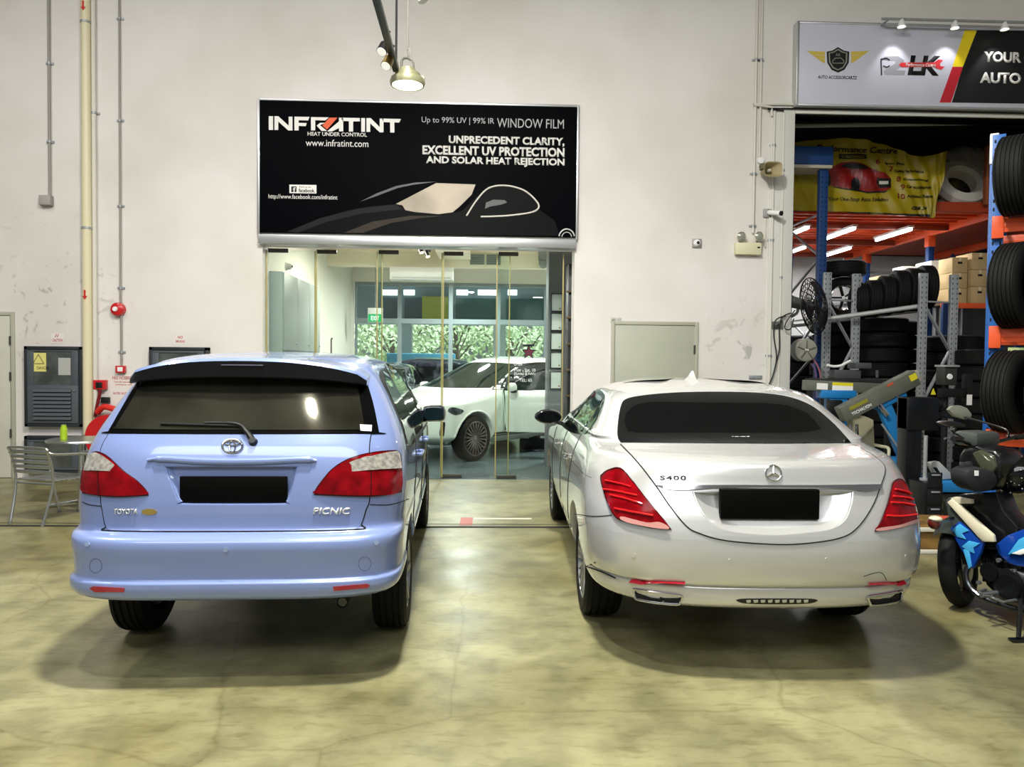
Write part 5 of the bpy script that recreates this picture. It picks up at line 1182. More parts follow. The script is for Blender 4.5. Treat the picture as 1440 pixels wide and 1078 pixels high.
# ------------------------------------------------------------------ white crossover with an open door in the shop
def suv(name, label, paint, door=True, tall=1.0):
    root = thing(name, label, 'car')
    g = lambda z, yr, yf, hw, Lr=.5, nr=3.6, Lf=.75, nf=2.6, cr=0: (z * tall, yr, yf, hw, Lr, nr, Lf, nf, cr)
    keys = [g(.24, .5, 4.1, .70), g(.33, .12, 4.42, .84), g(.40, .04, 4.52, .90), g(.55, 0, 4.56, .92), g(.75, .02, 4.58, .925), g(.88, .05, 4.52, .92), g(.97, .07, 4.40, .915, .5, 3.6, 1.1, 2.3), g(1.04, .09, 3.95, .90, .5, 3.6, .9, 2.4), g(1.085, .10, 3.62, .885, .5, 3.6, .75, 2.8), g(1.12, .11, 3.48, .87, .5, 3.6, .7, 3),
            g(1.20, .15, 3.28, .845), g(1.34, .26, 2.92, .79), g(1.48, .40, 2.56, .725), g(1.56, .50, 2.34, .68, .5, 3.4, .6), g(1.605, .62, 2.16, .62, .5, 3, .6), g(1.635, .85, 1.95, .5, .5, 2.6, .5), g(1.655, 1.1, 1.8, .3, .4, 2.2, .4), g(1.66, 1.4, 1.6, .04, .1, 2, .1, 2)]
    me = loft_body(keys, .03).mesh('body'); bv = bvh_of(me)
    cm = MB()
    for y in (.92, 3.66):
        for s in (1, -1): cm.cyl((s * .6, y, .36), (s * 1.1, y, .36), .41, n=40)
    me = cut(me, cm); part('body_shell', me, [paint, ARCH], root)
    for s in (1, -1):
        ps = proj_axis(bv, 'X', s); P = lambda pts: [tuple(p) for p in smooth(pts, 6)]
        z_ = tall
        part('window_frame', skin(P([(.62, 1.24 * z_, 'c'), (1.0, 1.50 * z_), (1.6, 1.555 * z_), (2.25, 1.51 * z_), (2.8, 1.30 * z_), (3.2, 1.10 * z_, 'c'), (2.2, 1.09 * z_), (1.2, 1.13 * z_)]), ps, .003, .004, .09), BLACK_PL, root, ang=25)
        for w_ in ([(.72, 1.25 * z_), (1.04, 1.47 * z_), (1.5, 1.52 * z_), (1.56, 1.14 * z_), (1.2, 1.16 * z_)], [(1.66, 1.13 * z_, 'c'), (1.62, 1.525 * z_), (2.2, 1.48 * z_), (2.72, 1.29 * z_), (3.02, 1.12 * z_, 'c')]): part('side_window', skin(P(w_), ps, .006, .003, .09), TINT, root, ang=25)
        sm = MB()
        for ln in ([(1.6, 1.1), (1.58, .8), (1.45, .40)], [(3.0, 1.08), (3.02, .8), (2.98, .40)], [(1.45, .40), (2.98, .40)]): seam(ln, ps, .003, .001, sm)
        part('door_gap', sm, GAP, root)
        part('headlamp', skin(P([(3.95, .80), (4.15, .86), (4.22, .80), (4.10, .74)]), ps, .006, .006, .06), mat('headlamp_grey', '#50585c', .1, .3, coat=1, noise=.6, nscale=20), root, ang=25)
        part('tail_lamp', skin(P([(.10, .85), (.42, .92), (.40, 1.0), (.12, 1.02)]), ps, .006, .006, .06), LAMP_RED, root, ang=25)
        part('sill_trim', skin([(1.4, .36), (3.2, .36), (3.2, .42), (1.4, .42)], ps, .006, .006, .2), BLACK_PL, root, ang=25)
        for y in (.92, 3.66): wheel(root, s * .80, y, .355, .235, .265, s, 11, rimmat=mat('rim_dark_chrome', '#7c7577', .2, .9))
        for y in (.92, 3.66):
            ar = MB(); q = []
            for k in range(13):
                a_ = R(-10 + k * 200 / 12); h, nn = ps((y + .43 * math.cos(a_), max(.30, .36 + .43 * math.sin(a_)))); q.append(h + nn * .004)
            ar.tube(q, .016, 6); part('arch_moulding', ar, paint, root)
        if s == 1 or not door:
            mm = MB(); h, nn = ps((2.9, 1.06)); cx = h.x + s * .10; mm.box(cx - .09, cx + .09, 2.83, 2.97, 1.06, 1.19, .05); mm.beam((h.x - s * .02, 2.92, 1.05), (cx, 2.9, 1.1), .06, .05, .01); part('wing_mirror', mm, [paint], root)
    pw = proj_axis(bv, 'Y', 1); P = lambda pts: [tuple(p) for p in smooth(pts, 6)]
    part('windscreen', skin(P([(-.78, 1.13 * tall, 'c'), (-.60, 1.52 * tall, 'c'), (0, 1.545 * tall), (.60, 1.52 * tall, 'c'), (.78, 1.13 * tall, 'c'), (0, 1.12 * tall)]), pw, .004, .004, .08), mat('windscreen_glass', '#1b2624', .04, .15, ior=1.6, noise=.5, nscale=3), root, ang=25)
    part('grille', skin(P([(-.42, .60), (-.46, .82), (.46, .82), (.42, .60)]), pw, .006, .006, .08), BLACK_PL, root, ang=25)
    for s in (-1, 1):
        part('air_slot', skin(P([(s * .74, .44), (s * .78, .62), (s * .81, .62), (s * .78, .44)]), pw, .006, .006, .06), BLACK_PL, root, ang=25)
    part('rear_window', skin(P([(-.66, 1.16 * tall), (-.54, 1.46 * tall), (.54, 1.46 * tall), (.66, 1.16 * tall)]), proj_axis(bv, 'Y', -1), .004, .004, .08), TINT, root, ang=25)
    part('number_plate', skin([(-.26, .48), (.26, .48), (.26, .58), (-.26, .58)], pw, .012, .008, .1), PLATE_BLACK, root)
    if door:
        # opened front door, hinged at local (-.93, 3.0)
        ps = proj_axis(bv, 'X', -1)
        H = Vector((-.955, 2.98, 0)); ang = R(-58)
        D = Matrix.Translation(H) @ Matrix.Rotation(ang, 4, 'Z') @ Matrix.Translation(-H)
        sk = skin([tuple(p) for p in smooth([(1.62, .42, 'c'), (1.60, .75), (1.62, 1.12, 'c'), (3.02, 1.08, 'c'), (3.02, .75), (2.98, .42, 'c')], 6)], ps, .012, .06, .09)
        bmesh.ops.transform(sk.bm, matrix=D, verts=sk.bm.verts[:]); dp = part('door', sk, paint, root, 'opened white front door', ang=25)
        fr = MB(); q = [ps(p) for p in [tuple(v) for v in smooth([(1.62, 1.11, 'c'), (1.62, 1.525, 'c'), (2.15, 1.495), (2.6, 1.36), (3.0, 1.10, 'c')], 6, False)]]
        fr.tube([D @ (h + n_ * .0) for h, n_ in q], .022, 8); part('door_window_frame', fr, BLACK_PL, dp)
        gl = skin([tuple(p) for p in smooth([(1.64, 1.11, 'c'), (1.64, 1.51, 'c'), (2.15, 1.48), (2.58, 1.35), (2.96, 1.10, 'c')], 6)], ps, .0, .004, .09); bmesh.ops.transform(gl.bm, matrix=D, verts=gl.bm.verts[:]); part('door_glass', gl, thin_glass('car_door_glass', '#8fb0a4'), dp, ang=25)
        h, nn = ps((1.75, .96)); h2, n2 = ps((1.97, .96)); hm = MB(); hm.tube([D @ v for v in (h + nn * .01, h + nn * .04, h2 + n2 * .04, h2 + n2 * .01)], .014, 8, sub=4); part('door_handle', hm, CHROME, dp)
        hole_ = skin([tuple(p) for p in smooth([(1.62, .44, 'c'), (1.62, 1.52, 'c'), (2.15, 1.48), (2.6, 1.35), (2.98, 1.08, 'c'), (2.96, .44, 'c')], 6)], ps, .008, .004, .09); part('door_opening', hole_, mat('cabin_dark', '#15181a', .7), root, ang=25)
        mm = MB(); h, nn = ps((2.86, 1.06)); mm.box(h.x - .24, h.x - .03, 2.80, 2.95, 1.06, 1.22, .055, 0, D); mo = part('wing_mirror', mm, paint, dp); mg = MB(); mg.box(h.x - .23, h.x - .05, 2.796, 2.90, 1.055, 1.11, .03, 0, D); part('mirror_lower_shell', mg, BLACK_PL, mo)
    return root
h = Vector((-.65, -.76, 0)).normalized(); YR = math.atan2(h.y, h.x) - math.pi / 2
car = suv('crossover_car', 'white crossover with an open front door behind the shop glass', PAINT_WHITE)
axle = Vector((-.90, 13.2, 0)); loc = axle - h * 3.66; car.location = axle - h * 3.66 * 1.07; car.rotation_euler = (0, 0, YR); car.scale = (1.07, 1.07, 1.07)
d1 = suv('hatchback_car', 'black car with a red tail lamp outside behind the white crossover', mat('black_car_paint', '#101316', .2, coat=1), False, 1.06); d1.location = (-.25, 20.6, .0); d1.rotation_euler = (0, 0, R(62))
d2 = suv('saloon_car', 'dark grey car behind the windscreen pillar of the white crossover', mat('grey_car_paint', '#4c524f', .25, .3, coat=1), False, .98); d2.location = (-2.35, 18.35, 0); d2.rotation_euler = (0, 0, R(180))

# ------------------------------------------------------------------ what stands outside behind the shop, and a facade added for glass reflections
FY = 24.0
m = MB(); a, b_ = onY(480, 450, FY), onY(830, 450, FY); zt, zb = onY(640, 380, FY).z, onY(640, 455, FY).z
o = thing('reflection_facade', 'added pale grey facade imitating reflections in the shop back windows', 'building', ((a.x + b_.x) / 2, FY, 0))
m.box(a.x - 3, b_.x + 3, FY, FY + 1, zb, zt + 2.5); part('upper_wall', m, mat('facade_grey', '#788a90', .6), o)  # wall, shutters, sign and lamps added to imitate reflections in the upper panes
for k in range(5):
    x = a.x - 1 + k * 3.0; m = MB(); m.box(x - .2, x + .2, FY + .1, FY + .5, 0, zb); part('pillar', m, mat('facade_pale', '#c2cac8', .6), o)
for px0, px1, mm_ in ((641, 700, 'g'), (712, 765, 'g'), (536, 560, 'd'), (569, 596, 'd')):
    p, q, t, u = onY(px0, 430, FY), onY(px1, 430, FY), onY(650, 419, FY), onY(650, 450, FY); m = MB()
    m.box(p.x, q.x, FY - .04, FY, u.z, t.z)
    for k in range(12): m.box(p.x, q.x, FY - .055, FY - .04, u.z + (t.z - u.z) * (k + .1) / 12, u.z + (t.z - u.z) * (k + .7) / 12)
    part('reflected_shutter', m, mat('shutter_green', '#2f5a55', .5) if mm_ == 'g' else mat('shutter_grey', '#4a5a60', .5), o)
p, q, t, u = onY(594, 430, FY), onY(630, 430, FY), onY(610, 417, FY), onY(610, 450, FY); m = MB(); m.box(p.x, q.x, FY - .12, FY, u.z, t.z); yb = part('yellow_sign', m, mat('reflected_yellow', '#a2a63a', .6), o, 'reflected yellow banner')
for px0, px1 in ((538, 560), (568, 583), (642, 658), (672, 700), (714, 727)):
    p, q, t = onY(px0, 411, FY - .3), onY(px1, 411, FY - .3), onY(px0, 411, FY - .3); m = MB(); m.cyl((p.x, FY - .3, t.z), (q.x, FY - .3, t.z), .09, n=10); part('reflected_lamp', m, mat('reflected_lamp_glow', '#ffffff', .5, emit='#f4fbff', es=2.2), o)  # glowing bars imitate lamp reflections in the glass
LEAF = mat('bright_leaves', '#cfe2b8', .7, noise=.2, nscale=3)
rng = random.Random(3)
for i, (x, y, hgt, sz) in enumerate(((-3.6, 29, 2.7, 1.5), (-1.2, 30, 3.0, 1.7), (1.0, 29.5, 2.6, 1.4), (3.4, 30.5, 3.0, 1.8))):
    o = thing('tree', ('leftmost', 'second from the left', 'third from the left', 'rightmost')[i] + ' sunlit green tree behind the shop back windows', 'tree', (x, y, 0), 'trees behind the shop')
    m = MB(); m.tube([(x, y, 0), (x + .05, y, hgt * .5), (x - .05, y, hgt)], .09, 8, sub=3)
    for k in range(6): a_ = k * 1.05; m.tube([(x, y, hgt * .55 + k * .08), (x + .6 * math.cos(a_), y + .5 * math.sin(a_), hgt * .8 + .1 * k), (x + 1.1 * math.cos(a_), y + .9 * math.sin(a_), hgt + .15)], .03, 6, sub=3)
    part('trunk', m, mat('bark', '#6d6558', .8), o)
    m = MB()
    for k in range(420):
        u_, v_ = rng.uniform(0, 2 * math.pi), rng.gauss(0, .55); r_ = sz * rng.uniform(.35, 1)
        c = Vector((x + r_ * math.cos(u_), y + r_ * math.sin(u_) * .8, hgt + v_ * .8)); d = Vector((rng.uniform(-1, 1), rng.uniform(-1, 1), rng.uniform(-1, 1))).normalized() * .13; e_ = d.orthogonal().normalized() * .06
        m.add([c - d, c + e_, c + d, c - e_], [(0, 1, 2, 3)])
    part('foliage', m, LEAF, o, ang=0)
hd = MB()
for k in range(2600):
    c = Vector((rng.uniform(-7, 8), rng.uniform(31.5, 33), rng.uniform(0, 3.2))); d = Vector((rng.uniform(-1, 1), rng.uniform(-1, 1), rng.uniform(-1, 1))).normalized() * .22; e_ = d.orthogonal().normalized() * .11; hd.add([c - d, c + e_, c + d, c - e_], [(0, 1, 2, 3)])
tag(part('hedge_leaves', hd, LEAF, None, ang=0), 'pale green hedge leaves far behind the shop', 'foliage', kind='stuff')
m = MB(); p = onY(598, 475, 23); m.box(p.x - 1.2, p.x + .9, 23.3, 23.5, 0, 1.9, .02); solo('blue_tarpaulin', m, mat('tarp_blue', '#6fc0e2', .5), 'light blue tarpaulin outside left of the black car', 'tarpaulin')
# ------------------------------------------------------------------ tyre bay
ORANGE = mat('rack_orange', '#e0572a', .45, noise=.12, nscale=6); BLUE = mat('rack_blue', '#1c5fae', .45); BLUED = mat('rack_dark_blue', '#143a70', .45)
ORD = ['first', 'second', 'third', 'fourth', 'fifth', 'sixth', 'seventh', 'eighth', 'ninth']
TY = {}
def tyre_mesh(Rr, w, rim, kind=0):
    k_ = (Rr, w, rim, kind)
    if k_ in TY: return TY[k_]
    h = w / 2; t = MB()
    pr = [(rim, -h * .72), (rim - .006, -h * .80), (rim + .01, -h * .92), ((Rr + rim) / 2, -h), (Rr - .045, -h * .96), (Rr - .012, -h * .84)]
    for gx in ((-.6, -.2, .2, .6) if kind == 0 else (-.66, -.4, -.13, .13, .4, .66)): pr += [(Rr, h * (gx - .07)), (Rr - .010, h * (gx - .045)), (Rr - .010, h * (gx + .045)), (Rr, h * (gx + .07))]
    pr += [(Rr - .012, h * .84), (Rr - .045, h * .96), ((Rr + rim) / 2, h), (rim + .01, h * .92), (rim - .006, h * .80), (rim, h * .72), (rim + .012, h * .5), (Rr - .03, h * .7), (Rr - .025, 0), (Rr - .03, -h * .7), (rim + .012, -h * .5)]
    t.lathe(pr, axis='X', n=64, closed=True)
    me = t.mesh('tyre', 30); me.materials.append(RUBBER); TY[k_] = me
    return me
def tyre(loc, rot, dims, label, group, name='tyre'):
    o = bpy.data.objects.new(name, tyre_mesh(*dims)); COL.objects.link(o); o.location = loc; o.rotation_euler = rot
    return tag(o, label, 'tyre', group)
def post(x, y, z0, z1, m, w=.10, d=.08, parent=None, name='post', holes=True):
    p = MB()
    p.box(x - w / 2, x + w / 2, y - d / 2, y + d / 2, z0, z1, .004)
    o = part(name, p, m, parent)
    if holes:
        q = MB(); n = int((z1 - z0) / .075)
        for i in range(n):
            z = z0 + .04 + i * .075
            for s in (-1, 1): q.box(x + s * w * .28 - .007, x + s * w * .28 + .007, y - d / 2 - .001, y - d / 2 + .004, z, z + .03)
        part('slot_row', q, GAP if m is not STEEL else mat('slot_dark', '#3a3d3f', .6), o)
    return o
def brace(a, b, m, parent, w=.035):
    p = MB(); p.beam(a, b, w, .025, .003); return part('brace', p, m, parent)

# the front pallet rack, right, standing before the opening
RY = 6.6; xp = onY(1400, 380, RY).x
o = thing('pallet_rack', 'blue and orange pallet rack loaded with tyres at the right edge', 'rack', (xp, RY, 0)); FRONT = o
zt = onY(1400, 190, RY).z
post(xp, RY, 0, zt, BLUE, .10, .075, o); post(xp, RY + .9, 0, zt, BLUE, .10, .075, o); post(xp + 2.6, RY, 0, zt, BLUE, .10, .075, o); post(xp + 2.6, RY + .9, 0, zt, BLUE, .10, .075, o)
for z in (.5, 1.3, 2.1, 2.9): brace((xp, RY + .03, z), (xp, RY + .87, z + .4), BLUE, o); brace((xp, RY + .03, z + .8), (xp, RY + .87, z + .4), BLUE, o)
zs = [onY(1415, y, RY - .06).z for y in (318, 472, 617)]
zs_d = [.10, .10, .10]
for z in zs:
    for yy in (RY - .06, RY + .96):
        b = MB(); b.box(xp - .02, xp + 2.62, yy - .025, yy + .025, z - .06, z + .06, .006); bo = part('beam', b, ORANGE, o)
        r_ = MB(); r_.box(xp + .04, xp + 2.56, yy - .029, yy - .024, z - .018, z + .018, .002); part('beam_rib', r_, ORANGE, bo)
    c_ = MB(); c_.box(xp - .04, xp + .05, RY - .10, RY - .035, z - .11, z + .085, .004); part('beam_bracket', c_, ORANGE, o)
m = MB(); m.box(xp - .07, xp - .0, RY - .02, RY + .03, zt - .25, zt + .02, .01); part('post_cap', m, WHITE, o)
RYAW = R(-33); RM = Matrix.Translation(FRONT.location) @ Matrix.Rotation(RYAW, 4, 'Z') @ Matrix.Translation(-FRONT.location); FRONT.rotation_euler = (0, 0, RYAW)
for lv, (z, n) in enumerate(zip(zs, (4, 4, 4))):
    lean = (.20, .0, .06)[lv]
    for i in range(n):
        x = xp + (.13, .16, .14)[lv] + i * .30; Rr = (.34, .375, .365)[lv]; yw_ = (-.20, -.08, -.05)[lv]
        tyre(RM @ Vector((x, RY + yw_, z + .06 + Rr)), (0, 0, RYAW + R((-14, -22, -24)[lv] + 3 * (i % 2))), (Rr, .245, .21, 1), ORD[i] + ' tyre from the left on the ' + ('upper', 'middle', 'lower')[lv] + ' shelf of the blue and orange rack', 'tyres on the front pallet rack')
c = onY(1433, 495, RY - .15); m = MB(); m.box(c.x - .10, c.x + .1, RY - .155, RY - .15, c.z - .06, c.z + .04); g_ = solo('price_label', m, mat('label_green', '#c9dc9a', .6), 'pale green paper label hanging under the middle orange beam', 'label')

# mezzanine: orange deck on blue posts
ZD = 4.28; xe = 8.45
o = thing('mezzanine', 'orange steel mezzanine on blue posts inside the tyre bay', 'mezzanine', (6.4, 14.5, 0))
m = MB(); n = 20
for i in range(n):
    y = 12.2 + i * .27; m.box(XB + .05, xe, y, y + .24, ZD, ZD + .03, .002); m.box(XB + .05, xe, y + .05, y + .10, ZD - .035, ZD, .002)
part('deck', m, ORANGE, o)
for y in (13.6, 15.4, 17.2):
    b = MB(); b.box(XB + .05, xe, y - .03, y + .03, ZD - .13, ZD - .035, .004); part('joist', b, mat('joist_brown', '#8a3a22', .5), o)
b = MB(); b.box(xe - .03, xe + .03, 12.0, 17.6, ZD - .14, ZD + .0, .006); part('edge_beam', b, ORANGE, o)
b = MB(); b.box(XB + .05, xe, 12.1, 12.18, ZD - .1, ZD + .06, .005); part('front_beam', b, mat('rack_dark_orange', '#a33c1d', .5), o)
for y in (12.2, 14.2, 16.6): 
    post(xe, y, 0, ZD - .14, BLUED, .11, .11, o)
    b = MB(); b.box(xe - .07, xe + .07, y - .07, y + .07, ZD - .34, ZD - .13, .005); part('beam_bracket', b, ORANGE, o)
b = MB(); b.box(10.4, 10.5, 12.0, 17.6, ZD - .14, ZD, .006); part('edge_beam', b, ORANGE, o)
b = MB(); b.box(xe, 10.4, 12.2, 17.6, ZD - .0, ZD + .03); part('deck', b, mat('rack_dark_orange', '#a33c1d', .5), o)
for y in (12.3, 14.2, 16.6):
    post(9.1 if y < 13 else 10.45, y, 0, ZD - .1, BLUED, .11, .11, o)
b = MB(); b.beam((9.0, 16.7, 2.9), (10.4, 16.7, 3.9), .05, .04, .004); part('brace', b, STEEL, o); b = MB(); b.beam((8.5, 16.7, 3.75), (10.4, 16.7, 3.75), .05, .05, .004); part('brace', b, STEEL, o)
b = MB(); b.beam((8.45, 14.3, 3.7), (10.45, 14.3, 3.7), .05, .04, .004); part('brace', b, STEEL, o); b = MB(); b.beam((8.9, 14.3, 3.0), (10.45, 14.3, 3.65), .05, .04, .004); part('brace', b, STEEL, o)
# rust-brown upright at the right of the banner
p = onY(1387, 300, 12.0); m = MB(); m.box(p.x - .035, p.x + .035, 11.97, 12.05, ZD, onY(1387, 200, 12).z, .004); m.box(p.x - .035, p.x + 1.5, 11.97, 12.05, onY(1387, 200, 12).z - .07, onY(1387, 200, 12).z, .004); solo('upright_post', m, mat('rust_brown', '#8a4a28', .6), 'rust brown upright standing right of the yellow banner', 'post')
# fluorescent tubes under the deck
TUBE = mat('tube_glow', '#ffffff', .5, emit='#f6fbff', es=9)
for i, (x, y, lab) in enumerate(((5.66, 13.2, 'front row, leftmost, beside the door frame'), (6.5, 13.2, 'front row, middle, just right of the blue post'), (7.52, 13.2, 'front row, rightmost'), (6.55, 15.4, 'back row, leftmost'), (7.5, 15.4, 'back row, rightmost'))):
    t = thing('fluorescent_lamp', 'lit tube under the orange deck, ' + lab, 'lamp', (x, y, ZD - .1), 'tubes under the orange deck')
    b = MB(); b.box(x - .05, x + .05, y, y + 1.25, ZD - .16, ZD - .12, .005); part('fitting', b, WHITE, t)
    b = MB(); b.cyl((x, y + .03, ZD - .19), (x, y + 1.22, ZD - .19), .028, n=14); part('tube', b, TUBE, t)
    area('tube_light', (x, y + .6, ZD - .23), 36, .1, (1, 1, 1), shape='RECTANGLE', sy=1.2).rotation_euler = (0, 0, 0)
# frame with blue post, box on it, zigzag braces
bx, by = onY(1154, 400, 11.6).x, 11.6; zt = onY(1154, 237, 11.6).z
o = thing('upright_rack', 'tall dark blue rack frame just inside the bay opening', 'rack', (bx, by, 0))
post(bx, by, 0, zt, BLUED, .13, .10, o); post(bx - .02, by + 1.2, 0, zt, BLUED, .10, .08, o)
for za_, zb_ in ((3.35, 3.95), (3.35, 2.85), (1.9, 2.45), (1.9, 1.3)): brace((bx, by + .03, za_), (bx - .02, by + 1.18, zb_), STEEL, o, .04)
for z in (4.02, 2.4): brace((bx, by + .03, z), (bx - .02, by + 1.18, z), STEEL, o)
p, q = onY(1112, 225, by), onY(1168, 225, by); z0, z1 = onY(1140, 234, by).z, onY(1140, 208, by).z
o = thing('blue_crate', 'blue steel box on a pale board on top of the blue frame', 'box', ((p.x + q.x) / 2, by, z0))
m = MB(); m.box(p.x - .3, q.x, by - .1, by + .8, z0, z1, .01); part('box', m, BLUED, o)
m = MB(); m.box(p.x - .3, q.x - .02, by - .11, by + .8, z0 - .05, z0, .005); part('board', m, mat('pale_board', '#b8b0a0', .6), o)
m = MB(); x_ = onY(1121, 190, by).x; m.cyl((x_, by + .2, z1), (x_, by + .2, z1 + .42), .014, n=8); solo('hanging_rod', m, STEEL, 'thin pale rod rising above the blue box', 'rod')
m = MB(); a, b_ = onY(1112, 178, 11.2), onY(1440, 172, 11.2); m.cyl((XB + .02, 11.2, a.z), (9.5, 11.2, b_.z + .05), .03, n=10); solo('shutter_pipe', m, mat('pipe_pale', '#8f8f88', .5), 'pale pipe running across the top of the tyre bay opening', 'pipe')
# red panel behind the blue post
m = MB(); p, q = onY(1112, 265, 12.0), onY(1152, 265, 12.0); m.box(p.x - .2, q.x, 12.0, 12.03, onY(1130, 268, 12).z, onY(1130, 243, 12).z, .003); m.box(p.x - .2, q.x, 11.98, 12.06, onY(1130, 273, 12).z, onY(1130, 269, 12).z, .003); solo('danger_board', m, mat('panel_red', '#8a1f1c', .5), 'dark red board behind the tall blue post', 'board')

# ------------------------------------------------------------------ yellow banner on the deck rail
BNY = 11.95
top = [(1112, 200), (1148, 196), (1190, 195), (1222, 196), (1245, 204), (1270, 214), (1290, 219), (1310, 219), (1326, 214), (1334, 211)]
bot = [(1112, 297), (1148, 297), (1190, 299), (1222, 301), (1245, 302), (1270, 303), (1290, 304), (1300, 305), (1308, 306), (1314, 306)]
NU, NV = 60, 24; vs = []; uvp = []
def lerp_list(L, t):
    k = t * (len(L) - 1); i = min(int(k), len(L) - 2); f = k - i; return (L[i][0] + (L[i + 1][0] - L[i][0]) * f, L[i][1] + (L[i + 1][1] - L[i][1]) * f)
for i in range(NU + 1):
    a, b_ = lerp_list(top, i / NU), lerp_list(bot, i / NU)
    for j in range(NV + 1):
        f = j / NV; p = (a[0] + (b_[0] - a[0]) * f, a[1] + (b_[1] - a[1]) * f); w_ = onY(p[0], p[1], BNY)
        y = BNY + .035 * math.sin(i * .35 + j * .28) * (1 - .6 * f) + .02 * math.sin(i * .9 - j * .5); vs.append((w_.x, y, w_.z))
m = MB(); m.add(vs, [(i * (NV + 1) + j, (i + 1) * (NV + 1) + j, (i + 1) * (NV + 1) + j + 1, i * (NV + 1) + j + 1) for i in range(NU) for j in range(NV)])
bme = m.mesh('cloth', 0); bme.shade_smooth()
bn = bvh_of(bme); o = thing('vinyl_banner', 'sagging yellow vinyl banner with a red car picture hung over the orange deck', 'banner', (6.4, BNY, ZD))
YEL = mat('banner_yellow', '#9c890c', .4); part('cloth', bme, YEL, o)
prb = proj_px(bn); Q0 = lambda u, v: (1100 + u * .20833, 150 + v * .20833)
def bnp(pts, m_, name, off=.004): return part(name, skin([Q0(*p_) for p_ in pts], prb, off * 2 + .004, .002, 1.5), m_, o, ang=0)
def bnt(s, u0, v0, u1, v1, m_, **k): return text_skin(s, lambda a_, b_: Q0(u0 + (u1 - u0) * a_, v1 + (k2 * a_) + (v0 - v1) * b_), prb, m_, o, .014, .003, **k)
k2 = 22; bnt('Performance Centre', 235, 258, 775, 300, BLACK, bold=.015, shear=.1); k2 = 4
bnp([(380, 318), (568, 320), (568, 354), (380, 352)], BLACK, 'black_strip'); bnt('LK PERFORMANCE', 400, 328, 552, 344, YEL)
DRED = mat('banner_red', '#801612', .4)
bnp([(300, 440), (340, 405), (400, 375), (480, 370), (545, 385), (610, 420), (690, 445), (728, 480), (732, 545), (690, 572), (560, 575), (470, 560), (320, 530), (296, 500)], DRED, 'car_picture')
bnp([(385, 410), (420, 384), (480, 378), (540, 392), (590, 424), (500, 420), (440, 415)], BLACK, 'car_picture_glass', .007)
bnp([(640, 480), (728, 488), (726, 545), (650, 545), (630, 510)], BLACK, 'car_picture_grille', .007); bnp([(652, 500), (708, 503), (708, 524), (652, 522)], mat('plate_pale', '#c8c8c0', .5), 'car_picture_plate', .009)
for cx, cy, rx, ry in ((492, 525, 34, 46), (310, 490, 16, 40)): bnp([(cx + rx * math.cos(2 * math.pi * t_ / 20), cy + ry * math.sin(2 * math.pi * t_ / 20)) for t_ in range(20)], BLACK, 'car_picture_wheel', .009)
bnp([(300, 535), (470, 566), (570, 582), (690, 578), (735, 556), (690, 570), (560, 572), (470, 556)], BLACK, 'car_picture_shade', .006)
for n_, (u, v) in (('6', (632, 352)), ('7', (722, 400)), ('8', (770, 468)), ('9', (800, 524)), ('10', (778, 585))): bnt(n_, u, v, u + (26 if len(n_) == 1 else 50), v + 34, DRED, bold=.01)
for s_, q in (('Sport Rims', (692, 372, 822, 394)), ('Tuning Performance', (755, 425, 955, 448)), ('Grooming', (812, 482, 980, 502)), ('Car accessories', (838, 530, 1000, 550)), ('Accident Claims', (842, 592, 1010, 612))): bnt(s_, *q, BLACK, bold=.01)
bnt('Your One-Stop Auto Solution', 312, 610, 715, 642, BLACK, shear=.25); bnt('GIII X', 872, 672, 980, 694, BLACK, bold=.03, shear=.2)
bnp([(70, 700), (300, 706), (540, 712), (800, 722), (1000, 726), (996, 746), (800, 744), (540, 738), (300, 732), (70, 728)], BLACK, 'black_footer'); 
k2 = 10; bnt('lkperformance centre', 600, 718, 760, 732, YEL)

# things lying on the deck right of the banner
GREYC = mat('grey_cloth', '#9a9a98', .8, noise=.4, nscale=4)
c = onY(1352, 287, 12.6); Zd = ZD + .03
m = MB(); m.lathe([(.24, .0), (.42, .02), (.46, .10), (.44, .20), (.30, .24), (.24, .18)], (0, 0, 0), n=40, closed=True)
oo = solo('hose_coil', m, mat('white_hose', '#c6c2b8', .5), 'thick ring of white hose leaning on the deck right of the yellow banner', 'hose'); oo.location = (c.x, 12.75, Zd + .40); oo.rotation_euler = (R(62), 0, 0)
for k, (px, py, s_, mm_, lab) in enumerate(((1345, 252, .14, mat('can_yellow', '#8d8428', .4, .3), 'yellow tin'), (1362, 250, .13, mat('can_green', '#3f6a3a', .4, .3), 'green tin'), (1376, 252, .14, WHITE, 'white box'))):
    c = onY(px, py, 13.2); m = MB()
    if k < 2: m.lathe([(0, -.2), (s_, -.2), (s_ + .01, -.18), (s_, -.17), (s_, .17), (s_ + .01, .18), (s_, .2), (0, .19)], (c.x, 13.2, c.z - .02), n=24)
    else: m.box(c.x - s_, c.x + s_, 13.1, 13.35, c.z - .22, c.z + .18, .006)
    bx_ = solo('paint_tin' if k < 2 else 'carton', m, mm_, lab + ' on a shelf board over the deck right of the banner', 'tin' if k < 2 else 'box')
    if k < 2: h_ = MB(); h_.tube([(c.x - s_, 13.2 - .02, c.z + .12), (c.x, 13.2 - .16, c.z - .02), (c.x + s_, 13.2 - .02, c.z + .12)], .008, 6, sub=4); part('handle', h_, STEEL, bx_)
c = onY(1360, 262, 13.2); m = MB(); m.box(c.x - .5, c.x + .5, 12.95, 13.5, c.z - .13, c.z - .07, .004); m.box(c.x - .48, c.x - .42, 13.0, 13.4, Zd, c.z - .13); m.box(c.x + .42, c.x + .48, 13.0, 13.4, Zd, c.z - .13); solo('shelf_board', m, mat('dark_board', '#3a3834', .6), 'dark low shelf on the deck under the tins', 'shelf')
c = onY(1362, 222, 13.2); m = MB(); m.ball((c.x, 13.25, c.z - .08), .38, .22, .30, n=24)
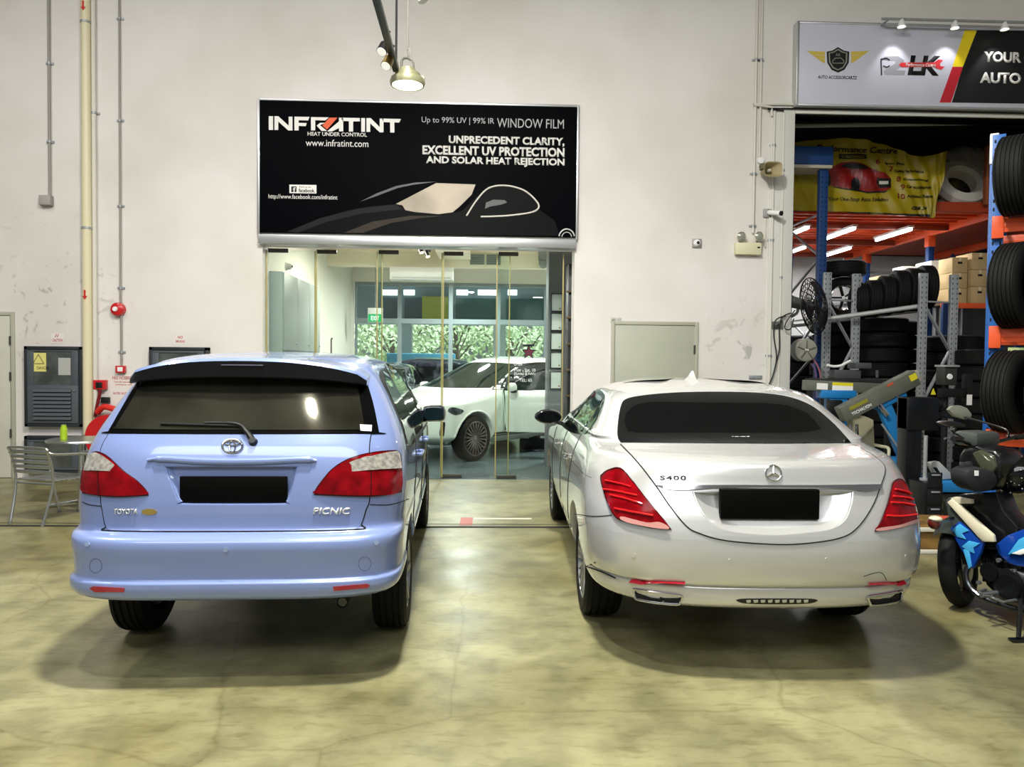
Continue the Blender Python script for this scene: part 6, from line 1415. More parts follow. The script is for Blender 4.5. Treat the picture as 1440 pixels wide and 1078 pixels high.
for v in m.bm.verts: v.co += Vector((.04 * math.sin(v.co.z * 14 + v.co.x * 9), .03 * math.sin(v.co.x * 17), .05 * math.sin(v.co.x * 11 + v.co.y * 8)))
solo('fabric_bundle', m, GREYC, 'crumpled grey fabric bundle over the tins at the top right of the deck', 'bundle')
m = MB(); c = onY(1322, 270, 12.7); m.lathe([(.05, 0), (.09, .01), (.11, .06), (.09, .11), (.05, .1)], (c.x, 12.7, Zd), n=24, closed=True); m.lathe([(.05, .1), (.1, .11), (.11, .16), (.08, .2), (.05, .19)], (c.x + .06, 12.7, Zd), n=24, closed=True); solo('rope_coil', m, mat('rope_grey', '#8f8c86', .8), 'small grey coil beside the right edge of the banner', 'coil')

# ------------------------------------------------------------------ grey tyre racks
GY = 11.6
def grey_frame(px0, px1, ytop, ybot, y, dy, lab):
    x0, x1 = onY(px0, 450, y).x, onY(px1, 450, y + dy).x
    zt0 = onY(px0, ytop, y).z; zb0 = 0
    o = thing('tyre_rack', lab, 'rack', (x0, y, 0))
    post(x0, y, 0, zt0, STEEL, .12, .06, o); post(x1, y + dy, 0, zt0, STEEL, .12, .06, o)
    for za_, zb_ in ((zt0 - .42, zt0 - .42), (zt0 - .5, zt0 - 1.15), (zt0 - 1.9, zt0 - 1.15)): brace((x0 + .04, y, za_), (x1 - .04, y + dy, zb_), STEEL, o, .05)
    return o, x0, x1, zt0
f1, fx0, fx1, fz = grey_frame(1162, 1203, 383, 520, GY - .15, .12, 'grey slotted tyre rack frame beside the tall blue post')
f2, gx0, gx1, gz = grey_frame(1297, 1340, 384, 525, GY - .55, .12, 'grey slotted tyre rack frame in front of the middle of the tyre row')
b = MB(); a, c = onY(1135, 452, GY - .1), onY(1296, 430, GY - .45); b.cyl(a, c, .035, n=12); solo('rack_bar', b, mat('bar_white', '#cfd0d0', .35, .4), 'long pale round bar under the row of upright tyres', 'bar')
b = MB(); a2, c2 = a + Vector((0, .63, -.04)), c + Vector((.5, .63, 0)); b.cyl(a2, c2, .03, n=12); solo('rack_bar', b, STEEL, 'hidden back bar behind the row of upright tyres', 'bar')
d_ = (c - a).normalized(); ty = [(1222, .29), (1241, .295), (1260, .31), (1279, .335), (1298, .335), (1317, .34)]
for i, (px, Rr) in enumerate(ty):
    t = (px - 1135) / (1296 - 1135); p = a + (c - a) * t; rimz = math.sqrt(max(.01, Rr ** 2 - .21 ** 2)); tyre((p.x + .06, p.y + .42, p.z + .02 + rimz), (0, 0, R(-10)), (Rr, .20, .20, 0), ORD[i] + ' upright tyre from the left in the row on the pale rack bar', 'upright tyres on the grey rack')
# stacks of flat tyres
def stack(px, y, n, Rr, w, lab, grp, z0=0.0, jit=.02):
    x = onY(px, 480, y).x
    for k in range(n):
        tyre((x + random.uniform(-jit, jit), y + random.uniform(-jit, jit), z0 + w * (k + .5)), (0, R(90), random.uniform(0, 6)), (Rr, w, .22, 1), ('lowest' if k == 0 else 'topmost' if k == n - 1 else ORD[k] + ' from the floor') + ' tyre of the ' + lab, grp)
stack(1238, 12.3, 10, .40, .245, 'flat stack under the upright tyres', 'flat stack under the upright row')
stack(1341, 12.0, 8, .44, .27, 'large stack right of the grey frame', 'large flat stack')
stack(1384, 11.0, 8, .38, .24, 'stack beside the orange rack', 'stack by the pallet rack')
stack(1258, 13.2, 10, .38, .245, 'stack behind the upright row', 'stack between row and box')
stack(1204, 14.0, 9, .36, .245, 'stack behind the grey frame post', 'stack behind the grey frame')
stack(1128, 13.9, 9, .36, .245, 'stack behind the wall fan', 'stack behind the fan')
stack(1172, 12.9, 10, .37, .245, 'stack behind the blue post', 'stack behind the blue post')
x_ = onY(1172, 480, 12.9).x
tyre((x_ + .05, 12.7, 10 * .245 + .36), (0, 0, R(78)), (.36, .23, .22, 0), 'upright tyre with an alloy rim behind the grey frame', 'tyres on the dark stack')
o = thing('alloy_rim', 'dark alloy rim with a bright edge inside the upright tyre', 'rim', (x_ + .05, 12.7, 10 * .245 + .36)); rM = Matrix.Translation(o.location) @ Matrix.Rotation(R(78), 4, 'Z')
m = MB(); m.lathe([(.205, -.08), (.222, -.095), (.205, -.10), (.19, -.06), (.19, .08)], axis='X', n=40, M=rM)
part('rim_ring', m, CHROME, o)
for k in range(5):
    m = MB(); a_ = k * 2 * math.pi / 5; m.beam(rM @ Vector((-.05, .03 * math.cos(a_), .03 * math.sin(a_))), rM @ Vector((-.08, .195 * math.cos(a_), .195 * math.sin(a_))), .05, .03, .006); part('spoke', m, mat('rim_black', '#1a1b1d', .3, .5), o)
tyre((x_ + .02, 12.72, 10 * .245 + .72 + .13), (R(4), R(90), 0), (.40, .25, .22, 0), 'flat tyre lying on top behind the blue post', 'tyres on the dark stack')
# cartons on the orange shelf and pale boxes
SHY = 12.9; a, b_ = onY(1318, 437, SHY), onY(1400, 424, SHY); zsh = onY(1370, 428, SHY).z
o = thing('shelf_unit', 'orange shelf beam carrying the brown cartons', 'shelf', (a.x, SHY, 0))
m = MB(); m.box(a.x - .1, b_.x + .6, SHY - .3, SHY - .24, zsh - .09, zsh, .005); part('beam', m, ORANGE, o); m = MB(); m.box(a.x - .1, b_.x + .6, SHY - .24, SHY + .26, zsh - .04, zsh - .005); part('board', m, mat('shelf_board_brown', '#6a5a44', .7), o)
for x in (a.x - .08, b_.x + .58): post(x, SHY + .22, 0, zsh - .045, BLUED, .09, .08, o, holes=False); 
for x in (a.x - .08, b_.x + .58): post(x, SHY - .34, 0, zsh - .02, BLUED, .09, .06, o, holes=False)
CART = mat('carton_brown', '#c2a878', .75, noise=.15, nscale=5)
def carton(x0, x1, y0, y1, z0, z1, label, m_=None, tape=True):
    m = MB(); m.box(x0, x1, y0, y1, z0, z1, .006); o = solo('carton', m, m_ or CART, label, 'box', 'cartons on the orange shelf')
    if tape:
        cx = (x0 + x1) / 2; h = MB(); h.box(cx - .04, cx + .04, y0 - .003, y0 + .001, z1 - .11, z1 - .075, .004); part('hand_hole', h, BLACK, o)
        h = MB(); h.box(cx - .02, cx + .02, y0 - .002, y0 + .001, z1 - .06, z1); part('tape', h, mat('tape_pale', '#d8c9a6', .4), o)
cx_ = [onY(p, 400, SHY - .2).x for p in (1341, 1363, 1366, 1390)]
hh = .265
for k in range(3): carton(cx_[0], cx_[1] - .005, SHY - .15, SHY + .25, zsh + .002 + hh * k, zsh + hh * (k + 1) - .003, ('lowest', 'middle', 'topmost')[k] + ' brown carton of the left pile on the orange shelf')
for k in range(3): carton(cx_[2], cx_[3], SHY - .2, SHY + .25, zsh + .002 + .29 * k, zsh + .29 * (k + 1) - .003, ('lowest', 'middle', 'topmost')[k] + ' brown carton of the right pile on the orange shelf')
for k in range(3): carton(cx_[3] + .01, cx_[3] + .42, SHY - .16, SHY + .25, zsh + .002 + .28 * k, zsh + .28 * (k + 1) - .003, ('lowest', 'middle', 'topmost')[k] + ' carton of the pile half hidden by the blue rack post')
p, q, t, u = onY(1307, 385, 13.4), onY(1343, 385, 13.4), onY(1325, 367, 13.4), onY(1325, 425, 13.4)
sb = MB(); z_ = u.z; sb.box(p.x - 1.6, q.x + .1, 13.2, 14.0, z_ - .06, z_, .005)
for x in (p.x - 1.5, q.x): sb.box(x - .03, x + .03, 13.25, 13.31, 0, z_ - .06); sb.box(x - .03, x + .03, 13.9, 13.96, 0, z_ - .06)
solo('steel_table', sb, STEEL, 'steel shelf table behind the row of upright tyres', 'table')
PALEB = mat('pale_box', '#d6d6d0', .6)
carton(p.x, q.x - .1, 13.35, 13.85, z_ + .002, t.z, 'large white box behind the row of upright tyres', PALEB, False)
p2, q2, t2 = onY(1263, 385, 13.6), onY(1302, 385, 13.6), onY(1283, 376, 13.6); carton(p2.x, q2.x, 13.45, 13.8, z_ + .002, t2.z, 'long low white box behind the row of upright tyres', PALEB, False)
p2, q2, t2 = onY(1230, 385, 13.6), onY(1258, 385, 13.6), onY(1243, 389, 13.6); carton(p2.x, q2.x, 13.45, 13.8, z_ + .002, t2.z, 'low brown box behind the left of the upright tyres', None, False)
# ------------------------------------------------------------------ wall fan, hose reel
c = onY(1142, 430, 11.0); o = thing('wall_fan', 'big black wire cage fan at the left of the bay opening', 'fan', (c.x, 11.0, c.z)); ax = Vector((.62, -.70, .12)).normalized()
fM = Matrix.Translation(c + Vector((.02, 0, 0))) @ Vector((0, 0, 1)).rotation_difference(ax).to_matrix().to_4x4()
for nm, zc, R0 in (('front_cage', .12, .42), ('back_cage', -.06, .40)):
    m = MB()
    for rr in (.42, .34, .26, .18, .10): m.tube([fM @ Vector((rr * math.cos(2 * math.pi * t_ / 36), rr * math.sin(2 * math.pi * t_ / 36), (zc * (1 - (rr / .43) ** 3)))) for t_ in range(36)], .006, 5, closed=True)
    for k in range(28):
        a_ = 2 * math.pi * k / 28; m.tube([fM @ Vector((rr * math.cos(a_), rr * math.sin(a_), zc * (1 - (rr / .43) ** 3))) for rr in (.06, .16, .26, .36, .42)], .0045, 5)
    part(nm, m, BLACK, o)
for k in range(3):
    m = MB(); a_ = k * 2 * math.pi / 3; P_ = []
    for i in range(6):
        for j in range(4):
            r_ = .06 + i * .062; an = a_ + (j - 1.5) * (.12 + .06 * i); P_.append(fM @ Vector((r_ * math.cos(an), r_ * math.sin(an), .03 + (j - 1.5) * .018)))
    m.add(P_, [(i * 4 + j, i * 4 + j + 1, i * 4 + 5 + j, i * 4 + 4 + j) for i in range(5) for j in range(3)]); part('blade', m, mat('fan_blade', '#1b1c1f', .4), o)
m = MB(); m.lathe([(0, .06), (.06, .05), (.07, .0), (.0, 0)], n=20, M=fM); part('hub', m, BLACK, o)
q = onY(1108, 422, 10.7); m = MB(); b0 = c - ax * .05; m.cyl(b0, b0 + (q - b0) * .95, .075, .09, n=20); m.ball(b0 + (q - b0) * .97, .088); part('motor', m, mat('motor_grey', '#787a78', .4, .4), o)
m = MB(); bw = wl(1090, 460); m.tube([b0 + (q - b0) * .6, b0 + (q - b0) * .6 + Vector((0, -.02, -.15)), (bw.x, WY - .08, bw.z + .05), (bw.x, WY, bw.z)], .022, 8, sub=4); m.box(*wbox(1082, 452, 1100, 463, .0, .04)); part('wall_bracket', m, mat('bracket_grey', '#6f706c', .5, .4), o)
for k, pts in enumerate(([(1112, 440), (1100, 446), (1096, 462), (1096, 490), (1091, 512), (1086, 530), (1079, 545)], [(1105, 444), (1091, 450), (1088, 470), (1092, 500), (1090, 516)], [(1118, 436), (1106, 452), (1104, 462), (1112, 462), (1116, 448)])):
    m = MB(); m.tube([onY(*p_, WY - .07 - .02 * k) for p_ in pts], .009, 8, sub=5); solo('cable', m, BLACK, ('long black cable hanging from the fan down the bay frame', 'shorter black cable looped beside the bay frame', 'small black cable loop just behind the fan motor')[k], 'cable')
c = onY(1129, 492, 11.0); o = thing('cable_reel', 'round grey hose reel under the fan', 'reel', (c.x, 11.0, c.z))
m = MB(); m.lathe([(0, -.12), (.13, -.13), (.165, -.115), (.17, -.08), (.17, .06), (.15, .1), (0, .1)], (c.x, 11.0, c.z), axis='Y', n=36); part('drum', m, mat('reel_grey', '#96968a', .5), o)
for k in range(5):
    a_ = k * 2 * math.pi / 5 + .3; m = MB(); m.beam((c.x + .03 * math.cos(a_), 10.866, c.z + .03 * math.sin(a_)), (c.x + .14 * math.cos(a_), 10.866, c.z + .14 * math.sin(a_)), .012, .03, .004, up=(0, 1, 0)); part('rib', m, mat('reel_dark', '#6e6e64', .5), o)
for k in (0, 1):
    m = MB(); m.cyl((c.x - .02 + k * .035, 10.86, c.z), (c.x - .02 + k * .035, 10.85, c.z), .012); part('bolt', m, WHITE, o)
m = MB(); m.beam((c.x, 11.08, c.z + .1), (onY(1145, 462, 11.4).x, 11.55, onY(1145, 462, 11.4).z), .03, .05, .004); part('arm', m, STEEL, o)
for k, (m_, pts) in enumerate(((mat('hose_pink', '#a86a72', .5), [(1143, 504), (1150, 515), (1154, 530), (1154, 560)]), (mat('hose_purple', '#6b5688', .5), [(1141, 511), (1146, 520), (1148, 534), (1148, 560)]))):
    m = MB(); m.tube([onY(*p_, 10.95) for p_ in pts], .012, 8, sub=5); solo('air_hose', m, m_, ('pink', 'purple')[k] + ' hose hanging from the grey hose reel', 'hose')
# ------------------------------------------------------------------ workshop machines behind the saloon
LIFTG = mat('lift_grey', '#63665c', .5, noise=.2, nscale=6); MBLUE = mat('machine_blue', '#1b74b4', .45)
YLAB = mat('yellow_label', '#dbcf2a', .5)
def arm(lab, A, B, Y0_, Y1_, hgt, stickers, words=None):
    """a long grey steel arm between two photo points, on a blue stand"""
    a, b = onY(*A, Y0_), onY(*B, Y1_); d = (b - a).normalized()
    o = thing('alignment_machine', lab, 'machine', ((a.x + b.x) / 2, (a.y + b.y) / 2, 0))
    m = MB(); m.beam(a, b, .16, hgt, .012); ao = part('arm', m, LIFTG, o)
    e_ = MB(); e_.beam(b - d * .02, b + d * .05, .14, hgt * .8, .02); part('end_cap', e_, mat('cap_pale', '#9a9b92', .5), ao)
    n = Vector((0, -1, 0)); up = Vector((-d.z, 0, d.x)).normalized()
    for t0, t1, h0, h1, m_ in stickers:
        p = a + (b - a) * t0; q = a + (b - a) * t1; y_ = -.084
        s = MB(); s.add([p + up * h0 * hgt + n * .084, q + up * h0 * hgt + n * .084, q + up * h1 * hgt + n * .084, p + up * h1 * hgt + n * .084], [(0, 1, 2, 3)]); part('sticker', s, m_, ao)
    return o, a, b, d, up, ao
o, a, b, d, up, ao = arm('level grey machine arm with yellow and white stickers behind the saloon', (1131, 541), (1234, 546), 9.3, 9.3, .13, [(.13, .28, -.35, .25, WHITE), (.34, .62, -.4, .1, WHITE), (.34, .62, .1, .4, YLAB), (.90, 1.0, -.4, .15, YLAB)])
m = MB(); m.box(a.x + .18, a.x + .62, 9.2, 9.36, a.z - .16, a.z - .06, .01); m.box(a.x + .28, a.x + .52, 9.22, 9.36, .0, a.z - .1, .01); part('stand', m, MBLUE, o)
m = MB(); m.box(a.x + .24, a.x + .42, 9.14, 9.22, a.z - .42, a.z - .18, .01); part('black_pad', m, BLACK, o)
o, a, b, d, up, ao = arm('tilted grey machine arm with a yellow sticker pointing up to the right', (1181, 583), (1286, 530), 8.9, 8.9, .19, [(.90, .99, -.05, .35, YLAB), (.1, .34, .05, .28, mat('olive_label', '#8a8630', .5)), (.62, .70, .32, .48, mat('orange_label', '#b85a34', .5))])
p = a + d * .10 - up * .06 + Vector((0, -.0845, 0)); text_on('TECHALIGN', p, d * .26, up * .04, WHITE, ao, thick=.002, bold=.02)
m = MB(); m.beam(a + (b - a) * .42 - up * .12, a + (b - a) * .80 - up * .12, .12, .07, .01); part('blue_bracket', m, MBLUE, o)
q0 = onY(1238, 560, 8.9); q1 = onY(1272, 640, 8.9); m = MB(); m.beam(q0, (q1.x, 8.9, q1.z), .10, .16, .012); m.box(q1.x - .28, q1.x + .02, 8.8, 9.0, 0, onY(1260, 668, 8.9).z + .22, .01); part('blue_leg', m, MBLUE, o)
m = MB(); m.beam(onY(1236, 568, 8.8), onY(1248, 584, 8.8), .03, .05, .006); part('ram', m, CHROME, o); m = MB(); m.cyl(onY(1240, 596, 8.85), onY(1264, 630, 8.85), .012, n=8); part('rod', m, STEEL, o)
# black column with arms (tyre changer)
CYY = 7.7; x0, x1 = onY(1268, 640, CYY).x, onY(1290, 640, CYY).x; zt = onY(1280, 558, CYY).z
o = thing('tyre_changer', 'black upright tyre changer column right of the saloon', 'tyre changer', ((x0 + x1) / 2, CYY, 0))
m = MB(); m.box(x0, x1, CYY - .08, CYY + .1, 0, zt, .008); part('column', m, mat('machine_black', '#0e1013', .35), o)
m = MB(); m.box(x0, x1 + .16, CYY - .1, CYY + .12, zt - .34, zt - .0, .012); part('head_block', m, _M['machine_black'], o)
for py, L, r_ in ((572, .42, .022), (580, .34, .03), (594, .3, .016)):
    p = onY(1292, py, CYY); m = MB(); m.cyl(p, p + Vector((L, -.05, -.03)), r_, n=14); m.ball(p + Vector((L * .5, -.025, -.015)), r_ * 1.5); part('swing_arm', m, mat('arm_dark_steel', '#3c3e40', .25, .8), o)
p = onY(1303, 570, CYY); m = MB(); m.cyl(p + Vector((-.02, -.05, 0)), p + Vector((.12, -.05, .02)), .045, n=18); part('cylinder', m, BLACK, o)
# rod stand and cabinet beside it
p, q = onY(1302, 612, 7.5), onY(1302, 672, 7.5); m = MB(); m.cyl((p.x, 7.5, p.z), (p.x, 7.5, q.z), .02, n=12); m.cyl((p.x, 7.5, q.z), (p.x, 7.5, q.z - .02), .05); st_ = solo('steel_rod', m, STEEL, 'short bright steel rod standing on the black tool cabinet', 'rod')
x0, x1 = onY(1288, 720, 7.45).x, onY(1313, 720, 7.45).x; zt = onY(1300, 676, 7.45).z
o = thing('tool_cabinet', 'black tool cabinet standing beside the red tail lamp of the saloon', 'cabinet', ((x0 + x1) / 2, 7.5, 0))
m = MB(); m.box(x0, x1, 7.3, 7.75, 0.05, zt, .012); part('case', m, _M['machine_black'], o)
for k in range(3):
    m = MB(); z = .12 + k * .17; m.box(x0 + .02, x1 - .02, 7.285, 7.3, z, z + .15, .004); d_ = part('drawer', m, mat('drawer_black', '#14171b', .4), o); h = MB(); h.box(x0 + .05, x1 - .05, 7.265, 7.285, z + .12, z + .135, .004); part('handle', h, STEEL, d_)
x0, x1 = onY(1316, 690, 7.6).x, onY(1352, 690, 7.6).x; z0, z1 = onY(1330, 690, 7.6).z, onY(1330, 676, 7.6).z
o = thing('parts_trolley', 'blue topped trolley with metal parts behind the motorcycle', 'trolley', ((x0 + x1) / 2, 7.8, 0))
m = MB(); m.box(x0, x1 + .2, 7.5, 8.0, z0, z1, .012); part('tray', m, MBLUE, o)
m = MB(); m.box(x0 + .03, x1 + .17, 7.55, 7.95, .08, z0 - .02, .01); part('body', m, mat('trolley_grey', '#3a3d38', .5), o)
m = MB(); m.box(x0 + .1, x1 - .06, 7.545, 7.55, z0 - .24, z0 - .12); part('yellow_sign', m, mat('olive_label', '#8a8630', .5), o, 'dull yellow label')
m = MB(); m.box(x0 - .03, x0 + .03, 7.52, 7.56, .02, z0 - .05); part('hazard_strip', m, mat('hazard', '#b8a94a', .6, c2='#161616', noise=.9, nscale=18), o, 'yellow and black strip')
for sx in (.06, .5):
    w_ = MB(); w_.cyl((x0 + sx - .01, 7.6, .045), (x0 + sx + .02, 7.6, .045), .045, n=18); part('castor', w_, BLACK, o)
m = MB(); A = [onY(*p_, 7.7) for p_ in ((1304, 650), (1318, 648), (1338, 668), (1338, 672), (1316, 674))]; m.prism([(p_.x, p_.z) for p_ in A], 7.66, 7.74, bev=.008); fo = solo('car_mudguard', m, mat('pale_plastic', '#b4b6b4', .4), 'pale curved plastic part leaning on the blue trolley tray', 'plastic part')
m = MB(); A = [onY(*p_, 7.64) for p_ in ((1313, 657), (1318, 657), (1324, 666), (1320, 667))]; m.prism([(p_.x, p_.z) for p_ in A], 7.652, 7.658); part('slot', m, BLACK, fo)
# grey camera head on a stand above (wheel balancer head)
c = onY(1330, 528, 8.6); o = thing('machine_head', 'small dark machine head with a white dial above the tyre changer', 'machine', (c.x, 8.6, 0))
m = MB(); m.box(c.x - .075, c.x + .075, 8.5, 8.68, c.z - .11, c.z + .10, .015); part('head', m, mat('head_grey', '#2e302e', .4), o)
m = MB(); m.box(c.x - .08, c.x + .09, 8.48, 8.7, c.z + .10, c.z + .125, .006); part('top_plate', m, STEEL, o)
m = MB(); m.lathe([(0, -.012), (.03, -.01), (.034, 0), (0, 0)], (c.x - .015, 8.5, c.z - .01), axis='Y', n=20); part('dial', m, WHITE, o)
m = MB(); m.box(c.x - .10, c.x + .25, 8.52, 8.6, c.z - .25, c.z - .15, .01); m.box(c.x + .2, c.x + .26, 8.5, 8.62, c.z - .3, c.z + .02, .008); m.cyl((c.x, 8.6, 0), (c.x, 8.6, c.z - .1), .035); part('stand', m, BLACK, o)
m = MB(); q = onY(1313, 551, 8.5); m.prism([(q.x - .03, q.z - .03), (q.x + .03, q.z - .03), (q.x, q.z + .045)], 8.505, 8.51); part('warning_triangle', m, YLAB, o, 'yellow warning triangle')
m = MB(); q = onY(1363, 562, 8.5); m.box(q.x - .03, q.x + .03, 8.495, 8.5, q.z - .06, q.z + .06); part('paper_tag', m, WHITE, o, 'white paper tag')
# small items on the bench behind: grey vice block
c = onY(1196, 522, 10.2); m = MB(); m.box(c.x - .26, c.x + .10, 10.1, 10.3, c.z - .10, c.z + .02, .01); m.box(c.x + .0, c.x + .22, 10.05, 10.3, c.z + .04, c.z + .12, .01); m.cyl((c.x + .32, 10.1, c.z - .08), (c.x + .32, 10.1, c.z + .02), .02); solo('bench_vice', m, mat('vice_grey', '#55585a', .45, .4), 'grey steel vice block behind the level machine arm', 'vice')
x0, x1 = onY(1140, 545, 10.25).x, onY(1262, 545, 10.25).x; m = MB(); m.box(x0, x1, 9.95, 10.45, c.z - .16, c.z - .10, .006)
for x in (x0 + .05, x1 - .05):
    for y in (10.0, 10.4): m.box(x - .03, x + .03, y - .03, y + .03, 0, c.z - .16)
solo('workbench', m, mat('bench_dark', '#1c1d1d', .6), 'dark workbench behind the machine arms', 'bench')
m = MB(); m.tube([onY(*p_, 10.1) for p_ in ((1163, 513), (1172, 515), (1182, 514), (1190, 510), (1196, 507))], .018, 8, sub=4); solo('white_cable', m, WHITE, 'white cable end lying in front of the grey frame', 'cable')
# plastic chair
c = onY(1212, 606, 9.2); o = thing('plastic_chair', 'cream plastic chair seen between the machine arms', 'chair', (c.x, 9.2, 0)); CRM = mat('cream_plastic_chair', '#cfcbae', .45)
zt = onY(1212, 585, 9.2).z; zs_ = .44
m = MB(); P = []; nx, nz = 12, 10
for i in range(nx + 1):
    t = -1 + 2 * i / nx
    for j in range(nz + 1):
        f = j / nz; z = zs_ + (zt - zs_) * f * (1 - .10 * abs(t) ** 3 * f); P.append((c.x + t * (.22 + .015 * f), 9.38 + .10 * f - .10 * t * t, z))
skip = {(i, j) for i in range(3, 9, 2) for j in range(3, 8)}
fs = [(i * (nz + 1) + j, (i + 1) * (nz + 1) + j, (i + 1) * (nz + 1) + j + 1, i * (nz + 1) + j + 1) for i in range(nx) for j in range(nz) if (i, j) not in skip]
m.add(P, fs); bm_ = m.bm; bmesh.ops.solidify(bm_, geom=bm_.faces[:], thickness=.012); part('backrest', m, CRM, o)
m = MB(); m.box(c.x - .22, c.x + .22, 8.95, 9.40, zs_ - .02, zs_ + .01, .01); part('seat', m, CRM, o)
for sx in (-1, 1):
    for y in (8.98, 9.36): m = MB(); m.cyl((c.x + sx * .19, y, zs_), (c.x + sx * .22, y + (.03 if y > 9.2 else -.03), 0), .026, .02, n=10); part('leg', m, CRM, o)
    m = MB(); m.tube([(c.x + sx * .22, 9.02, zs_), (c.x + sx * .25, 9.02, zs_ + .2), (c.x + sx * .25, 9.2, zs_ + .22), (c.x + sx * .23, 9.42, zs_ + .22)], .02, 8, sub=4); part('armrest', m, CRM, o)
# wooden plank and pallet on the floor right of the saloon
p, q = onZ(1296, 776, .0), onZ(1350, 790, 0)
o = thing('wooden_ramp', 'worn wooden board with white edging on the floor behind the motorcycle', 'board', (p.x, 6.6, 0))
m = MB(); m.box(3.75, 4.45, 6.56, 7.2, .005, .21, .006); part('front_board', m, mat('worn_wood', '#8a6a34', .7, c2='#5c4420', noise=.5, nscale=7), o)
m = MB(); m.box(3.75, 4.45, 6.53, 6.56, .19, .225, .004); part('top_edge', m, mat('edge_white', '#c9c6b8', .5), o); m = MB(); m.box(3.75, 4.45, 6.50, 6.55, .0, .03, .004); part('bottom_edge', m, _M['edge_white'], o)
c = onY(1325, 752, 6.9); m = MB(); m.box(c.x - .10, c.x + .12, 6.8, 6.92, .226, .26, .01); solo('red_block', m, mat('block_red', '#c2533a', .5), 'small red block lying on the wooden board', 'block')

# ------------------------------------------------------------------ the motorcycle
def bike():
    BY_ = 5.0
    P = lambda px, py, y=BY_: onY(px, py, y)
    w0 = onZ(1346, 850, 0); 
    root = thing('motorcycle', 'blue and black motorcycle parked by the tyre rack at the right edge', 'motorcycle', (w0.x, BY_, 0))
    BK = mat('bike_black', '#0b0c0f', .3, coat=.5); BB = mat('bike_blue', '#0f3f9a', .25, coat=1); BL = mat('bike_light_blue', '#46a6dc', .25, coat=1); BC = mat('bike_cream', '#cfc9b0', .35, coat=.5); BG = mat('bike_grey', '#3b4140', .4); SL = mat('bike_silver', '#a2a6a8', .25, .8)
    fx = w0.x + .03; Rw = .285; yw = w0.y
    # front wheel turned a little
    M = Matrix.Translation((fx - .03, yw, Rw)) @ Matrix.Rotation(R(-48), 4, 'Z') @ Matrix.Rotation(R(-7), 4, 'Y')
    t = MB(); h = .05; pr = [(.20, -h * .6), (.22, -h), (.25, -h * 1.1), (.272, -h * .8), (.283, -h * .35), (.285, 0), (.283, h * .35), (.272, h * .8), (.25, h * 1.1), (.22, h), (.20, h * .6)]
    t.lathe(pr, axis='X', n=56, M=M, closed=True); wo = part('front_wheel', t, RUBBER, root)
    r_ = MB(); r_.lathe([(.205, -.03), (.20, -.02), (.185, 0), (.20, .02), (.205, .03)], axis='X', n=40, M=M); r_.lathe([(0, -.05), (.04, -.05), (.04, .05), (0, .05)], axis='X', n=20, M=M)
    for k in range(5):
        a_ = k * 2 * math.pi / 5; r_.beam(M @ Vector((0, .03 * math.cos(a_), .03 * math.sin(a_))), M @ Vector((0, .195 * math.cos(a_), .195 * math.sin(a_))), .03, .02, .004)
    part('rim', r_, BK, wo)
    dsc = MB(); dsc.lathe([(.06, .055), (.12, .055), (.12, .06), (.06, .06)], axis='X', n=32, M=M, closed=True); part('brake_disc', dsc, SL, wo)
    # the body axis runs from the front wheel away to the right and slightly back
    ux = Vector((.35, -.94, 0)).normalized(); uy = Vector((-ux.y, ux.x, 0)); O = Vector((fx - .03, yw + .02, 0))
    B = lambda a_, s, z: O + ux * a_ + uy * s + Vector((0, 0, z))
    MBk = Matrix((ux, uy, Vector((0, 0, 1)))).transposed().to_4x4(); MBk = Matrix.Translation(O) @ MBk
    # mudguard
    g = MB(); vs = []; k1 = 16
    for i in range(k1 + 1):
        a_ = R(48 + i * 105 / k1)
        for j in range(7):
            s = (j - 3) / 3; rr = .335 - .05 * s * s; vs.append(M @ Vector((s * .085, rr * math.cos(a_) * (-1), rr * math.sin(a_))))
    g.add(vs, [(i * 7 + j, i * 7 + j + 1, (i + 1) * 7 + j + 1, (i + 1) * 7 + j) for i in range(k1) for j in range(6)]); bmesh.ops.solidify(g.bm, geom=g.bm.faces[:], thickness=.006); part('front_mudguard', g, BG, root)
    for s in (-1, 1):
        f = MB(); f.cyl(M @ Vector((s * .085, 0, 0)), B(.17, s * .085, .72), .022, .026, n=14); part('fork_leg', f, BG, root)
    # leg shield: layered panels built as thick plates in the bike plane (a, z), set out to the near side
    def plate(pts, s0, s1, m_, name, par=root, bev=.012):
        pts = [onplane(a_, b_, s0) for a_, b_ in pts]; mb = MB(); mb.prism(pts, s0, s1, 'Y', 0, MBk, bev); return part(name, mb, m_, par, ang=40)
    class PX(list): pass
    def pix(pts): return PX(pts)
    def onplane(px, py, s_):
        d = ray(px, py); t_ = ((O + uy * s_) - CAM_P).dot(uy) / d.dot(uy); v = CAM_P + d * t_; return ((v - O).dot(ux), v.z)
    plate(pix([(1334, 706), (1352, 694), (1400, 692), (1412, 720), (1432, 742), (1420, 770), (1398, 772), (1372, 770), (1362, 800), (1352, 790), (1346, 760), (1342, 730)]), -.12, .04, BK, 'leg_shield')
    plate(pix([(1330, 702), (1336, 698), (1370, 744), (1376, 762), (1374, 782), (1364, 796), (1356, 776), (1340, 744), (1332, 722)]), -.165, -.115, BG, 'side_cowl', bev=.008)
    plate(pix([(1336, 742), (1348, 733), (1364, 744), (1382, 764), (1378, 778), (1367, 800), (1357, 782), (1344, 760)]), -.18, -.15, BB, 'blue_panel', bev=.006)
    plate(pix([(1339, 744), (1349, 736), (1362, 746), (1352, 750), (1358, 758), (1346, 755)]), -.187, -.178, BL, 'light_blue_graphic', bev=.003); plate(pix([(1352, 768), (1362, 760), (1378, 764), (1368, 770), (1370, 778), (1360, 774)]), -.187, -.178, BL, 'light_blue_graphic', bev=.003)
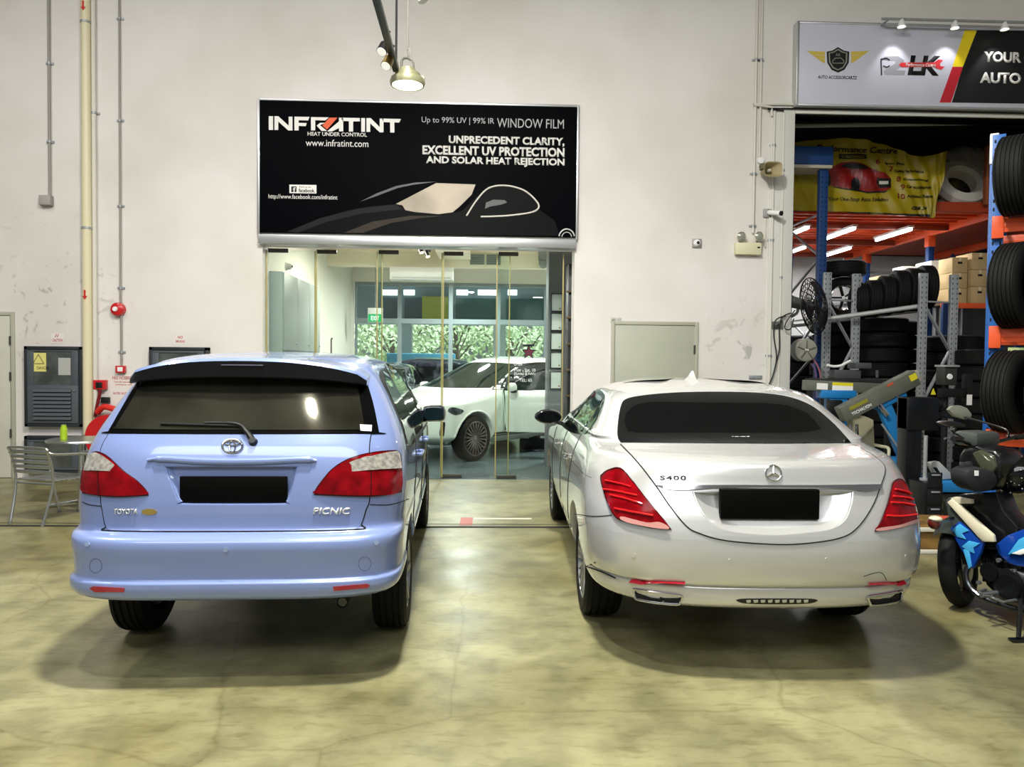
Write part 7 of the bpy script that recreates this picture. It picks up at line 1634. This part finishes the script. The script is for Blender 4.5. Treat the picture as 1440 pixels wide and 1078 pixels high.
    plate(pix([(1354, 772), (1362, 772), (1366, 796), (1362, 800)]), -.187, -.178, BL, 'light_blue_graphic', bev=.003)
    plate(pix([(1331, 706), (1337, 701), (1346, 708), (1396, 752), (1398, 762), (1382, 762), (1374, 754)]), -.20, -.17, BC, 'cream_trim', bev=.008)
    plate(pix([(1336, 700), (1344, 698), (1366, 702), (1366, 708), (1346, 708)]), -.19, -.16, BC, 'cream_trim_top', bev=.005)
    plate(pix([(1398, 766), (1416, 752), (1442, 742), (1470, 730), (1470, 800), (1430, 796), (1418, 792), (1404, 780)]), -.13, .14, BB, 'lower_fairing')
    plate(pix([(1416, 780), (1432, 758), (1452, 748), (1470, 742), (1470, 762), (1440, 774)]), -.155, -.125, BL, 'light_blue_panel', bev=.006); plate(pix([(1422, 778), (1436, 772), (1470, 764), (1470, 770), (1434, 780)]), -.165, -.15, WHITE, 'white_graphic', bev=.003)
    plate(pix([(1376, 772), (1404, 772), (1440, 800), (1446, 850), (1412, 846), (1386, 822)]), -.06, .05, BK, 'engine_bay_panel', bev=.012)
    hp_ = MB(); hp_.tube([B(.20, -.07, .40), B(.16, -.12, .28), B(.22, -.13, .17), B(.40, -.12, .13), B(.8, -.13, .15)], .019, 10, sub=5); part('header_pipe', hp_, mat('pipe_steel', '#55585c', .25, .9), root)
    for a_, z_ in ((.22, .44), (.30, .36), (.40, .42), (.27, .24), (.36, .20)):
        bt_ = MB(); bt_.cyl(B(a_, -.135, z_), B(a_, -.155, z_), .014, n=10); part('bolt', bt_, SL, root)
    for k_, (pts_, m_) in enumerate((([(1404, 772), (1420, 764), (1438, 770), (1436, 800), (1412, 806), (1400, 792)], BK), ([(1396, 800), (1416, 796), (1432, 806), (1440, 826), (1420, 836), (1400, 824)], BG))):
        plate(pix(pts_), -.10, .08, m_, ('radiator_shroud', 'crankcase')[k_], bev=.015)
    for k_ in range(5): plate(pix([(1404 + k_ * 5, 800), (1407 + k_ * 5, 800), (1409 + k_ * 5, 820), (1406 + k_ * 5, 820)]), -.125, -.10, SL, 'cooling_fin', bev=.002)
    pl_ = MB(); pl_.tube([B(.1, -.09, .72), B(.16, -.16, .62), B(.12, -.15, .45), B(.02, -.10, .30)], .006, 8, sub=5); part('brake_hose', pl_, BK, root)
    # headstock, top cowl with its highlight plate, handlebar, mirrors
    c = onY(1372, 655, 4.95); a0 = (c - O).dot(ux)
    plate([(1346, 642), (1352, 630), (1372, 626), (1400, 632), (1410, 648), (1406, 672), (1392, 690), (1360, 690), (1346, 668)], -.14, .10, BK, 'front_cowl', bev=.03)
    plate([(1366, 636), (1378, 632), (1396, 642), (1400, 656), (1390, 672), (1380, 662), (1372, 648)], -.165, -.12, mat('cowl_highlight', '#4a4d3c', .08, .3, coat=1), 'headlamp', bev=.012)  # highlight on the cowl drawn as a paler plate
    plate([(1348, 650), (1364, 648), (1366, 656), (1350, 660)], -.16, -.13, BG, 'cowl_vent', bev=.006)
    c2 = onY(1366, 615, 4.95); a2 = (c2 - O).dot(ux); mt = MB(); mt.box(a2 - .12, a2 + .06, -.12, .12, c2.z - .06, c2.z + .04, .03, 0, MBk); part('instrument_pod', mt, mat('pod_grey', '#3f4441', .35), root)
    hb = MB(); hz = c2.z - .05; hb.tube([B(a2 + .10, -.40, hz + .06), B(a2 + .04, -.25, hz + .04), B(a2, -.08, hz), B(a2, .08, hz), B(a2 + .04, .25, hz + .04), B(a2 + .10, .40, hz + .06)], .012, 10, sub=4); part('handlebar', hb, BK, root)
    for s in (-1, 1):
        gp = MB(); gp.cyl(B(a2 + .05, s * .27, hz + .045), B(a2 + .10, s * .40, hz + .06), .018, n=14); part('grip', gp, BLACK_PL, root)
        lv = MB(); lv.tube([B(a2 + .03, s * .24, hz + .05), B(a2 - .02, s * .30, hz + .05), B(a2 + .04, s * .40, hz + .055)], .006, 8, sub=4); part('brake_lever', lv, SL, root)
    for (mx, my, s, yy) in ((1350, 580, 1, 5.25), (1338, 596, -1, 4.75)):
        mc = onY(mx, my, yy); st = MB(); st.tube([B(a2 + .04, s * .22, hz + .05), B(a2 - .02, s * .26, hz + .1), mc + Vector((.03, 0, -.03))], .007, 8, sub=4); so = part('mirror_stalk', st, BK, root)
        mr_ = MB(); 
        pts = [(-.085, .02), (-.06, .05), (.0, .055), (.05, .035), (.085, -.01), (.08, -.045), (.03, -.05), (-.04, -.03)]
        if s == 1: mr_.prism([(mc.x + p_[0], mc.z + p_[1] * .95) for p_ in pts], yy - .004, yy + .03, bev=.004); part('mirror_head', mr_, mat('mirror_pale', '#9a9c90', .15, .6), so)
        else: mr_.prism([(mc.x + p_[0] * .9, mc.z + p_[1] * .35) for p_ in pts], yy - .03, yy + .05, bev=.004); part('mirror_head', mr_, BK, so)
    # basket bag and glittering helmet
    c3 = onY(1362, 668, 4.8); a3 = (c3 - O).dot(ux)
    # seat, engine, foot gear, stand
    sc_ = onY(1470, 690, 5.3); a4 = (sc_ - O).dot(ux)
    se = MB(); se.box(.55, 1.35, -.14, .14, .72, .80, .04, 0, MBk); part('seat', se, mat('seat_black', '#101114', .6), root)
    un = MB(); un.prism([(.30, .40), (.55, .72), (1.35, .72), (1.45, .80), (1.50, .70), (1.2, .52), (.7, .40)], -.11, .11, 'Y', 0, MBk, .02); part('under_seat_body', un, BK, root)
    en = MB(); en.ball((.47, 0, .30), .16, .13, .12, n=20, M=MBk)
    for k in range(7): en.box(.26 + k * .022, .270 + k * .022, -.10, .10, .24, .40, .003, 0, MBk)
    en.cyl(MBk @ Vector((.45, -.14, .28)), MBk @ Vector((.45, .14, .28)), .095, n=24); part('engine', en, mat('engine_grey', '#2e3032', .35, .7), root)
    ec = MB(); ec.cyl(MBk @ Vector((.34, -.155, .33)), MBk @ Vector((.34, -.135, .33)), .06, n=20); ec.cyl(MBk @ Vector((.47, -.16, .27)), MBk @ Vector((.47, -.135, .27)), .075, n=24); part('engine_cover', ec, mat('cover_dark', '#25272a', .3, .7), root)
    pd = MB(); pd.tube([B(.30, -.12, .20), B(.32, -.22, .20), B(.50, -.24, .19), B(.52, -.14, .2)], .009, 8); pd.cyl(B(.40, -.30, .21), B(.40, -.14, .21), .016, n=12); part('foot_peg', pd, SL, root)
    exh = MB(); exh.tube([B(.42, -.02, .26), B(.38, .04, .16), B(.6, .10, .14), B(1.1, .15, .24), B(1.5, .16, .34)], [.02, .02, .02, .04, .045], 12, sub=4); part('exhaust', exh, mat('exhaust_dark_steel', '#3a3a3c', .3, .8), root)
    k0 = onZ(1432, 902, 0); ks = MB(); ks.cyl(B(.52, -.10, .24), Vector((k0.x, k0.y, .02)), .014, n=10); ks.box(k0.x - .05, k0.x + .05, k0.y - .025, k0.y + .025, .002, .02, .005); part('side_stand', ks, BK, root)
    M2 = Matrix.Translation(B(1.24, 0, Rw)) @ Matrix.Rotation(math.atan2(ux.y, ux.x) + math.pi / 2, 4, 'Z')
    t = MB(); t.lathe(pr, axis='X', n=48, M=M2, closed=True); w2 = part('rear_wheel', t, RUBBER, root); r2 = MB(); r2.lathe([(.205, -.03), (.20, -.02), (.185, 0), (.20, .02), (.205, .03)], axis='X', n=40, M=M2); r2.lathe([(0, -.05), (.05, -.05), (.05, .05), (0, .05)], axis='X', n=20, M=M2)
    for k in range(5):
        a_ = k * 2 * math.pi / 5; r2.beam(M2 @ Vector((0, .03 * math.cos(a_), .03 * math.sin(a_))), M2 @ Vector((0, .195 * math.cos(a_), .195 * math.sin(a_))), .03, .02, .004)
    part('rim', r2, BK, w2)
    sw = MB(); sw.beam(B(.62, -.08, .30), B(1.24, -.08, Rw), .04, .05, .006); sw.beam(B(.62, .08, .30), B(1.24, .08, Rw), .04, .05, .006); part('swing_arm', sw, BK, root)
    ind = onY(1318, 736, 4.85); ii = MB(); ii.ball((ind.x, 4.88, ind.z), .045, .04, .045, n=20); io = part('turn_signal', ii, mat('signal_dark_red', '#5c1a18', .2, coat=1), root); i2 = MB(); i2.ball((ind.x, 4.87, ind.z + .028), .042, .04, .02, n=20); part('signal_cap', i2, BC, io); i3 = MB(); i3.cyl((ind.x + .02, 4.88, ind.z), onY(1340, 728, 4.95), .012, n=8); part('signal_stalk', i3, BK, io)
    # bag hanging at the front and a spangled black helmet on the bar
    bg_ = MB(); A = [onY(*p_, 4.80) for p_ in ((1343, 664), (1350, 656), (1372, 655), (1388, 660), (1392, 676), (1380, 688), (1358, 689), (1346, 680))]
    bg_.prism([(v.x, v.z) for v in A], 4.70, 4.88, bev=.03); bo = solo('bike_bag', bg_, mat('bag_black', '#14161a', .7), 'black cloth bag hanging at the front of the motorcycle', 'bag')
    tg_ = MB(); q = onY(1373, 665, 4.7); tg_.box(q.x - .012, q.x + .012, 4.695, 4.702, q.z - .016, q.z + .016); part('cloth_label', tg_, WHITE, bo, 'small white label')
    hc = onY(1430, 668, 4.8); he = MB(); he.ball((hc.x + .02, 4.85, hc.z), .135, .15, .135, n=32)
    ho = solo('helmet', he, mat('helmet_black', '#08090b', .12, coat=1), 'shiny black helmet with white specks on the motorcycle', 'helmet')
    sp_ = MB(); rg = random.Random(5)
    for k in range(60):
        d = Vector((rg.uniform(-1, .6), rg.uniform(-1, 0), rg.uniform(-.6, .9))).normalized(); p_ = Vector((hc.x + .02 + d.x * .136, 4.85 + d.y * .151, hc.z + d.z * .136)); sp_.ball(p_, .005, .004, .005, n=6)
    part('speck_pattern', sp_, WHITE, ho)
    vi = MB(); vs = []
    for i in range(9):
        for j in range(5):
            a_ = R(-160 + i * 14); b_ = R(-20 + j * 12); vs.append((hc.x + .02 + .14 * math.cos(a_) * math.cos(b_), 4.85 + .156 * math.sin(a_) * math.cos(b_), hc.z + .14 * math.sin(b_)))
    vi.add(vs, [(i * 5 + j, i * 5 + j + 1, i * 5 + 6 + j, i * 5 + 5 + j) for i in range(8) for j in range(4)]); part('visor', vi, TINT, ho)
bike()
